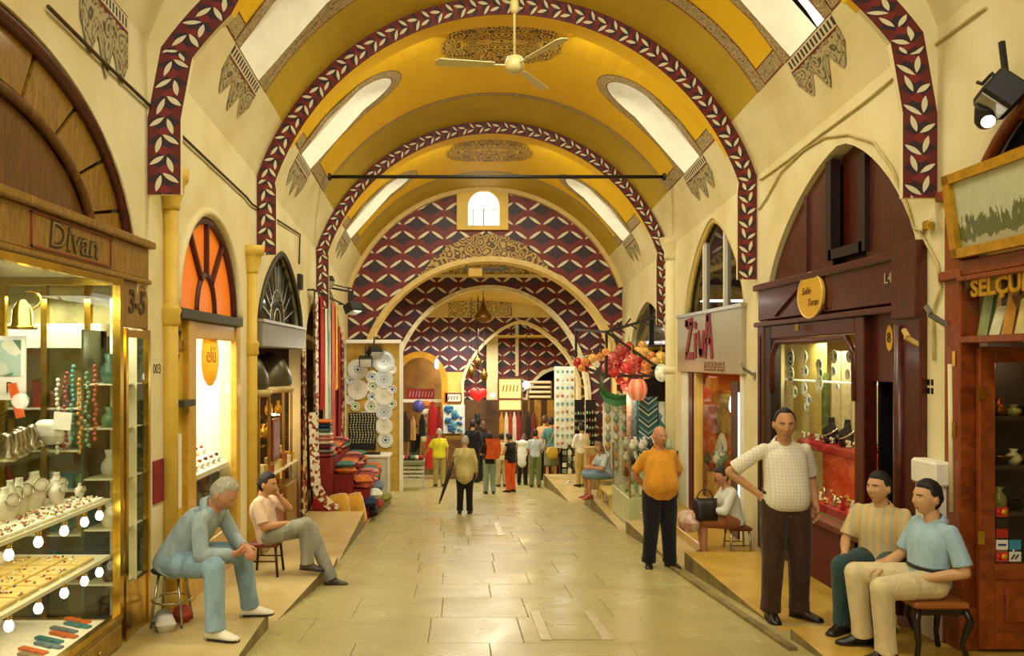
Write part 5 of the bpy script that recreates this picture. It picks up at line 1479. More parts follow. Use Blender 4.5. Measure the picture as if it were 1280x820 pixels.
tag(MB().tube([pxX(1188, 455, XR-.02), pxX(1190, 640, XR-.02)], .02, 8).build('conduit_pipe', PLASTER), 'white conduit pipe running down the white pier', 'pipe')
t = thing('meter_box', 'white boxy cover on the pier behind the seated man in blue', 'box', pxX(1170, 585, XR-.06))
p = pxX(1163, 590, XR-.07); MB().box(p, (.14, .34, .2)).build('cover', WHITE, t, bev=.02); MB().bx(p.x-.05, XR, p.y-.13, p.y+.13, -.43, p.z-.1).build('lower_duct', WHITE, t, bev=.01)
t = thing('tap', 'small brass pipe fitting on the white pier below the leaf band', 'fitting', pxX(1163, 280, XR-.03))
p = pxX(1160, 282, XR-.04); MB().box(p, (.06, .08, .08)).build('body', BRASS, t, bev=.01); MB().bar(p, p+Vector((-.06, -.15, .02)), .025).build('arm', CREAMWOOD, t)

# =================================================================== RIGHT 2: dark wooden portal
XP = XR+.06
t = thing('portal_lunette', 'pointed dark red wooden lunette with a sunken tall panel in the middle', 'lunette', (XP, 8.2, 2.7))
fp = arch_fn(*ROP[1]); n = 40
P_ = [(6.74+(10.04-6.74)*k/n, fp(6.74+3.3*k/n)) for k in range(n+1)]
def clipped(a, b): return [(a, 2.68)]+[(a+(b-a)*k/10, fp(a+(b-a)*k/10)-.02) for k in range(11)]+[(b, 2.68)]
for a, b, dx in ((6.76, 7.72, 0), (8.42, 9.0, 0), (9.04, 10.02, 0), (7.72, 8.42, .1)):
    MB().prism(clipped(a, b), .03, lambda u, v, q: (XP+dx+q, u, v)).build('panel', DARKWOOD, t, fix=True)
for yy in (7.72, 8.42): MB().bar((XP-.0, yy, 2.85), (XP, yy, fp(yy)-.05), .1, .12).build('stile', mat('near_black_wood', '#1c0806', .4), t)
MB().bar((XP, 7.72, 2.9), (XP, 8.42, 2.9), .1, .1).build('rail', MATS['near_black_wood'], t)
MB().bar((XP, 9.02, 2.68), (XP, 9.02, fp(9.02)-.04), .06).build('moulding', DARKWOOD, t)
MB().prism([(a, b+.01) for a, b in P_], .02, lambda u, v, q: (XP+.16+q, u, v)).build('backing', MATS['near_black_wood'], t)
t = thing('portal_fascia', 'dark red wooden fascia board of the portal with a sunken panel', 'fascia', (XR, 8.4, 2.24))
MB().bx(XR-.03, XR+.12, 6.98, 10.28, 2.3, 2.7).build('board', DARKWOOD, t, bev=.01)
MB().bx(XR-.08, XR+.12, 6.98, 10.34, 2.68, 2.76).build('cornice', DARKWOOD, t, bev=.015)
MB().bx(XR-.07, XR+.12, 6.98, 10.34, 2.22, 2.28).build('lower_moulding', DARKWOOD, t, bev=.012)
MB().bx(XR-.1, XR+.12, 6.62, 7.0, 2.15, 2.8).build('end_block', DARKWOOD, t, bev=.012)
for sg in (0, 1):
    MB().bar((XR-.035, 9.7-sg*1.35, 2.34), (XR-.035, 9.02, 2.62) if not sg else (XR-.035, 9.02, 2.62), .05, .03).build('carved_brace', DARKWOOD, t)
text('numerals', 'L4', (XR-.036, 7.16, 2.53), .14, '-X', mat('pale_chalk', '#b8a888', .7), t, .002)
t = thing('oval_sign', 'yellow oval sign with two faint lines of script on the dark fascia', 'sign', (XR-.05, 9.05, 2.5))
s = MB(); s.prism([(8.68+.31*math.cos(2*PI*k/28), 2.5+.255*math.sin(2*PI*k/28)) for k in range(28)], .03, lambda a, b, q: (XR-.07+q, a, b)); s.build('oval_plate', mat('yellow_sign_paint', '#dba818', .4, var=.04), t, fix=True)
MB().tube([(XR-.065, 8.68+.3*math.cos(2*PI*k/28), 2.5+.245*math.sin(2*PI*k/28)) for k in range(28)], .014, 6, closed=True).build('oval_rim', mat('pale_gold_rim', '#e8c870', .4), t)
for w_, yy, z in (('Sekle', 8.76, 2.55), ('Turan', 8.6, 2.42)): text('script', w_, (XR-.073, yy, z), .11, '-X', mat('brown_script', '#6a4010', .5), t, .002, .3)
MB().bx(XR-.09, XR-.07, 8.92, 9.02, 2.13, 2.2).build('tag', BRASS, t)
t = thing('portal_post', 'thick dark red wooden post at the near side of the portal', 'door post', (XR, 6.8, -.5))
MB().bx(XR-.06, XR+.12, 6.62, 6.98, -.52, 2.2).build('post', DARKWOOD, t, bev=.012)
MB().tube([(XR-.06, 6.93, -.4), (XR-.06, 6.93, 2.1)], .05, 10).build('half_column', DARKWOOD, t)
t = thing('portal_post', 'slim dark post at the far side of the portal beside the white pier', 'door post', (XR, 10.2, -.56))
MB().bx(XR-.04, XR+.12, 10.06, 10.28, -.6, 2.24).build('post', DARKWOOD, t, bev=.012)
MB().bx(XR-.05, XR-.04, 10.16, 10.22, -.5, 2.1).build('inlay', MATS['near_black_wood'], t)
t = thing('portal_window_frame', 'dark red wooden window frame with rounded top corners in the portal', 'window frame', (XR, 8.8, -.56))
MB().bx(XR-.03, XR+.1, 7.6, 7.78, -.56, 2.22).build('mullion', DARKWOOD, t, bev=.01)
MB().bx(XR-.03, XR+.1, 9.86, 10.06, -.56, 2.22).build('mullion', MATS['near_black_wood'], t, bev=.01)
MB().bx(XR-.03, XR+.1, 7.78, 9.86, 2.06, 2.22).build('head', DARKWOOD, t, bev=.01)
c_ = [(7.78, 1.4), (7.8, 1.85), (7.95, 2.02), (9.7, 2.02), (9.84, 1.85), (9.86, 1.4)]
MB().tube([(XR-.02, a, b) for a, b in c_], .035, 8).build('rounded_moulding', DARKWOOD, t)
MB().bx(XR-.08, XR+.1, 7.6, 10.06, .05, .12).build('sill', mat('brown_sill', '#6a3014', .4), t, bev=.01)
MB().bx(XR-.03, XR+.1, 7.6, 10.06, -.56, .05).build('lower_panel', mat('dark_red_velvet_panel', '#5a120e', .6), t)
MB().bx(XR+.03, XR+.035, 7.78, 9.86, .12, 2.06).build('pane', GLASS, t)
t = thing('portal_doorway', 'dark doorway filled by a black shade sheet with a small yellow oval plate', 'door', (XR+.3, 7.3, -.5))
MB().bx(XR+.3, XR+.34, 6.98, 7.6, -.56, 2.2).build('leaf', mat('doorway_shade_black', '#0e0706', .5), t)  # black sheet puts the open doorway's shade into the colour
MB().bx(XR+.11, XR+1.5, 7.57, 7.61, -.56, 2.2).build('doorway_shade_panel', MATS['doorway_shade_black'], t)  # panel added so the opening reads dark
MB().bx(XR+.05, XR+.12, 6.98, 7.6, 1.6, 2.22).build('transom_panel', DARKWOOD, t)
o_ = MB().prism([(7.28+.055*math.cos(2*PI*k/16), 2.0+.12*math.sin(2*PI*k/16)) for k in range(16)], .01, lambda a, b, q: (XR+.04+q, a, b)); o_.build('oval_plate', MATS['yellow_sign_paint'], t, fix=True)
text('numeral', '8', (XR+.035, 7.28, 2.0), .13, '-X', BLACK, t, .002)
# window contents: beige cloth back, shelf rod, plates, red velvet stands
room(XR+.14, XR+1.5, 7.62, 10.42, -.3, 2.2, mat('beige_window_back', '#cdb77a', .8, var=.1, scale=3))
lamp('portal_window_light', (XR+.4, 8.8, 2.0), 70, (1, .9, .65), kind='AREA', size=.3, size_y=1.8)
BEIGE = mat('cream_hanging_cloth', '#e2d3a0', .85, var=.08, scale=14)
t = thing('embroidered_cloth', 'cream embroidered cloth hanging in panels at the back of the portal window', 'textile', (XR+.5, 8.3, .6))
for k_ in range(5):
    s = MB(); a = 8.1+k_*.235; s.grid(lambda u, v: (XR+.44+.012*math.sin(u*PI), a+.22*u, .9+1.0*v), 5, 4); s.build('panel', BEIGE, t)
s = MB(); s.grid(lambda u, v: (XR+.46, 9.42+.95*u, .9+1.1*v), 6, 4); tag(s.build('yellow_cloth', mat('pale_yellow_cloth', '#e6cf70', .8, var=.08)), 'pale yellow cloth panel behind the hung plates', 'textile')
s = MB(); s.grid(lambda u, v: (XR+.42+.03*math.sin(u*6), 9.28+.16*u, .9+.75*v), 5, 4); tag(s.build('green_cloth', mat('olive_green_cloth', '#6e7a3a', .8, var=.25, scale=9)), 'olive green cloth strip between the cream cloths', 'textile')
t = thing('display_rod', 'bright glass rod shelf across the portal window under the top plates', 'shelf', (XR+.3, 8.8, 1.55))
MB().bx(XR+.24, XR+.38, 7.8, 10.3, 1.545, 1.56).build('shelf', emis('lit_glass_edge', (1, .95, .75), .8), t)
pw = [(989, 448, 15), (1007, 446, 10), (1026, 456, 9), (1045, 446, 10), (990, 468, 12), (1008, 464, 9), (1026, 480, 12), (1007, 486, 10), (1044, 464, 7), (995, 490, 9), (1012, 500, 9), (1048, 484, 6), (1062, 468, 8), (975, 470, 8), (1027, 466, 8), (1010, 508, 6), (1064, 446, 9)]
for k_, (x_, y_, r_) in enumerate(pw):
    p = pxX(x_, y_, XR+.2); plate_obj(p, r_*p.y*.00088, '-X', k_*3+k_//4, '{} plate hung in the portal window, '+f'{ORD[k_]} of them counting downwards', 'plates in the portal window')
REDVEL = mat('bright_red_velvet', '#b8141c', .75, var=.2, scale=6)
t = thing('velvet_stand', 'two tier red velvet jewellery stand filling the lower portal window', 'display stand', (XR+.3, 8.8, .12))
MB().bx(XR+.14, XR+.5, 7.8, 9.84, .12, .2).build('lower_tier', REDVEL, t)
MB().bx(XR+.28, XR+.6, 7.8, 9.84, .74, .84).build('upper_tier', REDVEL, t, bev=.02)
MB().bx(XR+.6, XR+.63, 7.8, 9.84, .12, .9).build('back', mat('orange_lit_back', '#d8642a', .6, var=.4, scale=4, col2='#a81c14'), t)
lamp('portal_jewel_light', (XR+.32, 8.8, .7), 9, (1, .7, .4), kind='AREA', size=.2, size_y=1.8)
BUSTB = mat('black_velvet_bust', '#1c1010', .8)
for k_, yy in enumerate((9.22, 8.84)):
    o = thing('necklace_bust', f'{"left" if k_ == 0 else "right"} black necklace bust with silver collar on the red velvet stand', 'display bust', (XR+.42, yy, .84), 0, 'black necklace busts')
    MB().lathe([(.07, 0), (.08, .03), (.1, .1), (.09, .17), (.04, .21), (.03, .28), (.03, .3)], (XR+.42, yy, .84), 14).build('bust', BUSTB, o)
    MB().tube([(XR+.42-.1*math.cos(a)*.9, yy+.1*math.sin(a), 1.0-.07*math.cos(a)) for a in [PI*(k-6)/9 for k in range(13)]], .012, 6).build('necklace', SILVER, o)
for j, (zz, xx) in enumerate(((.21, .22), (.21, .36), (.85, .36), (.85, .5))):
    for q in range(11):
        yy = 7.96+q*.185+R.uniform(-.02, .02)
        if j == 3 and 8.7 < yy < 9.36: continue
        o = tag(thing('jewel_piece', f'{["silver", "gold", "white", "garnet"][(j+q) % 4]} jewel on the {"lower" if j < 2 else "upper"} velvet tier, {ORD[q]} from the door, {"front" if j % 2 == 0 else "back"} row', 'jewellery', (XR+xx, yy, zz), 0, 'jewellery on the red velvet'))
        s = MB(); h = R.uniform(.04, .12)
        s.lathe([(.03, 0), (.035, .01), (.015, h*.5), (.025, h), (.01, h+.01)], (XR+xx, yy, zz), 8); s.build('stand', [SILVER, GOLD, VELVET, REDVEL][(j+q) % 4], o)
        MB().ball((XR+xx-.02, yy, zz+h), .022, 6, 4).build('stone', STONES, o)
room(XR+.34, XR+1.6, 6.6, 7.6, -.56, 2.2, MATS['doorway_shade_black'])  # near-black walls carry the doorway's shade

# =================================================================== RIGHT 3: antiques shop
t = thing('antiques_lunette', 'pointed mullioned window over the grey ziva sign', 'window', (XR+.08, 12.3, 2.55))
fz = arch_fn(10.92, 13.69, 2.5, 3.94, 'pointed')
P_ = [(10.92+2.77*k/40, fz(10.92+2.77*k/40)) for k in range(41)]
MB().prism(P_, .01, lambda a, b, q: (XR+.1+q, a, b)).build('pane', mat('dark_mirror_glass', '#1c1a18', .03, .0, spec=1.0), t)
for yy in (11.85, 12.85): MB().bar((XR+.08, yy, 2.5), (XR+.08, yy, fz(yy)), .06).build('mullion', WHITE, t)
MB().tube([(XR+.06, *p) for p in P_], .045, 6).build('arch_frame', CREAMWOOD, t)
t = thing('antiques_sign', 'grey metal shop sign with red distressed ZIVA lettering', 'sign', (XR-.05, 12.4, 1.6))
SIGNG = mat('satin_grey_sign', '#b3ac92', .35, .35, var=.05, scale=2)
MB().bx(XR-.06, XR+.05, 10.78, 13.95, 1.6, 2.54).build('board', SIGNG, t, bev=.01)
MB().bx(XR-.08, XR+.05, 10.76, 13.97, 2.52, 2.57).build('top_edge', STEEL, t)
REDL = mat('distressed_red_letters', '#9c1420', .5, var=.35, scale=9)
def letter_bars(bars, parent, name):
    s = MB()
    for (a, b), (c, d), w in bars: s.bar((XR-.068, a, b), (XR-.068, c, d), w, .016, up=(1, 0, 0))
    s.build(name, REDL, parent)
L_ = lambda y, z: (13.45-y, 1.83+z)
letter_bars([(L_(0, .58), L_(.42, .6), .12), (L_(.38, .58), L_(.08, .06), .13), (L_(.02, .04), L_(.5, .04), .12), (L_(.1, .5), L_(.14, .62), .14)], t, 'letter_z')
letter_bars([(L_(.58, .0), L_(.56, .40), .11), (L_(.56, .48), L_(.6, .58), .11)], t, 'letter_i')
letter_bars([(L_(.72, .42), L_(.86, .02), .11), (L_(1.02, .42), L_(.9, .02), .11), (L_(.8, .1), L_(.96, .1), .1)], t, 'letter_v')
letter_bars([(L_(1.08, .0), L_(1.2, .66), .11), (L_(1.42, .0), L_(1.26, .66), .11), (L_(1.12, .26), L_(1.38, .26), .09), (L_(1.18, .62), L_(1.28, .62), .12)], t, 'letter_a')
text('lettering', 'antiques', (XR-.062, 11.95, 1.74), .2, '-X', mat('rust_letters', '#8a5030', .5), t, .003, sx=1.5)
text('small_line', 'handmade design', (XR-.062, 11.95, 1.655), .07, '-X', mat('rust_letters', '#8a5030'), t, .002, sx=2.0)
t = thing('antiques_shop_frame', 'dark red and white framed shop front under the ziva sign', 'shop window', (XR, 12.3, -.68))
MB().bx(XR-.02, XR+.1, 13.2, 13.42, -.7, 1.6).build('red_stile', mat('maroon_frame', '#5a1416', .45), t, bev=.01)
MB().bx(XR-.02, XR+.1, 13.02, 13.12, -.7, 1.6).build('pale_stile', CREAMWOOD, t, bev=.01)
MB().bx(XR-.02, XR+.1, 13.5, 13.85, -.8, 1.6).build('white_jamb', WHITE, t, bev=.01)
MB().bx(XR-.02, XR+.1, 11.05, 11.35, -.7, 1.5).build('brown_stile', wood('dark_brown_stile', '#3a1c10', '#5a3018'), t, bev=.01)
MB().bx(XR-.02, XR+.1, 10.86, 10.98, -.7, 1.6).build('white_jamb', WHITE, t, bev=.01)
MB().bx(XR-.02, XR+.0, 10.98, 11.05, -.1, 1.35).build('bright_tube', emis('white_tube', (1, .97, .9), 3), t)
MB().bx(XR-.02, XR+.1, 11.35, 13.02, -.7, -.4).build('plinth', mat('ochre_plinth', '#c09a3a', .5), t)
MB().bx(XR+.04, XR+.045, 11.35, 13.02, -.4, 1.55).build('pane', GLASS, t)
room(XR+.14, XR+1.2, 10.95, 13.45, -.7, 1.6, mat('orange_shop_interior', '#d8601c', .6, var=.3, scale=1.3, col2='#e09a2a'))
lamp('antiques_light', (XR+.5, 12.2, 1.45), 22, (1, .75, .38), kind='AREA', size=.5, size_y=1.6)
t = thing('portrait_picture', 'framed pale portrait painting glowing in the antiques shop window', 'picture', (XR+.4, 12.2, .85))
p0, p1 = pxX(880, 538, XR+.45), pxX(919, 490, XR+.45)
MB().bx(XR+.44, XR+.48, p1.y, p0.y, p0.z, p1.z).build('frame', GOLD, t)
MB().bx(XR+.435, XR+.44, p1.y+.06, p0.y-.06, p0.z+.05, p1.z-.05).build('canvas', mat('pale_green_canvas', '#c9c080', .6, var=.4, scale=4, col2='#8a7a3a'), t)
ym, zm = (p0.y+p1.y)/2, (p0.z+p1.z)/2
MB().lathe([(.2, -.003), (.2, .003)], (XR+.431, ym-.05, zm-.2), 16, axis='X', M=None).build('painted_shoulders', mat('painted_drape', '#b8983a', .7, var=.2), t)
MB().lathe([(.1, -.003), (.1, .003)], (XR+.43, ym-.05, zm+.08), 16, axis='X').build('painted_face', mat('painted_skin', '#d8b070', .7), t)
tag(MB().lathe([(.02, .15), (.05, .1), (.07, -.05), (.05, -.12), (.01, -.14)], pxX(917, 505, XR+.25), 12).build('hanging_lamp', emis('white_lamp_bulb', (1, .97, .9), 8)), 'bright white bulb hanging before the portrait', 'lamp')
for k_ in range(7):
    a = k_*.16; p = pxX(904-k_*2.5, 560+k_*5, XR+.35+k_*.01)
    nm, m = PLATES[k_ % 4]; plate_obj((p.x, p.y, p.z), .24-.012*k_, '-X', k_, '{} ceramic dish fanned out in the antiques window, '+f'{ORD[k_]} from the top', 'dishes in the antiques window')
for k_ in range(8):
    p = pxX(872+k_*6, 580+6*(k_ % 2), XR+.3); s = MB(); s.lathe([(.03, 0), (.07, .05), (.06, .12), (.02, .16), (.04, .2)], p, 10)
    tag(s.build('small_jug', m=None) if False else s.build('small_jug', mat('jug_'+['white', 'blue', 'green', 'red'][k_ % 4], ['#e8e4d0', '#5a7a8a', '#6a7a4a', '#a8402a'][k_ % 4], .3)), f'{["white", "blue", "green", "red"][k_ % 4]} jug on the antiques window ledge, {ORD[k_]} from the door jamb', 'jug', 'jugs in the antiques window')
tag(MB().bx(XR+.16, XR+.5, 11.4, 13.0, -.7, -.02).build('window_ledge', mat('ochre_ledge', '#c8902a', .5)), 'ochre ledge carrying dishes and jugs in the antiques window', 'ledge')
# pier column far right
t = thing('wall_column', 'cream half column with capital between the ziva sign and the lamp stall', 'column', (XR-.05, 14.5, fl(14.5)))
MB().lathe([(.11, -1.2), (.11, 3.6)], (XR-.03, 14.45, 0), 14).build('shaft', PLASTER, t)
MB().lathe([(.12, 3.6), (.14, 3.68), (.13, 3.75), (.2, 3.9), (.22, 4.0)], (XR-.03, 14.45, 0), 14).build('capital', PLASTER, t)
MB().lathe([(.115, 1.55), (.15, 1.6), (.12, 1.68)], (XR-.03, 14.45, 0), 14).build('ring', PLASTER, t)

# =================================================================== RIGHT 4: lamp stall
t = thing('dark_lunette', 'small pointed dark window above the lamp stall', 'window', (XR+.1, 16.4, 2.4))
fq = arch_fn(14.98, 17.97, 2.1, 2.98, 'pointed')
MB().prism([(14.98+2.99*k/30, fq(14.98+2.99*k/30)) for k in range(31)], .02, lambda a, b, q: (XR+.1+q, a, b)).build('pane', DKG, t)
MB().bar((XR+.08, 16.5, 2.1), (XR+.08, 16.5, 2.95), .06).build('mullion', BLACK, t)
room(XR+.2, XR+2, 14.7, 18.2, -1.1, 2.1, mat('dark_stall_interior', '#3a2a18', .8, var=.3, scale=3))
t = thing('stall_canopy', 'dark iron lattice canopy frame over the lamp stall', 'canopy', (3.0, 15.8, 1.4))
IRON = mat('dark_brown_iron', '#2e2618', .6, .3)
ca = [px(758, 415, 15.3), px(835, 392, 15.0), px(758, 470, 15.3), px(838, 470, 15.0), px(720, 412, 17.6), px(720, 455, 17.6)]
for i, j in ((0, 1), (2, 3), (0, 2), (1, 3), (0, 4), (2, 5), (4, 5), (0, 3)): MB().bar(ca[i], ca[j], .05).build('bar', IRON, t)
for k_ in range(10):
    f = k_/10; MB().bar(ca[0].lerp(ca[1], f)+Vector((0, 0, 0)), ca[0].lerp(ca[1], f+.1)+Vector((0, 0, .12 if k_ % 2 else -.12)), .03).build('lattice_bar', IRON, t)
for k_ in range(7):
    f = k_/6; MB().bar(ca[2].lerp(ca[3], f), ca[5].lerp(Vector((XR, 17.6, ca[5].z)), f), .025).build('ceiling_bar', IRON, t)
LC = [('red', (.6, .03, .03), .22), ('pink', (.62, .1, .08), .25), ('amber', (.95, .5, .1), .5), ('orange', (.85, .28, .06), .35), ('deep red', (.4, .015, .03), .2), ('pale yellow', (1, .8, .4), .7)]
def mosaic(nm, c, e):
    key = 'mosaic_glass_'+nm.replace(' ', '_')
    if key in MATS: return MATS[key]
    m, nt, b = base_mat(key); setp(b, .2)
    vo = nt.nodes.new('ShaderNodeTexVoronoi'); vo.inputs['Scale'].default_value = 22; nt.links.new(coords(nt), vo.inputs['Vector'])
    sp = nt.nodes.new('ShaderNodeSeparateColor'); nt.links.new(vo.outputs['Color'], sp.inputs[0])
    cc = ramp(nt, sp.outputs[0], [(.2, c), (.6, tuple(v*.55 for v in c)), (.9, tuple(min(1, v*1.2+.06) for v in c))])
    nt.links.new(cc, b.inputs['Base Color']); nt.links.new(cc, b.inputs['Emission Color']); b.inputs['Emission Strength'].default_value = e
    MATS[key] = m; return m
GL = [(775, 438, 7, 1), (786, 436, 8, 0), (798, 440, 7, 2), (806, 440, 6, 2), (814, 446, 7, 3), (826, 448, 9, 2), (764, 449, 9, 1), (776, 443, 8, 0), (790, 450, 8, 1), (760, 460, 8, 1), (772, 456, 8, 4), (783, 460, 8, 0), (798, 452, 7, 0), (808, 456, 7, 3), (768, 466, 7, 0), (784, 468, 9, 3), (797, 463, 8, 1), (776, 474, 7, 0), (792, 474, 8, 0), (783, 482, 8, 1), (795, 484, 8, 0), (808, 466, 8, 3), (770, 447, 7, 4), (789, 442, 7, 4), (731, 452, 5, 3), (722, 453, 6, 0), (741, 448, 6, 2), (735, 460, 6, 0), (745, 455, 5, 5), (750, 446, 5, 3), (727, 460, 5, 3), (757, 440, 5, 3), (740, 462, 5, 5), (803, 432, 6, 2), (818, 452, 6, 2)]
for k_, (x_, y_, r_, ci) in enumerate(GL):
    Y_ = 15.2+R.uniform(-.1, .75) if x_ > 752 else 16.6+R.uniform(0, .4)
    p = px(x_, y_, Y_); r = r_*Y_/1000*.98; nm, c, e = LC[ci]
    o = thing('mosaic_lamp', f'{nm} mosaic globe lamp, {ORD[sum(1 for g_ in GL[:k_] if g_[3] == ci)]} {nm} one of the lamp cluster', 'lamp', p, 0, 'mosaic globe lamps')
    MB().ball(p, r, 14, 9).build('globe', mosaic(nm, c, e), o)
    MB().lathe([(r*.35, r*.9), (r*.4, r*1.0), (r*.2, r*1.15), (.008, r*1.2), (.006, r*2.2)], p, 8).build('cap', BRASS, o)
p = px(827, 466, 14.9); o = thing('mosaic_lamp', 'big pale green oval glass lamp at the right end of the cluster', 'lamp', p, 0, 'mosaic globe lamps')
MB().ball(p, (.13, .13, .17), 16, 10).build('globe', mosaic('pale green', (.75, .85, .6), .35), o); MB().lathe([(.05, .17), (.05, .2), (.01, .24), (.006, .5)], p, 8).build('cap', BRASS, o)
p = px(797, 487, 15.1); o = thing('paper_lantern', 'coral striped ribbed lantern hanging below the red globes', 'lantern', p, 0)
for k_ in range(12):
    a = 2*PI*k_/12; s = MB(); s.grid(lambda u, v: p+Vector((math.cos(a+u*PI/6)*(.17+.015*math.sin(u*PI))*math.sin(.45+v*2.25)**.6, math.sin(a+u*PI/6)*(.17+.015*math.sin(u*PI))*math.sin(.45+v*2.25)**.6, .2-.4*v)), 3, 8)
    s.build('rib_panel', emis('coral_paper' if k_ % 2 else 'pale_coral_paper', (.8, .2, .1) if k_ % 2 else (.9, .42, .26), .3), o)
lamp('lamp_cluster_light', px(785, 462, 15.0)+Vector((0, -.35, 0)), 5, (1, .5, .25), radius=.15)
# goods of the stall
t = thing('pottery_display', 'tall white panel crowded with pale green pottery reliefs', 'display board', px(760, 600, 16.6))
p0, p1 = px(754, 590, 16.6), px(783, 503, 16.6)
MB().bx(p0.x, p1.x, 16.6, 16.66, -1.05, p1.z).build('panel', mat('white_lit_panel', '#f2efd8', .6, var=.1, scale=8), t)
for r_ in range(7):
    for q in range(3):
        x_ = p0.x+.09+q*.17; z_ = p1.z-.15-r_*.19; s = MB()
        s.lathe([(.02, -.07), (.055, -.02), (.06, .02), (.03, .06), (.04, .08)], (x_, 16.55, z_), 10)
        tag(s.build('pottery_piece', mat(['green_pottery', 'cream_pottery', 'amber_pottery'][(r_*2+q) % 3], ['#8fae8a', '#e8e0c0', '#cf9a4a'][(r_*2+q) % 3], .3)), f'{["green", "cream", "amber"][(r_*2+q) % 3]} pottery piece on the white panel, row {ORD[r_]} from the top, {["left", "middle", "right"][q]}', 'pottery', 'pottery on the white panel')
t = thing('green_awning', 'green curved awning edge over the white pottery panel', 'awning', px(768, 500, 16.3))
s = MB(); pa = [(750, 470), (751, 486), (756, 496), (770, 501), (786, 498)]
GREEN = mat('green_awning_cloth', '#2f7a3a', .6, var=.15)
for i in range(4):
    a, b = px(*pa[i], 16.3), px(*pa[i+1], 16.3); s.add([a, b, b+Vector((0, -.3, .12)), a+Vector((0, -.3, .12))], [(0, 1, 2, 3)]); s.add([a, b, b+Vector((0, 0, -.12)), a+Vector((0, 0, -.12))], [(0, 1, 2, 3)])
s.build('cloth', GREEN, t)
for k_, (x_, c_, nm) in enumerate(((787, '#c9a08a', 'pinkish'), (795, '#6a7a80', 'grey'))):
    a, b = px(x_-4, 600, 15.8), px(x_+4, 492, 15.8); s = MB(); s.grid(lambda u, v: (a.x+(b.x-a.x)*u, 15.8+.03*math.sin(u*PI)*-1, a.z+(b.z-a.z)*v), 4, 10)
    tag(s.build('hanging_strip', mat('strip_cloth_'+nm, c_, .8, var=.3, scale=14)), f'{nm} patterned cloth strip hanging beside the teal rug', 'textile')
def zig_mat():
    m, nt, b = base_mat('teal_zigzag_rug'); setp(b, .9)
    x, y, z = sepxyz(nt, coords(nt)); w = ((z*4.5)+(x/.5).tri()*.45).fract()
    c = ramp(nt, w.k, [(0, lin('#3f6f78')), (.3, lin('#dfe4d4')), (.45, lin('#2f5a68')), (.7, lin('#9ab4b0')), (.85, lin('#4f8088'))])
    c.node.color_ramp.interpolation = 'CONSTANT'
    nt.links.new(c, b.inputs['Base Color']); return m
ZIG = zig_mat()
a, b = px(799, 590, 15.5), px(822, 496, 15.5)
s = MB(); s.grid(lambda u, v: (a.x+(b.x-a.x)*u, 15.5, a.z+(b.z-a.z)*v), 8, 10); s.bx(a.x, b.x, 15.51, 15.53, a.z, b.z); tag(s.build('zigzag_rug', ZIG), 'teal and white zigzag rug hanging in the lamp stall', 'rug')
a, b = px(823, 580, 15.3), px(836, 502, 15.3)
s = MB(); s.grid(lambda u, v: (a.x+(b.x-a.x)*u, 15.3+.03*math.sin(u*9), a.z+(b.z-a.z)*v), 8, 10); tag(s.build('wavy_rug', spotty('wavy_teal_cloth', ['#cfd8cc', '#4f8088', '#e8e8dc', '#7aa0a0'], 7, .9, 0)), 'pale teal patterned rug hanging next to the cream column', 'rug')
t = thing('glass_showcase', 'glass showcase of white wares beside the man in the orange shirt', 'showcase', (3.1, 14.4, -1.04))
MB().bx(2.9, 3.75, 13.6, 15.1, -1.04, -.55).build('base', mat('pale_green_glass_base', '#c8cc9a', .3, var=.08), t, bev=.01)
for x_, y_ in ((2.92, 13.62), (3.73, 13.62), (2.92, 15.08), (3.73, 15.08)): MB().bar((x_, y_, -.55), (x_, y_, .25), .03).build('post', STEEL, t)
for zz in (-.3, -.02, .24): MB().bx(2.9, 3.75, 13.6, 15.1, zz, zz+.015).build('shelf', GLASS, t)
MB().bx(2.9, 3.75, 13.6, 13.605, -.55, .25).build('front_pane', GLASS, t); MB().bx(2.9, 2.905, 13.6, 15.1, -.55, .25).build('side_pane', GLASS, t)
n_ = 0
for zz in (-.54, -.285, -.005, .256):
    for q in range(5):
        for w in range(2):
            x_, y_ = 3.0+q*.16, 13.8+w*.5; s = MB()
            s.lathe([(.03, 0), (.06, .04), (.05, .1), (.025, .14), (.035, .17)], (x_, y_, zz), 10)
            tag(s.build('white_pot', mat(['white_ware', 'pale_green_ware', 'black_ware'][(q*3+w+n_) % 7 % 3], ['#efecdc', '#b8ccb0', '#22241f'][(q*3+w+n_) % 7 % 3], .25)), f'{["white", "pale green", "black"][(q*3+w+n_) % 7 % 3]} pot in the glass showcase, {ORD[q]} from the street, {"front" if w == 0 else "back"}, level {ORD[n_]}', 'pot', 'pots in the glass showcase')
    n_ += 1
t = thing('low_bench', 'low pale wooden display bench at the lamp stall corner', 'bench', px(775, 640, 15.4))
MB().bx(2.85, 3.5, 15.2, 16.2, -.8, -.74).build('top', CREAMWOOD, t, bev=.01)
for x_ in (2.9, 3.42):
    for y_ in (15.25, 16.1): MB().bar((x_, y_, -1.05), (x_, y_, -.8), .05).build('leg', CREAMWOOD, t)
lamp('lamp_stall_light', (3.3, 15.6, 1.0), 22, (1, .88, .6), radius=.15)
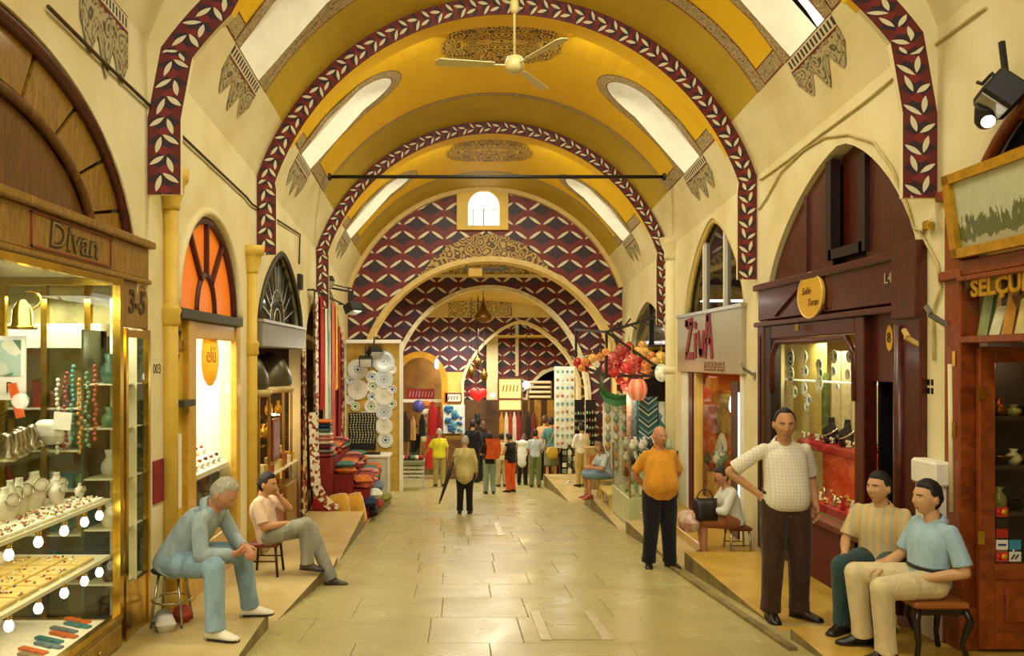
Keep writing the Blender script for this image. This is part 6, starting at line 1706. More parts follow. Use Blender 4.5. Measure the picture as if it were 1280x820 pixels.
# =================================================================== people
_temp = []
def fuse(s, name, voxel, m, parent, smooth=4, adapt=0.0, dec=0, world_pts=False):
    """one continuous surface out of overlapping closed shapes"""
    me = s.mesh(name, m)
    o = bpy.data.objects.new('fuse', me); COL.objects.link(o)
    r = o.modifiers.new('r', 'REMESH'); r.mode = 'VOXEL'; r.voxel_size = voxel; r.adaptivity = adapt
    k = o.modifiers.new('s', 'SMOOTH'); k.iterations = smooth; k.factor = .5
    if dec: d = o.modifiers.new('d', 'DECIMATE'); d.ratio = dec
    _temp.append((o, name, m, parent)); return None
def flush_fuse():
    dg = bpy.context.evaluated_depsgraph_get(); dg.update()
    for o, name, m, parent in _temp:
        me = bpy.data.meshes.new_from_object(o.evaluated_get(dg)); me.name = name
        me.polygons.foreach_set('use_smooth', [True]*len(me.polygons))
        me.materials.clear(); me.materials.append(m)
        n = bpy.data.objects.new(name, me); COL.objects.link(n); n.parent = parent
    for o, *_ in _temp:
        d = o.data; bpy.data.objects.remove(o); bpy.data.meshes.remove(d)
    _temp.clear()
V3 = Vector
def limb(s, pts, rad, n=10):
    s.tube(pts, rad, n)
    for p, r in zip(pts, rad): s.ball(p, r, n, 6)
def head_feat(x, z):
    g = lambda v, w: math.exp(-(v/w)**2)
    d = 0
    if -.045 < z < .03:
        t = (z+.045)/.075; prof = (t/.25 if t < .25 else (1-t)/.75)
        d += .026*prof*g(x, .0125)
    d -= .011*g(abs(x)-.031, .014)*g(z-.010, .011)
    d += .005*g(z-.034, .009)*g(x, .05)
    d += .004*g(abs(x)-.045, .02)*g(z+.025, .02)
    d += .006*g(x, .02)*g(z+.062, .009)-.004*g(x, .022)*g(z+.076, .006)
    d += .009*g(x, .022)*g(z+.098, .016)
    return d
HA, HB, HC = .075, .096, .117
def head_pt(x, y, z, k=1.0):
    """unit direction -> skin point in head frame (front +y)"""
    r = 1/math.sqrt((x/HA)**2+(y/HB)**2+(z/HC)**2)
    p = V3((x*r, y*r, z*r))
    if p.z < -.01:
        t = min(1, (-.01-p.z)/.1); p.x *= 1-.26*t
        if p.y < 0: p.y *= 1-.45*t
    if p.y > 0: p.y = p.y*.97+head_feat(p.x, p.z)*min(1, p.y/.05)
    return p*k
def face_y(x, z):
    return HB*math.sqrt(max(.01, 1-(x/HA)**2-(z/HC)**2))*.97+head_feat(x, z)
def dirs(nu, nv):
    for j in range(nv+1):
        t = PI*j/nv
        for i in range(nu): 
            w = 2*PI*i/nu; yield math.sin(t)*math.cos(w), math.sin(t)*math.sin(w), math.cos(t)
def sphere_faces(nu, nv): return [(j*nu+i, (j+1)*nu+i, (j+1)*nu+(i+1) % nu, j*nu+(i+1) % nu) for j in range(nv) for i in range(nu)]
def hair_mask(p, style):
    """height above the hairline in metres (negative: bare skin)"""
    x, y, z = p; ax = abs(x)
    if style == 'bald': return min(.05-z, z+.055, .015-y)
    top = .088 if style == 'receding' else .068
    if y > .03: h = top-.55*max(0, ax-.038)
    elif y > -.015: h = -.03+(y+.015)/.045*(.062 if ax > .06 else .09)
    else: h = -.085
    if style == 'long' and y < .02: h = -.2
    return z-h
def hand(s, w, d, n, sd, curl=.5, k=1.0, spread=.0):
    """w wrist, d towards the finger tips, n out of the palm, sd towards the thumb"""
    d = V3(d).normalized(); n = (V3(n)-d*V3(n).dot(d)).normalized(); sd_ = d.cross(n).normalized()
    if sd_.dot(V3(sd)) < 0: sd_ = -sd_
    w = V3(w)
    M = Matrix((sd_, d, n)).transposed()
    s.ball(w+d*.048*k, (.043*k, .056*k, .018*k), 12, 8, M=M)
    s.ball(w, (.03*k, .03*k, .022*k), 10, 6, M=M)
    for i, L in enumerate((.072, .08, .074, .058)):
        b = w+d*(.085-.004*abs(i-1))*k+sd_*(.032-.0215*i)*k
        dd = (d+sd_*spread*(1.5-i)).normalized(); p = b-dd*.02*k; pts = [p]; q = b; pts.append(q); a = curl*.5
        for seg in (.45, .32, .25):
            dir_ = dd*math.cos(a)+n*math.sin(a); q = q+dir_*L*seg*k; pts.append(q); a += curl*.9
        limb(s, pts, [.010*k, .0102*k, .0095*k, .009*k, .008*k], 8)
    b = w+d*.022*k+sd_*.030*k
    t1 = (sd_*.75+d*.65+n*.25).normalized(); t2 = (sd_*.25+d*.9+n*.35).normalized()
    limb(s, [b-t1*.012*k, b+t1*.036*k, b+t1*.036*k+t2*.034*k], [.014*k, .012*k, .0095*k], 8)
def cloth(name, col, var=.12, scale=9, bmp=.35, col2=None, rough=.85):
    """woven cloth with soft creases"""
    if name in MATS: return MATS[name]
    m, nt, b = base_mat(name); setp(b, rough, 0, .25); b.inputs['Sheen Weight'].default_value = .15
    v = coords(nt); n = noise_n(nt, scaled(nt, v, (1, 1, .45)), scale, 3, .55, .8)
    c = lin(col); c2 = lin(col2) if col2 else tuple(x*(1-var*2) for x in c)
    nt.links.new(ramp(nt, n, [(.35, c2), (.6, c)]), b.inputs['Base Color'])
    bump(nt, b, n, bmp, .03)
    MATS[name] = m; return m
def striped(name, a, bcol, freq=28, axis=0, w=.3):
    if name in MATS: return MATS[name]
    m, nt, b = base_mat(name); setp(b, .85, 0, .25)
    v = coords(nt); xyz = sepxyz(nt, v)
    f = (xyz[axis]*freq).fract().lt(w)
    if axis == 3: f = f
    c = mixc(nt, f, lin(a), lin(bcol)); nt.links.new(c, b.inputs['Base Color'])
    bump(nt, b, noise_n(nt, scaled(nt, v, (1, 1, .45)), 9, 3, .55, .8), .35, .03)
    MATS[name] = m; return m
def checked(name, a, bcol, freq=34):
    if name in MATS: return MATS[name]
    m, nt, b = base_mat(name); setp(b, .85, 0, .25)
    v = coords(nt); x, y, z = sepxyz(nt, v)
    f = ((x*freq).fract().lt(.14)).max((z*freq).fract().lt(.14))
    c = mixc(nt, f*.6, lin(a), lin(bcol)); nt.links.new(c, b.inputs['Base Color'])
    bump(nt, b, noise_n(nt, scaled(nt, v, (1, 1, .45)), 9, 3, .55, .8), .35, .03)
    MATS[name] = m; return m
def skin(name, c):
    if name in MATS: return MATS[name]
    m, nt, b = base_mat(name); setp(b, .5, 0, .35)
    n = noise_n(nt, coords(nt), 14, 3)
    nt.links.new(ramp(nt, n, [(.35, tuple(x*.86 for x in lin(c))), (.65, lin(c))]), b.inputs['Base Color'])
    b.inputs['Subsurface Weight'].default_value = .08; b.inputs['Subsurface Radius'].default_value = (.02, .008, .004)
    MATS[name] = m; return m
SK_A = skin('tanned_skin', '#c99468'); SK_B = skin('ruddy_skin', '#c58a66'); SK_C = skin('olive_skin', '#d2a274')
EYEW = mat('eye_white', '#efe6d6', .3, var=.02); EYED = mat('eye_dark', '#1d120c', .2, var=.02)
LIPS = mat('lip_skin', '#a8604a', .5, var=.05)

STAND = dict(pelvis=(0, 0, .95), belly=(0, .01, 1.1), chest=(0, 0, 1.3), neck=(0, -.015, 1.475), head=(0, .015, 1.625), hy=0, hp=0, hr=0,
             shR=(.172, -.01, 1.405), shL=(-.172, -.01, 1.405), elR=(.245, -.03, 1.15), elL=(-.245, -.03, 1.15), wrR=(.255, .05, .9), wrL=(-.255, .05, .9),
             hipR=(.09, 0, .93), hipL=(-.09, 0, .93), knR=(.1, .02, .5), knL=(-.1, .02, .5), anR=(.11, -.02, .09), anL=(-.11, -.02, .09),
             toeR=(.12, 1, 0), toeL=(-.12, 1, 0), hdR=(0, .1, -1), hdL=(0, .1, -1), hnR=(-1, 0, 0), hnL=(1, 0, 0), htR=(0, 1, 0), htL=(0, 1, 0))
def person(label, loc, rz, pose=None, S=1.0, skinm=SK_A, shirt=None, sleeve='short', trousers=None, lower='trousers', shoes=None, hair=('short', None),
           fat=1.0, belly=0.0, detail=True, collar=True, belt=None, curl=(.5, .5), tuck=True, group=None, face=True, mous=None, placket=False, hem=None, wide=1.0):
    J = dict(STAND); J.update(pose or {})
    K = {k: (V3(v)*S if isinstance(v, tuple) and k[:3] not in ('toe', 'hdR', 'hdL', 'hnR', 'hnL', 'htR', 'htL') else v) for k, v in J.items()}
    e = thing('person', label, 'person', loc, rz, group, local=True)
    vx = .0062 if detail else .014
    vb = .009 if detail else .016
    nn = 12 if detail else 8
    # ---- torso rings
    def torso(s, g, top=True, low=1.0):
        pe, be, ch, ne = K['pelvis'], K['belly'], K['chest'], K['neck']
        lat_s = (K['shR']-K['shL']).normalized(); lat_h = (K['hipR']-K['hipL']).normalized()
        sh = (K['shR']+K['shL'])/2
        key = [(pe-(be-pe)*.55*low, .150*g, .118*g, 0), (pe, .166*g*fat, .125*g*fat, .1), (be, .156*g*fat, .116*g*fat, .4), (ch, .170*g*fat**.5, .124*g*fat**.5, .8), (sh-(sh-ch)*.2, .160*g, .100*g, 1), (sh+(ne-sh)*.3, .112*g, .078*g, 1), (sh+(ne-sh)*.65, .075*g, .066*g, 1), (ne, .060*g, .060*g, 1)]
        if g >= 1: key = key[:-1]
        key[0] = (key[0][0], .163*g*fat**.7, .128*g*fat**.7, 0)
        path = []
        def cr(p0, p1, p2, p3, t): return p1+(p2-p0)*.5*t+(p0*2-p1*5+p2*4-p3)*.5*t*t+(p1*3-p0-p2*3+p3)*.5*t**3
        for i in range(len(key)-1):
            q4 = [key[max(0, i-1)], key[i], key[i+1], key[min(len(key)-1, i+2)]]
            for j in range(4):
                t_ = j/4; path.append((cr(*[q[0] for q in q4], t_), *[cr(*[q[k] for q in q4], t_) for k in (1, 2)], key[i][3]+(key[i+1][3]-key[i][3])*t_, i+t_))
        path.append((*key[-1], len(key)-1.0))
        Vv = []; n = 24
        for i, (c, a, b, f, u_) in enumerate(path):
            t = (path[min(i+1, len(path)-1)][0]-path[max(0, i-1)][0]).normalized()
            l = (lat_h.lerp(lat_s, f)); l = (l-t*l.dot(t)).normalized(); fw = t.cross(l)
            bump_ = belly*math.exp(-((u_-1.7)/.85)**2)
            a += bump_*.35*g; b += bump_*.55*g
            c = c+fw*bump_*S*.55
            for k in range(n):
                w = 2*PI*k/n; cx, sy = math.cos(w), math.sin(w); q = .85
                Vv.append(c+l*a*S*math.copysign(abs(cx)**q, cx)+fw*b*S*math.copysign(abs(sy)**q, sy))
        m = len(path)
        s.add(Vv, [(i*n+k, i*n+(k+1) % n, (i+1)*n+(k+1) % n, (i+1)*n+k) for i in range(m-1) for k in range(n)]+[tuple(range(n))[::-1], tuple((m-1)*n+k for k in range(n))])
        for s_ in 'RL': limb(s, [ne.lerp(sh, .25)-V3((0, 0, .02*S)), ne.lerp(K['sh'+s_], .6)-V3((0, 0, .03*S)), K['sh'+s_]-V3((0, 0, .02*S))], [.055*g*S, .056*g*S, .05*g*S], 10)
    # ---- body
    b = MB(); torso(b, .8)
    hM = Matrix.Rotation(K['hy'], 3, 'Z') @ Matrix.Rotation(K['hp'], 3, 'X') @ Matrix.Rotation(K['hr'], 3, 'Y')
    hc = K['head']; hk = S*1.1
    H = lambda p: hc+hM @ (V3(p)*hk)
    nu, nv = (44, 36) if detail else (18, 14)
    D_ = list(dirs(nu, nv)); b.add([H(head_pt(*d)) for d in D_], sphere_faces(nu, nv))
    for sx in (-1, 1): b.ball(H((sx*.077, -.008, -.005)), (.012*hk, .02*hk, .032*hk), 8, 6, M=hM)
    limb(b, [K['neck']-V3((0, 0, .04*S)), K['neck'].lerp(H((0, -.02, -.06)), .5), H((0, -.018, -.05))], [.06*S, .056*S, .054*S], nn)
    for s_ in 'RL':
        sh, el, wr = K['sh'+s_], K['el'+s_], K['wr'+s_]
        limb(b, [sh, sh.lerp(el, .5), el], [.046*S, .045*S, .039*S], nn)
        limb(b, [el, el.lerp(wr, .35), wr], [.039*S, .041*S, .027*S], nn)
        limb(b, [K['chest'].lerp(sh, .5), sh], [.05*S, .045*S], nn)
        hand(b, wr, J['hd'+s_], J['hn'+s_], J['ht'+s_], curl[0 if s_ == 'R' else 1], S*1.0)
        hp, kn, an = K['hip'+s_], K['kn'+s_], K['an'+s_]
        limb(b, [K['pelvis'], hp], [.08*S, .08*S], nn)
        limb(b, [hp, hp.lerp(kn, .5), kn], [.08*S, .07*S, .052*S], nn)
        limb(b, [kn, kn.lerp(an, .3), an], [.05*S, .052*S, .034*S], nn)
        t = V3(J['toe'+s_]).normalized(); limb(b, [an, an+t*.05*S-V3((0, 0, .05*S)), an+t*.13*S-V3((0, 0, .068*S))], [.032*S, .026*S, .016*S], nn)
    fuse(b, 'body', vx, skinm, e, 3)
    # ---- face details
    if face:
        for sx in (-1, 1):
            y = face_y(sx*.031, .010); dk = 1 if detail else 1.25
            eo = MB().ball(H((sx*.031, y-.003, .010)), (.0125*hk, .008*hk, .0075*hk*dk), 10, 6, M=hM).build('eye', EYEW, e) if detail else None
            if detail:
                MB().ball(H((sx*.031, y+.0035, .010)), (.0058*hk, .003*hk, .0058*hk), 8, 6, M=hM).build('iris', EYED, eo)
                MB().tube([H((sx*(.031+q*.018), face_y(sx*(.031+q*.018), .0225)+.001, .0225+.004*(1-q*q)-.001*q)) for q in (-1, -.5, 0, .5, 1)], [.0022*hk, .0035*hk, .004*hk, .0035*hk, .002*hk], 6).build('eyebrow', hair[1] or EYED, e)
            else:
                MB().ball(H((sx*.031, y, .012)), (.011*hk, .006*hk, .007*hk), 6, 4, M=hM).build('eye', EYED, e)
        if detail:
            MB().tube([H((q*.022, face_y(q*.022, -.064)+.0012, -.064-.002*q*q)) for q in (-1, -.6, 0, .6, 1)], [.0015*hk, .0042*hk, .005*hk, .0042*hk, .0015*hk], 6).build('lips', LIPS, e)
            if mous: MB().tube([H((q*.026, face_y(q*.026, -.05)+.002, -.05-.006*q*q)) for q in (-1, -.5, 0, .5, 1)], [.002*hk, .005*hk, .005*hk, .005*hk, .002*hk], 6).build('moustache', mous, e)
    # ---- hair
    if hair[1]:
        hs = MB(); Vv = []
        rr = random.Random(len(label))
        hu, hv = (40, 34) if detail else (24, 20)
        for d in dirs(hu, hv):
            p = head_pt(*d); q_ = hair_mask(p, hair[0]); t_ = max(0, min(1, (q_+.006)/.03)); t_ = t_*t_*(3-2*t_)
            k_ = .93+(.10 if hair[0] == 'bald' else .155)*t_+(.035*noise.noise(V3(d)*7+V3((len(label), 0, 0)))+.012*rr.random())*t_
            if hair[0] in ('short', 'long') and p.z > .03: k_ += .05*t_*min(1, (p.z-.03)/.05)
            Vv.append(H(p*k_))
        hs.add(Vv, sphere_faces(hu, hv), 0, True)
        if hair[0] == 'long':
            hs.ball(H((0, -.055, -.07)), (.085*hk, .06*hk, .12*hk), 14, 10, M=hM)
        if hair[0] == 'bun': hs.ball(H((0, -.12, .02)), .045*hk, 10, 8)
        hs.build('hair', hair[1], e)
    # ---- shirt
    if shirt:
        s = MB(); torso(s, 1.0 if tuck else 1.06, low=.4 if tuck else 1.05)
        if hem: limb(s, [K['pelvis'], K['pelvis']+V3((0, 0, -hem))*S], [.15*S*fat, .17*S*fat], 14)
        for s_ in 'RL':
            sh, el, wr = K['sh'+s_], K['el'+s_], K['wr'+s_]
            limb(s, [K['chest'].lerp(sh, .55), sh], [.06*S, .05*S], nn)
            if sleeve == 'short': s.tube([sh, sh.lerp(el, .15), sh.lerp(el, .5), sh.lerp(el, .85)], [.048*S, .057*S, .061*S, .067*S], 14); s.ball(sh, .05*S, 12, 8)
            elif sleeve == 'long':
                limb(s, [sh, sh.lerp(el, .5), el], [.060*S, .062*S, .056*S], 12); s.tube([el, el.lerp(wr, .5), el.lerp(wr, .95)], [.056*S, .05*S, .042*S], 12)
            elif sleeve == 'none': s.ball(sh, .06*S, 10, 6)
        fuse(s, 'shirt', vb, shirt, e, 4)
        if collar:
            c = MB(); ne = K['neck']; up = (H((0, 0, 0))-ne).normalized()
            lt = V3(K['shR']-K['shL']).normalized(); fw = up.cross(lt).normalized(); lt = fw.cross(up).normalized()
            n = 24; Vv = []
            for ring in range(3):
                for k in range(n+1):
                    a_ = .12+(2*PI-.24)*k/n          # angle from the front
                    f = .5+.5*math.cos(a_)           # 1 at the front
                    r_ = (.066, .078, .102+.03*f**3)[ring]*S; z_ = ((.035-.05*f), (.03-.055*f), (-.022-.06*f**2.2))[ring]*S
                    if ring == 2 and f > .96: r_ *= .9; z_ += .02*S
                    Vv.append(ne-up*.005*S+fw*math.cos(a_)*r_*.98+lt*math.sin(a_)*r_*1.05+up*z_)
            c.add(Vv, [(r*(n+1)+k, r*(n+1)+k+1, (r+1)*(n+1)+k+1, (r+1)*(n+1)+k) for r in range(2) for k in range(n)], 0, True)
            co = c.build('collar', shirt, e); so = co.modifiers.new('t', 'SOLIDIFY'); so.thickness = .006*S
    # ---- trousers / skirt
    if lower == 'trousers':
        s = MB()
        pe = K['pelvis']; lat_h = (K['hipR']-K['hipL']).normalized(); t = (K['belly']-pe).normalized(); fw = t.cross(lat_h)
        M = Matrix((lat_h, fw, t)).transposed()
        s.ball(pe, (.168*S*fat, .128*S*fat, .13*S), 16, 10, M=M)
        if belly: s.ball(pe+t*.05*S+fw*belly*.2*S, ((.15+belly*.2)*S*fat, (.12+belly*.35)*S*fat, .1*S), 16, 10, M=M)
        for s_ in 'RL':
            hp, kn, an = K['hip'+s_], K['kn'+s_], K['an'+s_]
            limb(s, [pe.lerp(hp, .5), hp, hp.lerp(kn, .5), kn], [.105*S*fat**.5*wide, .108*S*fat**.5*wide, .098*S*fat**.5*wide, .082*S*wide], 14)
            end = an+(an-kn).normalized()*.025*S
            s.tube([kn, kn.lerp(an, .35), kn.lerp(an, .8), end], [.082*S*wide, .078*S*wide, .072*S*wide, .078*S*wide], 14)
            s.ball(kn, .083*S*wide, 12, 8)
        fuse(s, 'trousers', vb, trousers, e, 3)
        if belt:
            bt = MB(); c0 = pe+t*.105*S; ring = []
            for k in range(28):
                w = 2*PI*k/28; ring.append(c0+lat_h*math.cos(w)*(.152+belly*.25)*S*fat*1.02+fw*(math.sin(w)*(.115+belly*.4)*S*fat*1.02+belly*.2*S))
            bt.tube(ring, .016*S, 6, closed=True); bt.build('belt', belt, e)
    elif lower == 'skirt':
        s = MB(); pe = K['pelvis']; kn = (K['knR']+K['knL'])/2
        s.ball(pe, (.17*S, .13*S, .12*S), 14, 8)
        for s_ in 'RL': limb(s, [K['hip'+s_], K['kn'+s_]], [.11*S, .095*S], 12)
        s.ball(kn, (.16*S, .1*S, .08*S), 12, 8)
        if abs(kn.z-pe.z) > .25: s.lathe([(.15*S, pe.z), (.2*S, kn.z-.02*S), (.2*S, kn.z-.05*S)], (pe.x, pe.y, 0), 16)
        fuse(s, 'skirt', vb, trousers, e, 3)
    # ---- shoes
    if shoes:
        for s_ in 'RL':
            an = K['an'+s_]; t = V3(J['toe'+s_]).normalized(); sd = V3((t.y, -t.x, 0)).normalized(); up = sd.cross(t)
            f = MB(); n = 12; Vv = []
            for (q, w, h, z0) in ((-.075, .022, .03, .03), (-.068, .04, .095, .0), (-.02, .044, .115, .0), (.04, .045, .1, .0), (.085, .048, .066, .0), (.13, .05, .048, .0), (.17, .042, .035, .0), (.195, .02, .02, .006)):
                for k in range(n):
                    a = 2*PI*k/n; zz = math.sin(a)
                    Vv.append(an-up*.088*S+t*q*S+sd*w*S*math.cos(a)*(1 if zz < 0 else .92)+up*S*((z0+h*(.5+.5*zz)) if zz > -.3 else z0))
            f.add(Vv, [(i*n+k, i*n+(k+1) % n, (i+1)*n+(k+1) % n, (i+1)*n+k) for i in range(7) for k in range(n)]+[tuple(range(n))[::-1], tuple(7*n+k for k in range(n))], 0, True)
            sh_ = f.build('shoe', shoes, e)
            if detail: MB().prism([(-.075, -.03), (-.03, -.042), (.12, -.052), (.18, -.04), (.2, 0), (.18, .04), (.12, .052), (-.03, .042), (-.075, .03)], .014*S, lambda a, b_, q: an-up*.089*S+t*a*S+sd*b_*S+up*q).build('sole', mat('dark_sole', '#2a2018', .7), sh_, fix=True)
    return e
BLACKH = mat('black_hair', '#17110e', .6, var=.2, scale=60, bmp=.4); GREYH = mat('grey_hair', '#b5ad98', .6, var=.2, scale=50, bmp=.4, col2='#8f8772')
BROWNH = mat('brown_hair', '#5a3820', .6, var=.2, scale=60, bmp=.4)

# ---- the old man in denim on the metal stool
seat_pose = dict(
    pelvis=(0, 0, .52), belly=(.01, .07, .64), chest=(.03, .2, .80), neck=(.05, .31, .95), head=(.08, .405, 1.04), hp=-.62, hy=-.25,
    shR=(.22, .26, .87), shL=(-.16, .30, .88), elR=(.30, .30, .62), elL=(-.18, .42, .64), wrR=(.17, .50, .60), wrL=(.02, .54, .62),
    hipR=(.1, .02, .51), hipL=(-.1, .02, .51), knR=(.30, .40, .53), knL=(-.2, .47, .53), anR=(.34, .42, .095), anL=(-.22, .53, .095), toeR=(.25, 1, 0), toeL=(-.1, 1, 0),
    hdR=(-.75, .55, -.15), hdL=(.55, .6, -.35), hnR=(-.3, -.4, .6), hnL=(-.4, .0, -.6), htR=(.1, .4, .8), htL=(-.2, .5, .8))
DEN_S = cloth('pale_denim_shirt', '#a2b2b4', .14, 7, .6); DEN_T = cloth('light_blue_jeans', '#8fabba', .16, 8, .6)
person('grey haired man in denim shirt and jeans sitting hunched on the metal stool', (-2.36, 6.66, -.405), -PI/2, seat_pose, 1.06, SK_B, DEN_S, 'long', DEN_T, 'trousers', mat('white_canvas_shoe', '#eee8d2', .6, var=.06), ('short', GREYH), fat=1.05, belly=.03, curl=(.9, .7), tuck=False)
# ---- the youth on the dark stool
pose = dict(pelvis=(0, 0, .44), belly=(0, -.03, .55), chest=(0, -.07, .70), neck=(0, -.07, .86), head=(0, -.015, .99), hp=-.12, hy=-.15,
    shR=(.17, -.08, .81), shL=(-.17, -.06, .81), elR=(.22, .0, .56), elL=(-.14, .2, .70), wrR=(.10, .22, .58), wrL=(-.03, .10, .86),
    hipR=(.09, .02, .43), hipL=(-.09, .02, .43), knR=(.06, .42, .56), knL=(-.05, .45, .49), anR=(.06, .44, .15), anL=(-.03, .68, -.045), toeR=(0, 1, -.1), toeL=(0, 1, 0),
    hdR=(-.2, 1, 0), hdL=(.2, -.1, 1), hnR=(0, -.2, -1), hnL=(.3, -1, 0), htR=(-1, .2, .3), htL=(1, 0, .3))
person('dark haired youth in pale pink tee and grey jeans sitting cross-legged on the dark stool', (-2.1, 8.85, -.565), -PI/2, pose, 1.0, SK_A, cloth('pale_pink_tee', '#e6c6a8', .08), 'short', cloth('grey_jeans', '#99998a', .16, 8, .6), 'trousers', mat('black_trainer', '#1c1714', .5, var=.3, scale=9, col2='#6b5a48'), ('short', BLACKH), collar=False, curl=(.6, 1.0), tuck=False)
# ---- the man in the orange shirt
pose = dict(elR=(.29, -.1, 1.15), elL=(-.29, -.1, 1.15), wrR=(.13, -.2, .98), wrL=(-.13, -.2, .97), hdR=(-1, -.1, -.2), hdL=(1, -.1, -.2), hnR=(0, -1, 0), hnL=(0, -1, 0), htR=(0, 0, 1), htL=(0, 0, 1), toeR=(.3, 1, 0), toeL=(-.3, 1, 0), hy=.15,
            knR=(.11, .02, .5), knL=(-.11, .02, .5), anR=(.13, -.02, .09), anL=(-.14, -.02, .09))
person('stout bald man in orange polo and navy trousers standing with hands behind back', (2.5, 9.95, fl(9.95)), PI+.1, pose, 1.0, SK_B, cloth('orange_polo', '#d9962a', .1), 'short', cloth('navy_trousers', '#17161f', .2, 7, .5), 'trousers', mat('black_leather_shoe', '#120e0c', .35), ('bald', GREYH), fat=1.12, belly=.075, wide=1.18, placket=True, tuck=False)
# ---- tall man in the white shirt
pose = dict(elR=(.42, -.12, 1.2), wrR=(.21, -.02, 1.03), hdR=(-.7, .3, -.6), hnR=(-.4, -.9, 0), htR=(.2, -.5, .7), elL=(-.27, -.12, 1.15), wrL=(-.25, .02, .93), hdL=(.1, .5, -.8), htL=(.3, .8, 0),
            neck=(.01, .0, 1.475), head=(.02, .045, 1.615), hy=-.22, hp=-.12, anR=(.12, .0, .09), anL=(-.13, -.03, .09), toeR=(.1, 1, 0), toeL=(-.8, .8, 0), knR=(.11, .03, .5), knL=(-.11, .02, .5))
person('tall man in white checked shirt and brown trousers standing hand on hip', (2.98, 7.3, -.56), PI, pose, 1.1, SK_A, checked('white_check_shirt', '#ece6d2', '#b8b4a0'), 'short', cloth('dark_brown_trousers', '#4a3020', .2, 7, .6), 'trousers', mat('dark_brown_shoe', '#1e0f0a', .3), ('receding', BLACKH), fat=1.05, belly=.05, wide=1.1, belt=mat('brown_belt', '#2a1810', .4), curl=(.6, .5))
# ---- man in blue polo on the wooden chair
pose = dict(pelvis=(0, 0, .56), belly=(0, .0, .68), chest=(0, -.01, .84), neck=(0, -.03, 1.01), head=(0, .01, 1.165), hy=.15, hp=.02,
    shR=(.18, -.02, .955), shL=(-.19, -.05, .955), elR=(.24, .06, .70), elL=(-.27, -.1, .68), wrR=(.14, .27, .62), wrL=(-.16, .14, .61),
    hipR=(.09, .02, .55), hipL=(-.09, .02, .55), knR=(.2, .44, .56), knL=(-.16, .43, .54), anR=(.22, .38, .09), anL=(-.12, .38, .09), toeR=(.1, 1, 0), toeL=(-.1, 1, 0),
    hdR=(-.1, 1, -.2), hdL=(.3, 1, -.1), hnR=(0, -.2, -1), hnL=(0, -.2, -1), htR=(-1, 0, 0), htL=(1, 0, 0))
person('young man in pale blue polo and cream trousers sitting sideways on the wooden stool', (3.55, 6.04, -.43), PI/2, pose, 1.02, SK_C, cloth('pale_blue_polo', '#a4c4d4', .08), 'short', cloth('cream_trousers', '#ddcc9e', .1, 8, .6), 'trousers', mat('black_dress_shoe', '#14100e', .3), ('short', BLACKH), belt=mat('black_belt', '#15110f', .4), curl=(.7, .7), fat=1.04)
# ---- man in the striped yellow shirt
pose = dict(pelvis=(0, 0, .56), belly=(0, .0, .68), chest=(0, .0, .84), neck=(0, .0, 1.01), head=(0, .05, 1.16), hy=-.35, hp=.02,
    shR=(.18, 0, .955), shL=(-.18, 0, .955), elR=(.25, .1, .69), elL=(-.25, .1, .69), wrR=(.17, .34, .63), wrL=(-.15, .34, .63),
    hipR=(.09, .02, .55), hipL=(-.09, .02, .55), knR=(.16, .44, .55), knL=(-.16, .44, .55), anR=(.16, .42, .09), anL=(-.14, .46, .09), toeR=(.2, 1, 0), toeL=(-.2, 1, 0),
    hdR=(-.1, 1, -.7), hdL=(.2, 1, -.2), hnR=(0, -.7, -1), hnL=(0, -.2, -1), htR=(-1, 0, 0), htL=(1, 0, 0))
person('smiling man in yellow striped shirt and dark teal jeans sitting beside the blue polo', (3.56, 6.74, -.43), 2.35, pose, 1.0, SK_C, striped('yellow_striped_shirt', '#d8b878', '#b8b49a', 16, 0, .4), 'short', cloth('dark_teal_jeans', '#2f4a4c', .2, 8, .6), 'trousers', mat('dark_loafers', '#1a0f0c', .35), ('short', BLACKH), curl=(.7, .6), fat=1.05, tuck=False)
# ---- seated woman with the black bag
pose = dict(pelvis=(0, 0, .52), belly=(0, .03, .63), chest=(0, .07, .79), neck=(0, .1, .95), head=(0, .17, 1.09), hy=.3, hp=-.25,
    shR=(.16, .08, .9), shL=(-.17, .08, .9), elR=(.2, .2, .66), elL=(-.22, .2, .66), wrR=(.1, .38, .66), wrL=(-.1, .4, .68),
    hipR=(.08, .02, .51), hipL=(-.08, .02, .51), knR=(.1, .44, .52), knL=(-.1, .44, .52), anR=(.08, .4, .09), anL=(-.08, .42, .09), hdR=(-.3, 1, .1), hdL=(.3, 1, .1), hnR=(-1, 0, -.3), hnL=(1, 0, -.3), htR=(0, 0, 1), htL=(0, 0, 1))
person('dark haired woman in pale blouse and brown skirt sitting below the ziva sign', (3.62, 10.5, -.8), PI/2, pose, .98, SK_B, cloth('pale_blue_white_blouse', '#dfe0d6', .06), 'long', cloth('tan_brown_skirt', '#a8693c', .12), 'skirt', mat('brown_sandal', '#6a3a1c', .5), ('bun', BLACKH), collar=False, tuck=False, detail=False)

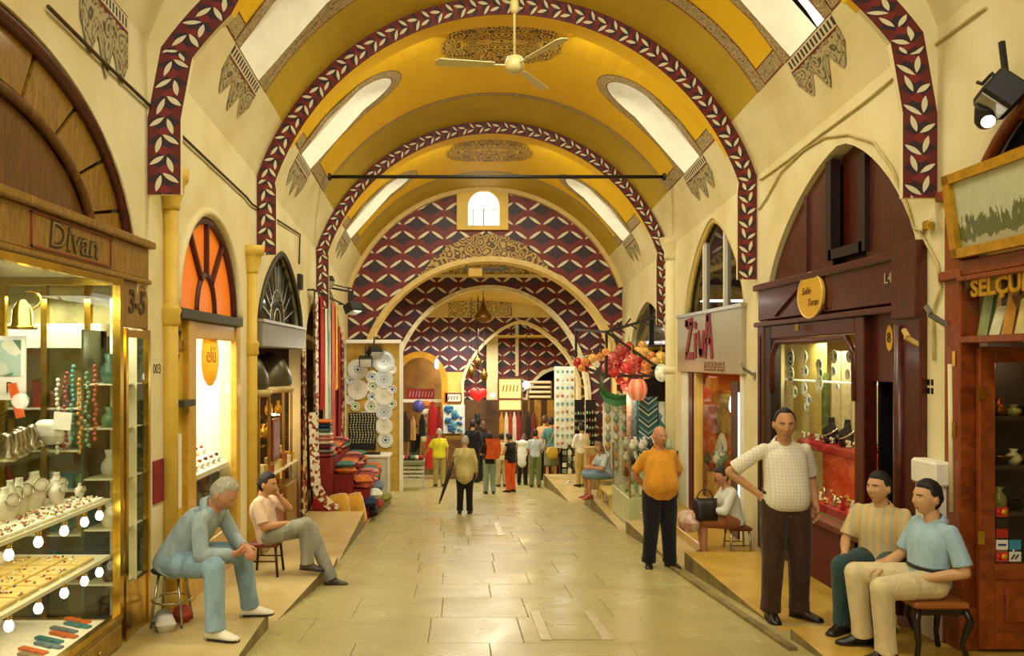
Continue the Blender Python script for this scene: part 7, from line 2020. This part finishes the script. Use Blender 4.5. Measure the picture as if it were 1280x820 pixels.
# ---- the crowd farther down the street
def at(x, yf, z=None):
    if z is None: Y = 1800/(yf-528)
    else: Y = (EYE-z)*1000/(yf-HOR)
    return ((x-VPX)*Y/1000, Y, fl(Y) if z is None else z)
C_ = lambda n, c: cloth('crowd_'+n, c, .12)
BLK = C_('black', '#1b1817'); SHOE = MATS['black_leather_shoe']
arms_front = dict(elR=(.24, .05, 1.13), elL=(-.24, .05, 1.13), wrR=(.13, .25, 1.1), wrL=(-.13, .25, 1.1), hdR=(-.3, 1, .1), hdL=(.3, 1, .1))
def crowd(label, x, yf, hpx, rz, shirt, tr, z=None, sleeve='short', lower='trousers', hair=BLACKH, style='short', pose=None, fat=1.0, hem=None, shoes=SHOE, sk=SK_A, tuck=False):
    p = at(x, yf, z); S = hpx*p[1]/1000/1.75
    return person(label, p, rz, pose, S, sk, shirt, sleeve, tr, lower, shoes, (style, hair), fat=fat, detail=False, collar=False, tuck=tuck, hem=hem)
crowd('elderly man in beige jacket and black trousers seen from behind carrying an umbrella', 581, 642, 98, -.1, C_('beige_jacket', '#c9b878'), BLK, sleeve='long', hair=GREYH, fat=1.2, hem=.1, pose=dict(wrL=(-.3, .1, .95), head=(0, .05, 1.6), hp=-.15))
crowd('man in bright yellow shirt and khaki trousers seen from behind', 549, 608, 72, .15, C_('lemon_shirt', '#d6cf2a'), C_('khaki', '#a89a5a'), hair=GREYH, fat=1.2, pose=dict(elL=(-.3, .05, 1.15), wrL=(-.4, .2, 1.0)))
crowd('woman in wide orange trousers and black sleeveless top looking down', 638, 615, 74, .75, BLK, C_('orange_trousers', '#e2591c'), sleeve='none', pose=dict(arms_front, hp=-.4, head=(0, .06, 1.6)), fat=1.1)
crowd('woman in black top and pale jeans with an orange bag seen from behind', 612, 617, 76, .1, BLK, C_('pale_jeans', '#8fa69a'), pose=dict(arms_front))
crowd('man in pale grey shirt and green trousers seen from behind', 669, 609, 72, .0, C_('pale_grey_shirt', '#b8c2c4'), C_('moss_green', '#6f7a4a'), pose=dict(arms_front), tuck=True)
crowd('woman in long white top bending beside the grey shirt', 653, 606, 66, -.3, C_('white_top', '#e6e6d8'), BLK, sleeve='none', hem=.22, pose=dict(arms_front, chest=(0, .08, 1.28), neck=(0, .18, 1.42), head=(0, .26, 1.53), hp=-.5), hair=BROWNH, style='long')
crowd('woman in teal dress with a yellow shoulder bag seen from behind', 689, 602, 80, .1, C_('teal_dress', '#4f7f80'), C_('olive_skirt', '#6a6a40'), lower='skirt', shoes=mat('tan_shoe', '#a87a50', .5), hem=.2)
crowd('person in peach top standing left of the teal dress', 681, 600, 80, -.4, C_('peach_top', '#dda06a'), BLK, hair=BROWNH)
crowd('person in peach shirt close behind the teal dress', 699, 598, 82, .3, C_('salmon_shirt', '#d8906a'), BLK)
crowd('man in white shirt and khaki trousers on the right kerb seen from behind', 727, 608, 79, .45, C_('white_shirt', '#f0eddc'), C_('tan_khaki', '#bfa860'), z=-1.41, sleeve='long', pose=dict(arms_front), fat=1.15, tuck=True)
crowd('man in black shirt and green jeans leaning by the left stalls', 519, 597, 66, 2.6, C_('black_tee', '#201e1c'), C_('green_jeans', '#4a6a5c'), sk=SK_C)
crowd('person all in black beside the heart shaped lamp', 591, 603, 78, -.4, C_('black_coat', '#171416'), BLK, sleeve='long')
crowd('person in black with a pale scarf in the middle of the crowd', 604, 601, 74, .5, C_('black_blouse', '#221d1f'), BLK, sleeve='long', hair=BROWNH, style='long')
crowd('woman in dark brown coat among the crowd by the pier', 597, 598, 82, .0, C_('dark_brown_coat', '#3a2a22'), BLK, sleeve='long', style='long')
crowd('person in white and yellow print top behind the orange trousers', 627, 608, 66, .3, C_('cream_print', '#d8c88a'), C_('sand', '#b8a878'))
# seated woman on the right kerb
pose2 = {k: v for k, v in pose.items()}
p = at(757, 622, -1.045)
person('woman in pale blue top and blue skirt sitting on the right kerb', p, PI/2+.3, pose2, .95, SK_A, C_('pale_blue_top', '#c2ccd0'), 'short', C_('denim_skirt', '#7f9ab0'), 'skirt', mat('red_sandal', '#a8402a', .5), ('long', mat('straw_brown_hair', '#8a6a3a', .6)), detail=False, collar=False, tuck=False)
flush_fuse()

# ---- what people sit on, carry and hold
METAL = mat('dull_chrome_tube', '#b8b49c', .25, .9)
t = thing('metal_stool', 'round metal tube stool under the grey haired man', 'stool', (-2.4, 6.7, -.405))
MB().lathe([(.16, .44), (.17, .455), (.15, .475)], (-2.4, 6.7, -.405), 18).build('seat', mat('dark_blue_seat', '#3a4a50', .5), t)
for k in range(4):
    a = PI/4+k*PI/2; MB().tube([(-2.4+.11*math.cos(a), 6.7+.11*math.sin(a), .035), (-2.4+.16*math.cos(a), 6.7+.16*math.sin(a), -.25), (-2.4+.18*math.cos(a), 6.7+.18*math.sin(a), -.405)], .012, 8).build('leg', METAL, t)
MB().tube([(-2.4+.155*math.cos(2*PI*k/20), 6.7+.155*math.sin(2*PI*k/20), -.2) for k in range(20)], .008, 6, closed=True).build('ring', METAL, t)
def small_stool(name, label, c, w, h, seatm, legm, cab=False):
    t = thing(name, label, 'stool', c); x, y, z = c
    MB().box((x, y, z+h-.025), (w, w, .05)).build('seat', seatm, t, bev=.015)
    for sx in (-1, 1):
        for sy in (-1, 1):
            q = w*.42
            if cab: pts = [(x+sx*q, y+sy*q, z+h-.05), (x+sx*(q+.03), y+sy*(q+.03), z+h*.72), (x+sx*(q-.01), y+sy*(q-.01), z+h*.3), (x+sx*(q+.03), y+sy*(q+.03), z+.015)]; r = [.026, .03, .018, .022]
            else: pts = [(x+sx*q*.9, y+sy*q*.9, z+h-.04), (x+sx*q*1.12, y+sy*q*1.12, z)]; r = [.015, .015]
            MB().tube(pts, r, 8).build('leg', legm, t)
    for sy in (-1, 1): MB().bar((x-w*.42, y+sy*w*.42, z+h*(.85 if cab else .45)), (x+w*.42, y+sy*w*.42, z+h*(.85 if cab else .45)), .03 if cab else .014, .05 if cab else .014).build('stretcher', legm, t)
    return t
small_stool('wooden_stool', 'low dark wooden stool with reddish seat under the youth', (-2.12, 8.86, -.565), .32, .37, mat('reddish_seat', '#7a2f1a', .5), mat('dark_brown_legs', '#3a1c12', .4))
small_stool('cabriole_stool', 'dark wooden stool with curved legs and brown seat under the blue polo man', (3.53, 6.02, -.43), .4, .46, mat('tan_leather_seat', '#a8622a', .4), mat('black_lacquer', '#1a100c', .3), True)
small_stool('cabriole_stool', 'second dark wooden stool under the man in the yellow striped shirt', (3.57, 6.76, -.43), .36, .46, MATS['tan_leather_seat'], MATS['black_lacquer'], True)
small_stool('metal_stool', 'slim metal legged stool under the seated woman with the black bag', (3.66, 10.5, -.8), .3, .43, MATS['reddish_seat'], METAL)
small_stool('wooden_stool', 'small wooden stool under the woman on the right kerb', tuple(p), .3, .4, CREAMWOOD, CREAMWOOD)
t = thing('handbag', 'round black handbag on the lap of the seated woman', 'bag', (3.18, 10.4, -.24))
pillow_mb((3.2, 10.36, -.14), (.16, .15, .075), rx(PI/2-.2) , 12).build('bag_body', mat('black_bag_leather', '#15110f', .4), t)
MB().tube([(3.2+.1*math.cos(a), 10.38, .0+.12*math.sin(a)) for a in [PI*k/10 for k in range(11)]], .008, 6).build('strap', MATS['black_bag_leather'], t)
tag(pillow_mb((3.0, 10.42, -.3), (.1, .14, .14), rz_(.4), 8).build('paper_bag', mat('white_red_bag', '#e8d8c8', .6, var=.3, scale=9, col2='#b8402a')), 'white and red paper bag leaning on the seated woman\'s knees', 'bag')
q0, q1 = px(566, 578, 15.6), px(549, 630, 15.6)
t = thing('umbrella', 'long dark folded umbrella slanting from the hand of the elderly man', 'umbrella', q1)
MB().tube([q0, q0.lerp(q1, .3), q0.lerp(q1, .9), q1], [.03, .045, .02, .008], 8).build('folded_canopy', mat('dark_umbrella', '#2a2622', .6), t)
MB().tube([q0, q0+Vector((.02, 0, .1)), q0+Vector((.06, 0, .12))], .012, 6).build('handle', mat('brown_handle', '#5a3a1c', .4), t)
c = px(690, 566, 23.2); t = thing('shoulder_bag', 'yellow shoulder bag on the back of the teal dress', 'bag', c)
pillow_mb(c, (.18, .06, .17), rz_(.2), 8).build('bag_body', mat('mustard_bag', '#d0a838', .5), t)
MB().tube([c+Vector((-.14, 0, .14)), c+Vector((.05, .05, .55)), c+Vector((.15, .15, .8))], .012, 6).build('strap', mat('mustard_bag', '#d0a838'), t)
c = px(622, 570, 19.9); t = thing('shoulder_bag', 'orange fabric bag over the shoulder of the woman in pale jeans', 'bag', c)
s = MB(); s.grid(lambda a, b: c+Vector((-.32+.35*a+.05*math.sin(b*3), -.06*math.sin(a*PI)-.16, .5*b-.05)), 8, 8); s.build('cloth', mat('burnt_orange_cloth', '#d8591c', .8, var=.15), t)
# =================================================================== stalls at the far end of the street
def board(name, label, x0, x1, y0, y1, Y, m, cat, th=.04, parts=None, group=None):
    a, b = px(x0, y1, Y), px(x1, y0, Y)
    t = thing(name, label, cat, ((a.x+b.x)/2, Y, a.z), 0, group)
    MB().bx(a.x, b.x, Y, Y+th, a.z, b.z).build('board', m, t)
    return t, a, b
def garment(label, x, ytop, ybot, w, Y, m, group='garments hanging in the far stalls'):
    """long dress or shawl on a hanger"""
    a = px(x, ytop, Y); b = px(x, ybot, Y); w = w*Y/1000; H_ = a.z-b.z
    t = thing('hanging_garment', label, 'garment', b, 0, group)
    s = MB()
    def fn(u, v):
        half = w*(.28+.72*(1-v)**.6)/2 if v > .75 else w*(.85+.15*(1-v))/2
        ang = 2*PI*u
        return Vector((a.x+half*math.cos(ang), Y+.07*math.sin(ang)*(1+.25*math.sin(5*ang)), b.z+H_*v))
    s.grid(fn, 16, 8); s.build('cloth', m, t)
    MB().tube([(a.x-w*.3, Y, a.z-.06), (a.x, Y, a.z), (a.x+w*.3, Y, a.z-.06)], .012, 5).build('hanger', BLACK, t)
def col(n, c): return cloth('stall_'+n, c, .15)
# shop inside the left far arch
struct(MB().bx(-2.4, X3(556), 28.6, 28.7, fl(28), 2.9).build('trim_back_shop', mat('warm_shop_back', '#a8793c', .8, var=.25, scale=1.5), origin=None))
t = board('lintel_beam', 'white beam across the far left arch', 492, 556, 499, 503, 26.6, WHITE, 'beam')
t, a, b = board('shop_sign', 'dark red shop sign with worn white lettering in the far left arch', 508, 543, 486, 499, 26.62, mat('sign_red', '#9a1c1c', .5), 'sign')
for k_ in range(8): MB().bar((a.x+.1+k_*.105, 26.61, a.z+.08), (a.x+.14+k_*.105, 26.61, b.z-.08), .035, .01).build('letter_stroke', WHITE, t)
GC = [('brown leather', '#5a3a26', 498, 516, 556, 13), ('dark brown', '#3a261c', 507, 514, 552, 12), ('black', '#1c1818', 528, 518, 545, 9), ('cherry red', '#b01c1c', 541, 502, 545, 12), ('deep red', '#8a1818', 549, 508, 575, 9), ('red', '#c42a20', 537, 545, 585, 11), ('tan', '#b88a54', 516, 520, 550, 8)]
for nm, c_, x_, y0, y1, w_ in GC: garment(f'{nm} garment hanging under the far left arch', x_, y0, y1, w_, 25.4 if x_ > 530 else 24.6, col(nm.replace(' ', '_'), c_))
c = px(523, 508, 25.2); tag(MB().ball(c, (.2, .1, .2), 14, 9).tube([c+Vector((0,0,.19)), c+Vector((0,.3,.6))], .01, 5).build('blue_disc_ornament', mat('violet_blue_glaze', '#4a4a9a', .3)), 'round violet blue ornament hanging under the far left arch', 'ornament')
for k_, y_ in enumerate((505, 515, 526, 538, 549)):
    c = px(531, y_, 25.6); tag(pillow_mb(c, (.14, .1, .1), rx(PI/2), 6).build('hanging_bag', col(['orange', 'white', 'pink', 'ochre', 'cream'][k_], ['#d8702a', '#e8dcc8', '#d89a8a', '#c99a3a', '#e0d0a0'][k_])), f'{["orange", "white", "pink", "ochre", "cream"][k_]} bag hanging in a column under the far left arch', 'bag', 'column of hanging bags')
# newspaper rack
t = thing('slatted_rack', 'low grey slatted display rack on the street before the far left arch', 'rack', px(509, 610, 21.2))
a, b = px(488, 610, 21.2), px(530, 577, 21.2)
for k_ in range(6):
    z_ = a.z+.08+k_*(b.z-a.z-.1)/6; MB().bx(a.x, b.x, 21.18+k_*.05, 21.22+k_*.05, z_, z_+.06).build('slat', mat('pale_grey_slat', '#c9c9b0', .5), t)
for x_ in (a.x, b.x-.04): MB().bar((x_+.02, 21.16, a.z), (x_+.02, 21.5, b.z), .04).build('side', GREY_METAL, t)
MB().bx(a.x, b.x, 21.3, 21.9, b.z-.06, b.z).build('top', mat('green_grey_top', '#8a9078', .6), t)
for k_ in range(9):
    c = px(489+k_*4.6, 575-2*(k_ % 2), 21.5); c.z = b.z+.07
    nm, c_ = [('red', '#a82a20'), ('dark', '#2a2a26'), ('green', '#5a7a5a'), ('cream', '#d8d0b0')][k_ % 4]
    tag(pillow_mb(c, (.08, .1, .06), rz_(k_), 6).build('small_bundle', col('bundle_'+nm, c_)), f'{nm} bundle on the slatted rack, {ORD[k_]} from the left', 'bundle', 'bundles on the slatted rack')
# pier between the arches
t, a, b = board('red_bordered_sign', 'small white sign with red border on the far pier', 556, 577, 491, 503, 25.9, WHITE, 'sign')
for q in ((a.x, b.x, a.z, a.z+.03), (a.x, b.x, b.z-.03, b.z), (a.x, a.x+.03, a.z, b.z), (b.x-.03, b.x, a.z, b.z)): MB().bx(q[0], q[1], 25.88, 25.9, q[2], q[3]).build('border_strip', mat('sign_red', '#9a1c1c'), t)
for k_ in range(4): MB().bar((a.x+.12+k_*.09, 25.89, a.z+.1), (a.x+.14+k_*.09, 25.89, b.z-.1), .03, .01).build('letter_stroke', mat('sign_red', '#9a1c1c'), t)
t, a, b = board('bead_display', 'white panel of blue glass eye beads on the far pier', 554, 581, 506, 542, 25.7, mat('pale_blue_panel', '#dfe8e4', .5), 'display board')
BLUEB = mat('blue_glass_bead', '#2a5fa0', .2); TURQ = mat('turquoise_bead', '#4fa0b0', .3)
cnt = {'blue': 0, 'turquoise': 0}
for k_ in range(26):
    c = Vector((R.uniform(a.x+.1, b.x-.1), 25.66, b.z-.06-(b.z-a.z-.12)*k_/25)); r = (.05, .06, .1, .045)[k_ % 4]
    nm = 'blue' if k_ % 3 else 'turquoise'; cnt[nm] += 1
    tag(MB().ball(c, (r, .03, r), 9, 6).build('eye_bead', BLUEB if k_ % 3 else TURQ), f'{nm} glass eye bead on the far white panel, {ORD[cnt[nm]-1]} {nm} one from the top', 'bead', 'glass beads on the far pier')
t = thing('bead_cabinet', 'brown low cabinet standing below the bead panel', 'cabinet', px(567, 600, 25.6))
a, b = px(556, 605, 25.6), px(580, 545, 25.6); MB().bx(a.x, b.x, 25.5, 25.85, a.z, b.z).build('body', GOLDWOOD, t); MB().bx(a.x+.05, b.x-.05, 25.48, 25.5, a.z+.1, b.z-.1).build('door', BROWNPANEL, t)
# heart lamp
c = px(598, 493, 23.8); t = thing('heart_lamp', 'glowing red heart shaped lamp hanging in the far right arch', 'lamp', c)
def heart(k): return [(.27*k*16*math.sin(w)**3/16, .2*k*(13*math.cos(w)-5*math.cos(2*w)-2*math.cos(3*w)-math.cos(4*w))/13) for w in [2*PI*i/32 for i in range(32)]]
s = MB(); n = 32; lay = [(.01, -.09), (.6, -.08), (.9, -.05), (1, 0), (.9, .05), (.6, .08), (.01, .09)]
Vv = [Vector((c.x+x, c.y+dy, c.z+z)) for k_, dy in lay for x, z in heart(k_)]
s.add(Vv, [(i*n+k, i*n+(k+1) % n, (i+1)*n+(k+1) % n, (i+1)*n+k) for i in range(6) for k in range(n)], 0, True); s.build('heart', emis('red_heart_glow', (.85, .02, .02), .8), t, fix=True)
MB().tube([c+Vector((0, 0, .12)), c+Vector((0, 0, 3.3))], .01, 5).build('cord', BLACK, t)
for k_, (x_, y_) in enumerate(((589, 466), (597, 454), (605, 471))):
    c = px(x_, y_, 24.5); t = thing('hanging_lantern', f'dim brass lantern hanging above the heart lamp, {ORD[k_]} of three', 'lantern', c, 0, 'brass lanterns above the heart lamp')
    MB().lathe([(.01, .26), (.03, .2), (.1, .12), (.12, .02), (.09, -.08), (.03, -.14), (.01, -.2)], c, 10).build('body', mat('dark_lantern_brass', '#7a5a26', .35, .8), t)
    MB().tube([c+Vector((0, 0, .28)), c+Vector((0, 0, 3.0))], .01, 5).build('chain', BLACK, t)
# glowing framed sign
t, a, b = board('lit_sign', 'bright warm lit framed sign on the far shop front', 624, 651, 474, 512, 27.5, emis('warm_sign_face', (1, .72, .25), 1.1), 'sign')
FR_ = wood('far_sign_frame', '#5a3214', '#7a4a20')
for q in ((a.x-.06, b.x+.06, a.z-.06, a.z), (a.x-.06, b.x+.06, b.z, b.z+.06), (a.x-.06, a.x, a.z, b.z), (b.x, b.x+.06, a.z, b.z), (a.x, b.x, a.z+.33, a.z+.4)): MB().bx(q[0], q[1], 27.44, 27.52, q[2], q[3]).build('frame_bar', FR_, t)
for k_ in range(5): MB().bar((a.x+.12+k_*.12, 27.48, a.z+.62), (a.x+.16+k_*.12, 27.48, a.z+.85), .05, .01).build('letter_stroke', mat('dim_gold_letter', '#b8742a', .5), t)
c = px(658, 481, 26.6); t = thing('bare_bulb', 'bright bare bulb beside the warm lit sign', 'lamp', c)
MB().ball(c, .13, 12, 8).build('bulb', emis('bare_bulb_glow', (1, .85, .5), 12), t); MB().tube([c+Vector((0, 0, .1)), c+Vector((0, 0, 3.4))], .012, 5).build('cord', BLACK, t)
lamp('far_sign_light', px(655, 487, 26.2), 60, (1, .8, .45), radius=.15)
tag(MB().ball(px(616, 494, 26.3), .08, 10, 6).build('small_bulb', emis('white_small_glow', (1, .97, .88), 10)), 'small white bulb by the white pillar at the far end', 'lamp')
tag(MB().ball(px(546, 455, 21.9), (.06, .06, .14), 10, 6).bar(px(546, 452, 21.9), px(546, 452, 22.05), .04).build('tube_bulb', emis('white_small_glow', (1, .97, .88))), 'white tube bulb on the edge of the second arch', 'lamp')
for k_, (x_, c_, nm) in enumerate(((627, '#c98a2a', 'ochre'), (633, '#e2d2b0', 'cream'), (638, '#a83a20', 'rust'), (643, '#e0d0b8', 'pale'), (648, '#9a2a2a', 'brick'), (654, '#5a3a22', 'brown'), (660, '#2e2420', 'dark'), (667, '#7a2a22', 'maroon'))):
    garment(f'{nm} shawl in the row under the warm lit sign', x_, 515, 552, 6.5, 27.0, col('shawl_'+nm, c_))
t = thing('far_shelf', 'shelves of folded white cloth beside the bare bulb', 'shelf', px(674, 500, 27.5))
for x_ in (661, 689): a = px(x_, 476, 27.6); MB().bar(a, Vector((a.x, a.y, fl(27.6)-.05)), .06).build('upright', GOLDWOOD, t)
for k_ in range(4):
    a, b = px(660, 498-k_*6, 27.5), px(690, 495-k_*6, 27.5); MB().bx(a.x, b.x, 27.4, 27.8, a.z, a.z+.03).build('shelf_board', GOLDWOOD, t); MB().bx(a.x+.05, b.x-.05, 27.42, 27.75, a.z+.03, b.z+.02).build('folded_cloth', VELVET, t)
for x_ in (672, 688): 
    a, b = px(x_-4, 590, 27.2), px(x_+4, 500, 27.2); struct(MB().bx(a.x, b.x, 27.15, 27.35, a.z, b.z).build('pillar', GOLDWOOD, origin=None))
struct(MB().bx(X3(582), X3(726), 29.0, 29.1, fl(29)-.2, EYE-(500-HOR)*.029).build('trim_back_shop', mat('brown_shop_back', '#6a4826', .8, var=.3, scale=1.5), origin=None))
# bright stall on the right before the third wall
t, a, b = board('goods_display', 'bright white panel packed with coloured pottery on the far right', 693, 718, 458, 560, 21.2, mat('white_lit_goods_panel', '#eef0dc', .6), 'display board')
PC = [('green', '#7aa886'), ('white', '#d8d8c4'), ('turquoise', '#7ab0ac'), ('amber', '#d0a05a'), ('blue', '#6a8aa8'), ('red', '#b8604a')]
for r_ in range(10):
    for q in range(4):
        nm, c_ = PC[(r_*5+q*2) % 6]; c = Vector((a.x+.08+q*.125, 21.14, b.z-.14-r_*.21))
        s = MB(); s.lathe([(.01, -.02), (.036, -.012), (.04, 0), (.033, .006)], c, 10, axis='Y')
        tag(s.build('small_dish', mat('dish_'+nm, c_, .25)), f'{nm} dish on the bright far panel, row {ORD[r_]}, {ORD[q]} from the left', 'dish', 'dishes on the bright far panel')
lamp('far_stall_light', px(700, 470, 20.2), 40, (1, .97, .82), radius=.15)
for side, (x0, x1, Y_) in enumerate(((719, 731, 21.6), (733, 746, 21.2))):
    a, b = px(x0, 580, Y_), px(x1, 500, Y_)
    t = thing('dark_rack', ['left dark rack of small trinkets behind the white shirted man', 'right dark rack of small trinkets behind the white shirted man'][side], 'rack', (a.x, Y_, a.z))
    MB().bx(a.x, b.x, Y_+.12, Y_+.16, a.z, b.z).build('back', BLACK, t)
    for k_ in range(7): MB().bx(a.x, b.x, Y_, Y_+.12, a.z+.1+k_*.2, a.z+.12+k_*.2).build('shelf', mat('black_shelf', '#22211c', .4), t)
    for r_ in range(7):
        for q in range(4):
            nm, c_ = PC[(r_*3+q+side) % 6]; h = R.uniform(.06, .11)
            s = MB(); s.lathe([(.02, 0), (.03, h*.4), (.015, h*.7), (.02, h)], (a.x+.03+q*(b.x-a.x-.06)/3, Y_+.05, a.z+.12+r_*.2), 8)
            tag(s.build('trinket', mat('dish_'+nm, c_)), f'{nm} trinket on the {"left" if side == 0 else "right"} dark rack, {ORD[r_]} shelf up, {ORD[q]} along', 'trinket', 'trinkets on the dark racks')
t = thing('wire_rack', 'small white wire rack of cards standing beside the teal dress', 'rack', px(712, 608, 21))
a = px(712, 603, 21)
MB().tube([a, a+Vector((0, 0, 1.0))], .02, 6).build('post', WHITE, t)
for k_ in range(3): MB().bar(a+Vector((.0, 0, .05)), a+Vector((.2*math.cos(k_*2.1), .2*math.sin(k_*2.1), 0)), .02).build('foot', WHITE, t)
for r_ in range(5):
    for q in range(3):
        MB().box(a+Vector((-.14+.14*q, -.03, .3+.16*r_)), (.1, .02, .11), M=rx(.25)).build('card', mat(['card_green', 'card_white', 'card_dark'][(r_+q) % 3], ['#8fa880', '#efeee0', '#3a4a3a'][(r_+q) % 3], .5), t)
s = MB(); c = px(745, 612, 18.2)
t = thing('cardboard_box', 'tan box with an orange label standing behind the seated woman', 'box', c)
MB().box(c+Vector((0, 0, .5)), (.5, .3, .95)).build('carton', mat('tan_cardboard', '#c8a468', .8), t, bev=.01); MB().box(c+Vector((-.1, -.16, .6)), (.14, .02, .4)).build('label', mat('orange_label', '#d8702a', .6), t)
# brass cloth lights under the second arch and hanging lantern
c = px(604, 395, 22.6); t = thing('hall_lantern', 'small dark pointed lantern hanging in the middle of the third wall', 'lantern', c)
MB().lathe([(.02, .45), (.1, .2), (.25, .0), (.22, -.12), (.05, -.2)], c, 12).build('body', mat('dark_lantern_brass', '#7a5a26', .35, .8), t); MB().tube([c+Vector((0, 0, .4)), c+Vector((0, 0, 1.6))], .012, 5).build('chain', BLACK, t)
p0, p1 = px(581, 337, 18.6), px(632, 337, 18.6); t = thing('hall_light_bar', 'dark lamp bar with a square brass lamp hanging under the end arch', 'lamp', (p0+p1)/2)
MB().bar(p0, p1, .05, .06).build('bar', BLACK, t); c = px(594, 341, 18.6); MB().box(c, (.35, .2, .22)).build('lamp_box', mat('dim_brass_lamp', '#a8853a', .4, .5), t, bev=.02)
for x_ in (583, 631): MB().bar(px(x_, 337, 18.6), px(x_, 331, 18.6), .04).build('hook', BLACK, t)
lamp('plate_board_fill', (-1.7, 16.3, 1.9), 22, (1, .95, .78), radius=.12)  # fill added to brighten the hung plates
lamp('textile_stall_fill', (-1.9, 14.6, 2.0), 16, (1, .93, .72), radius=.12)  # fill added to brighten the scarves and the stall
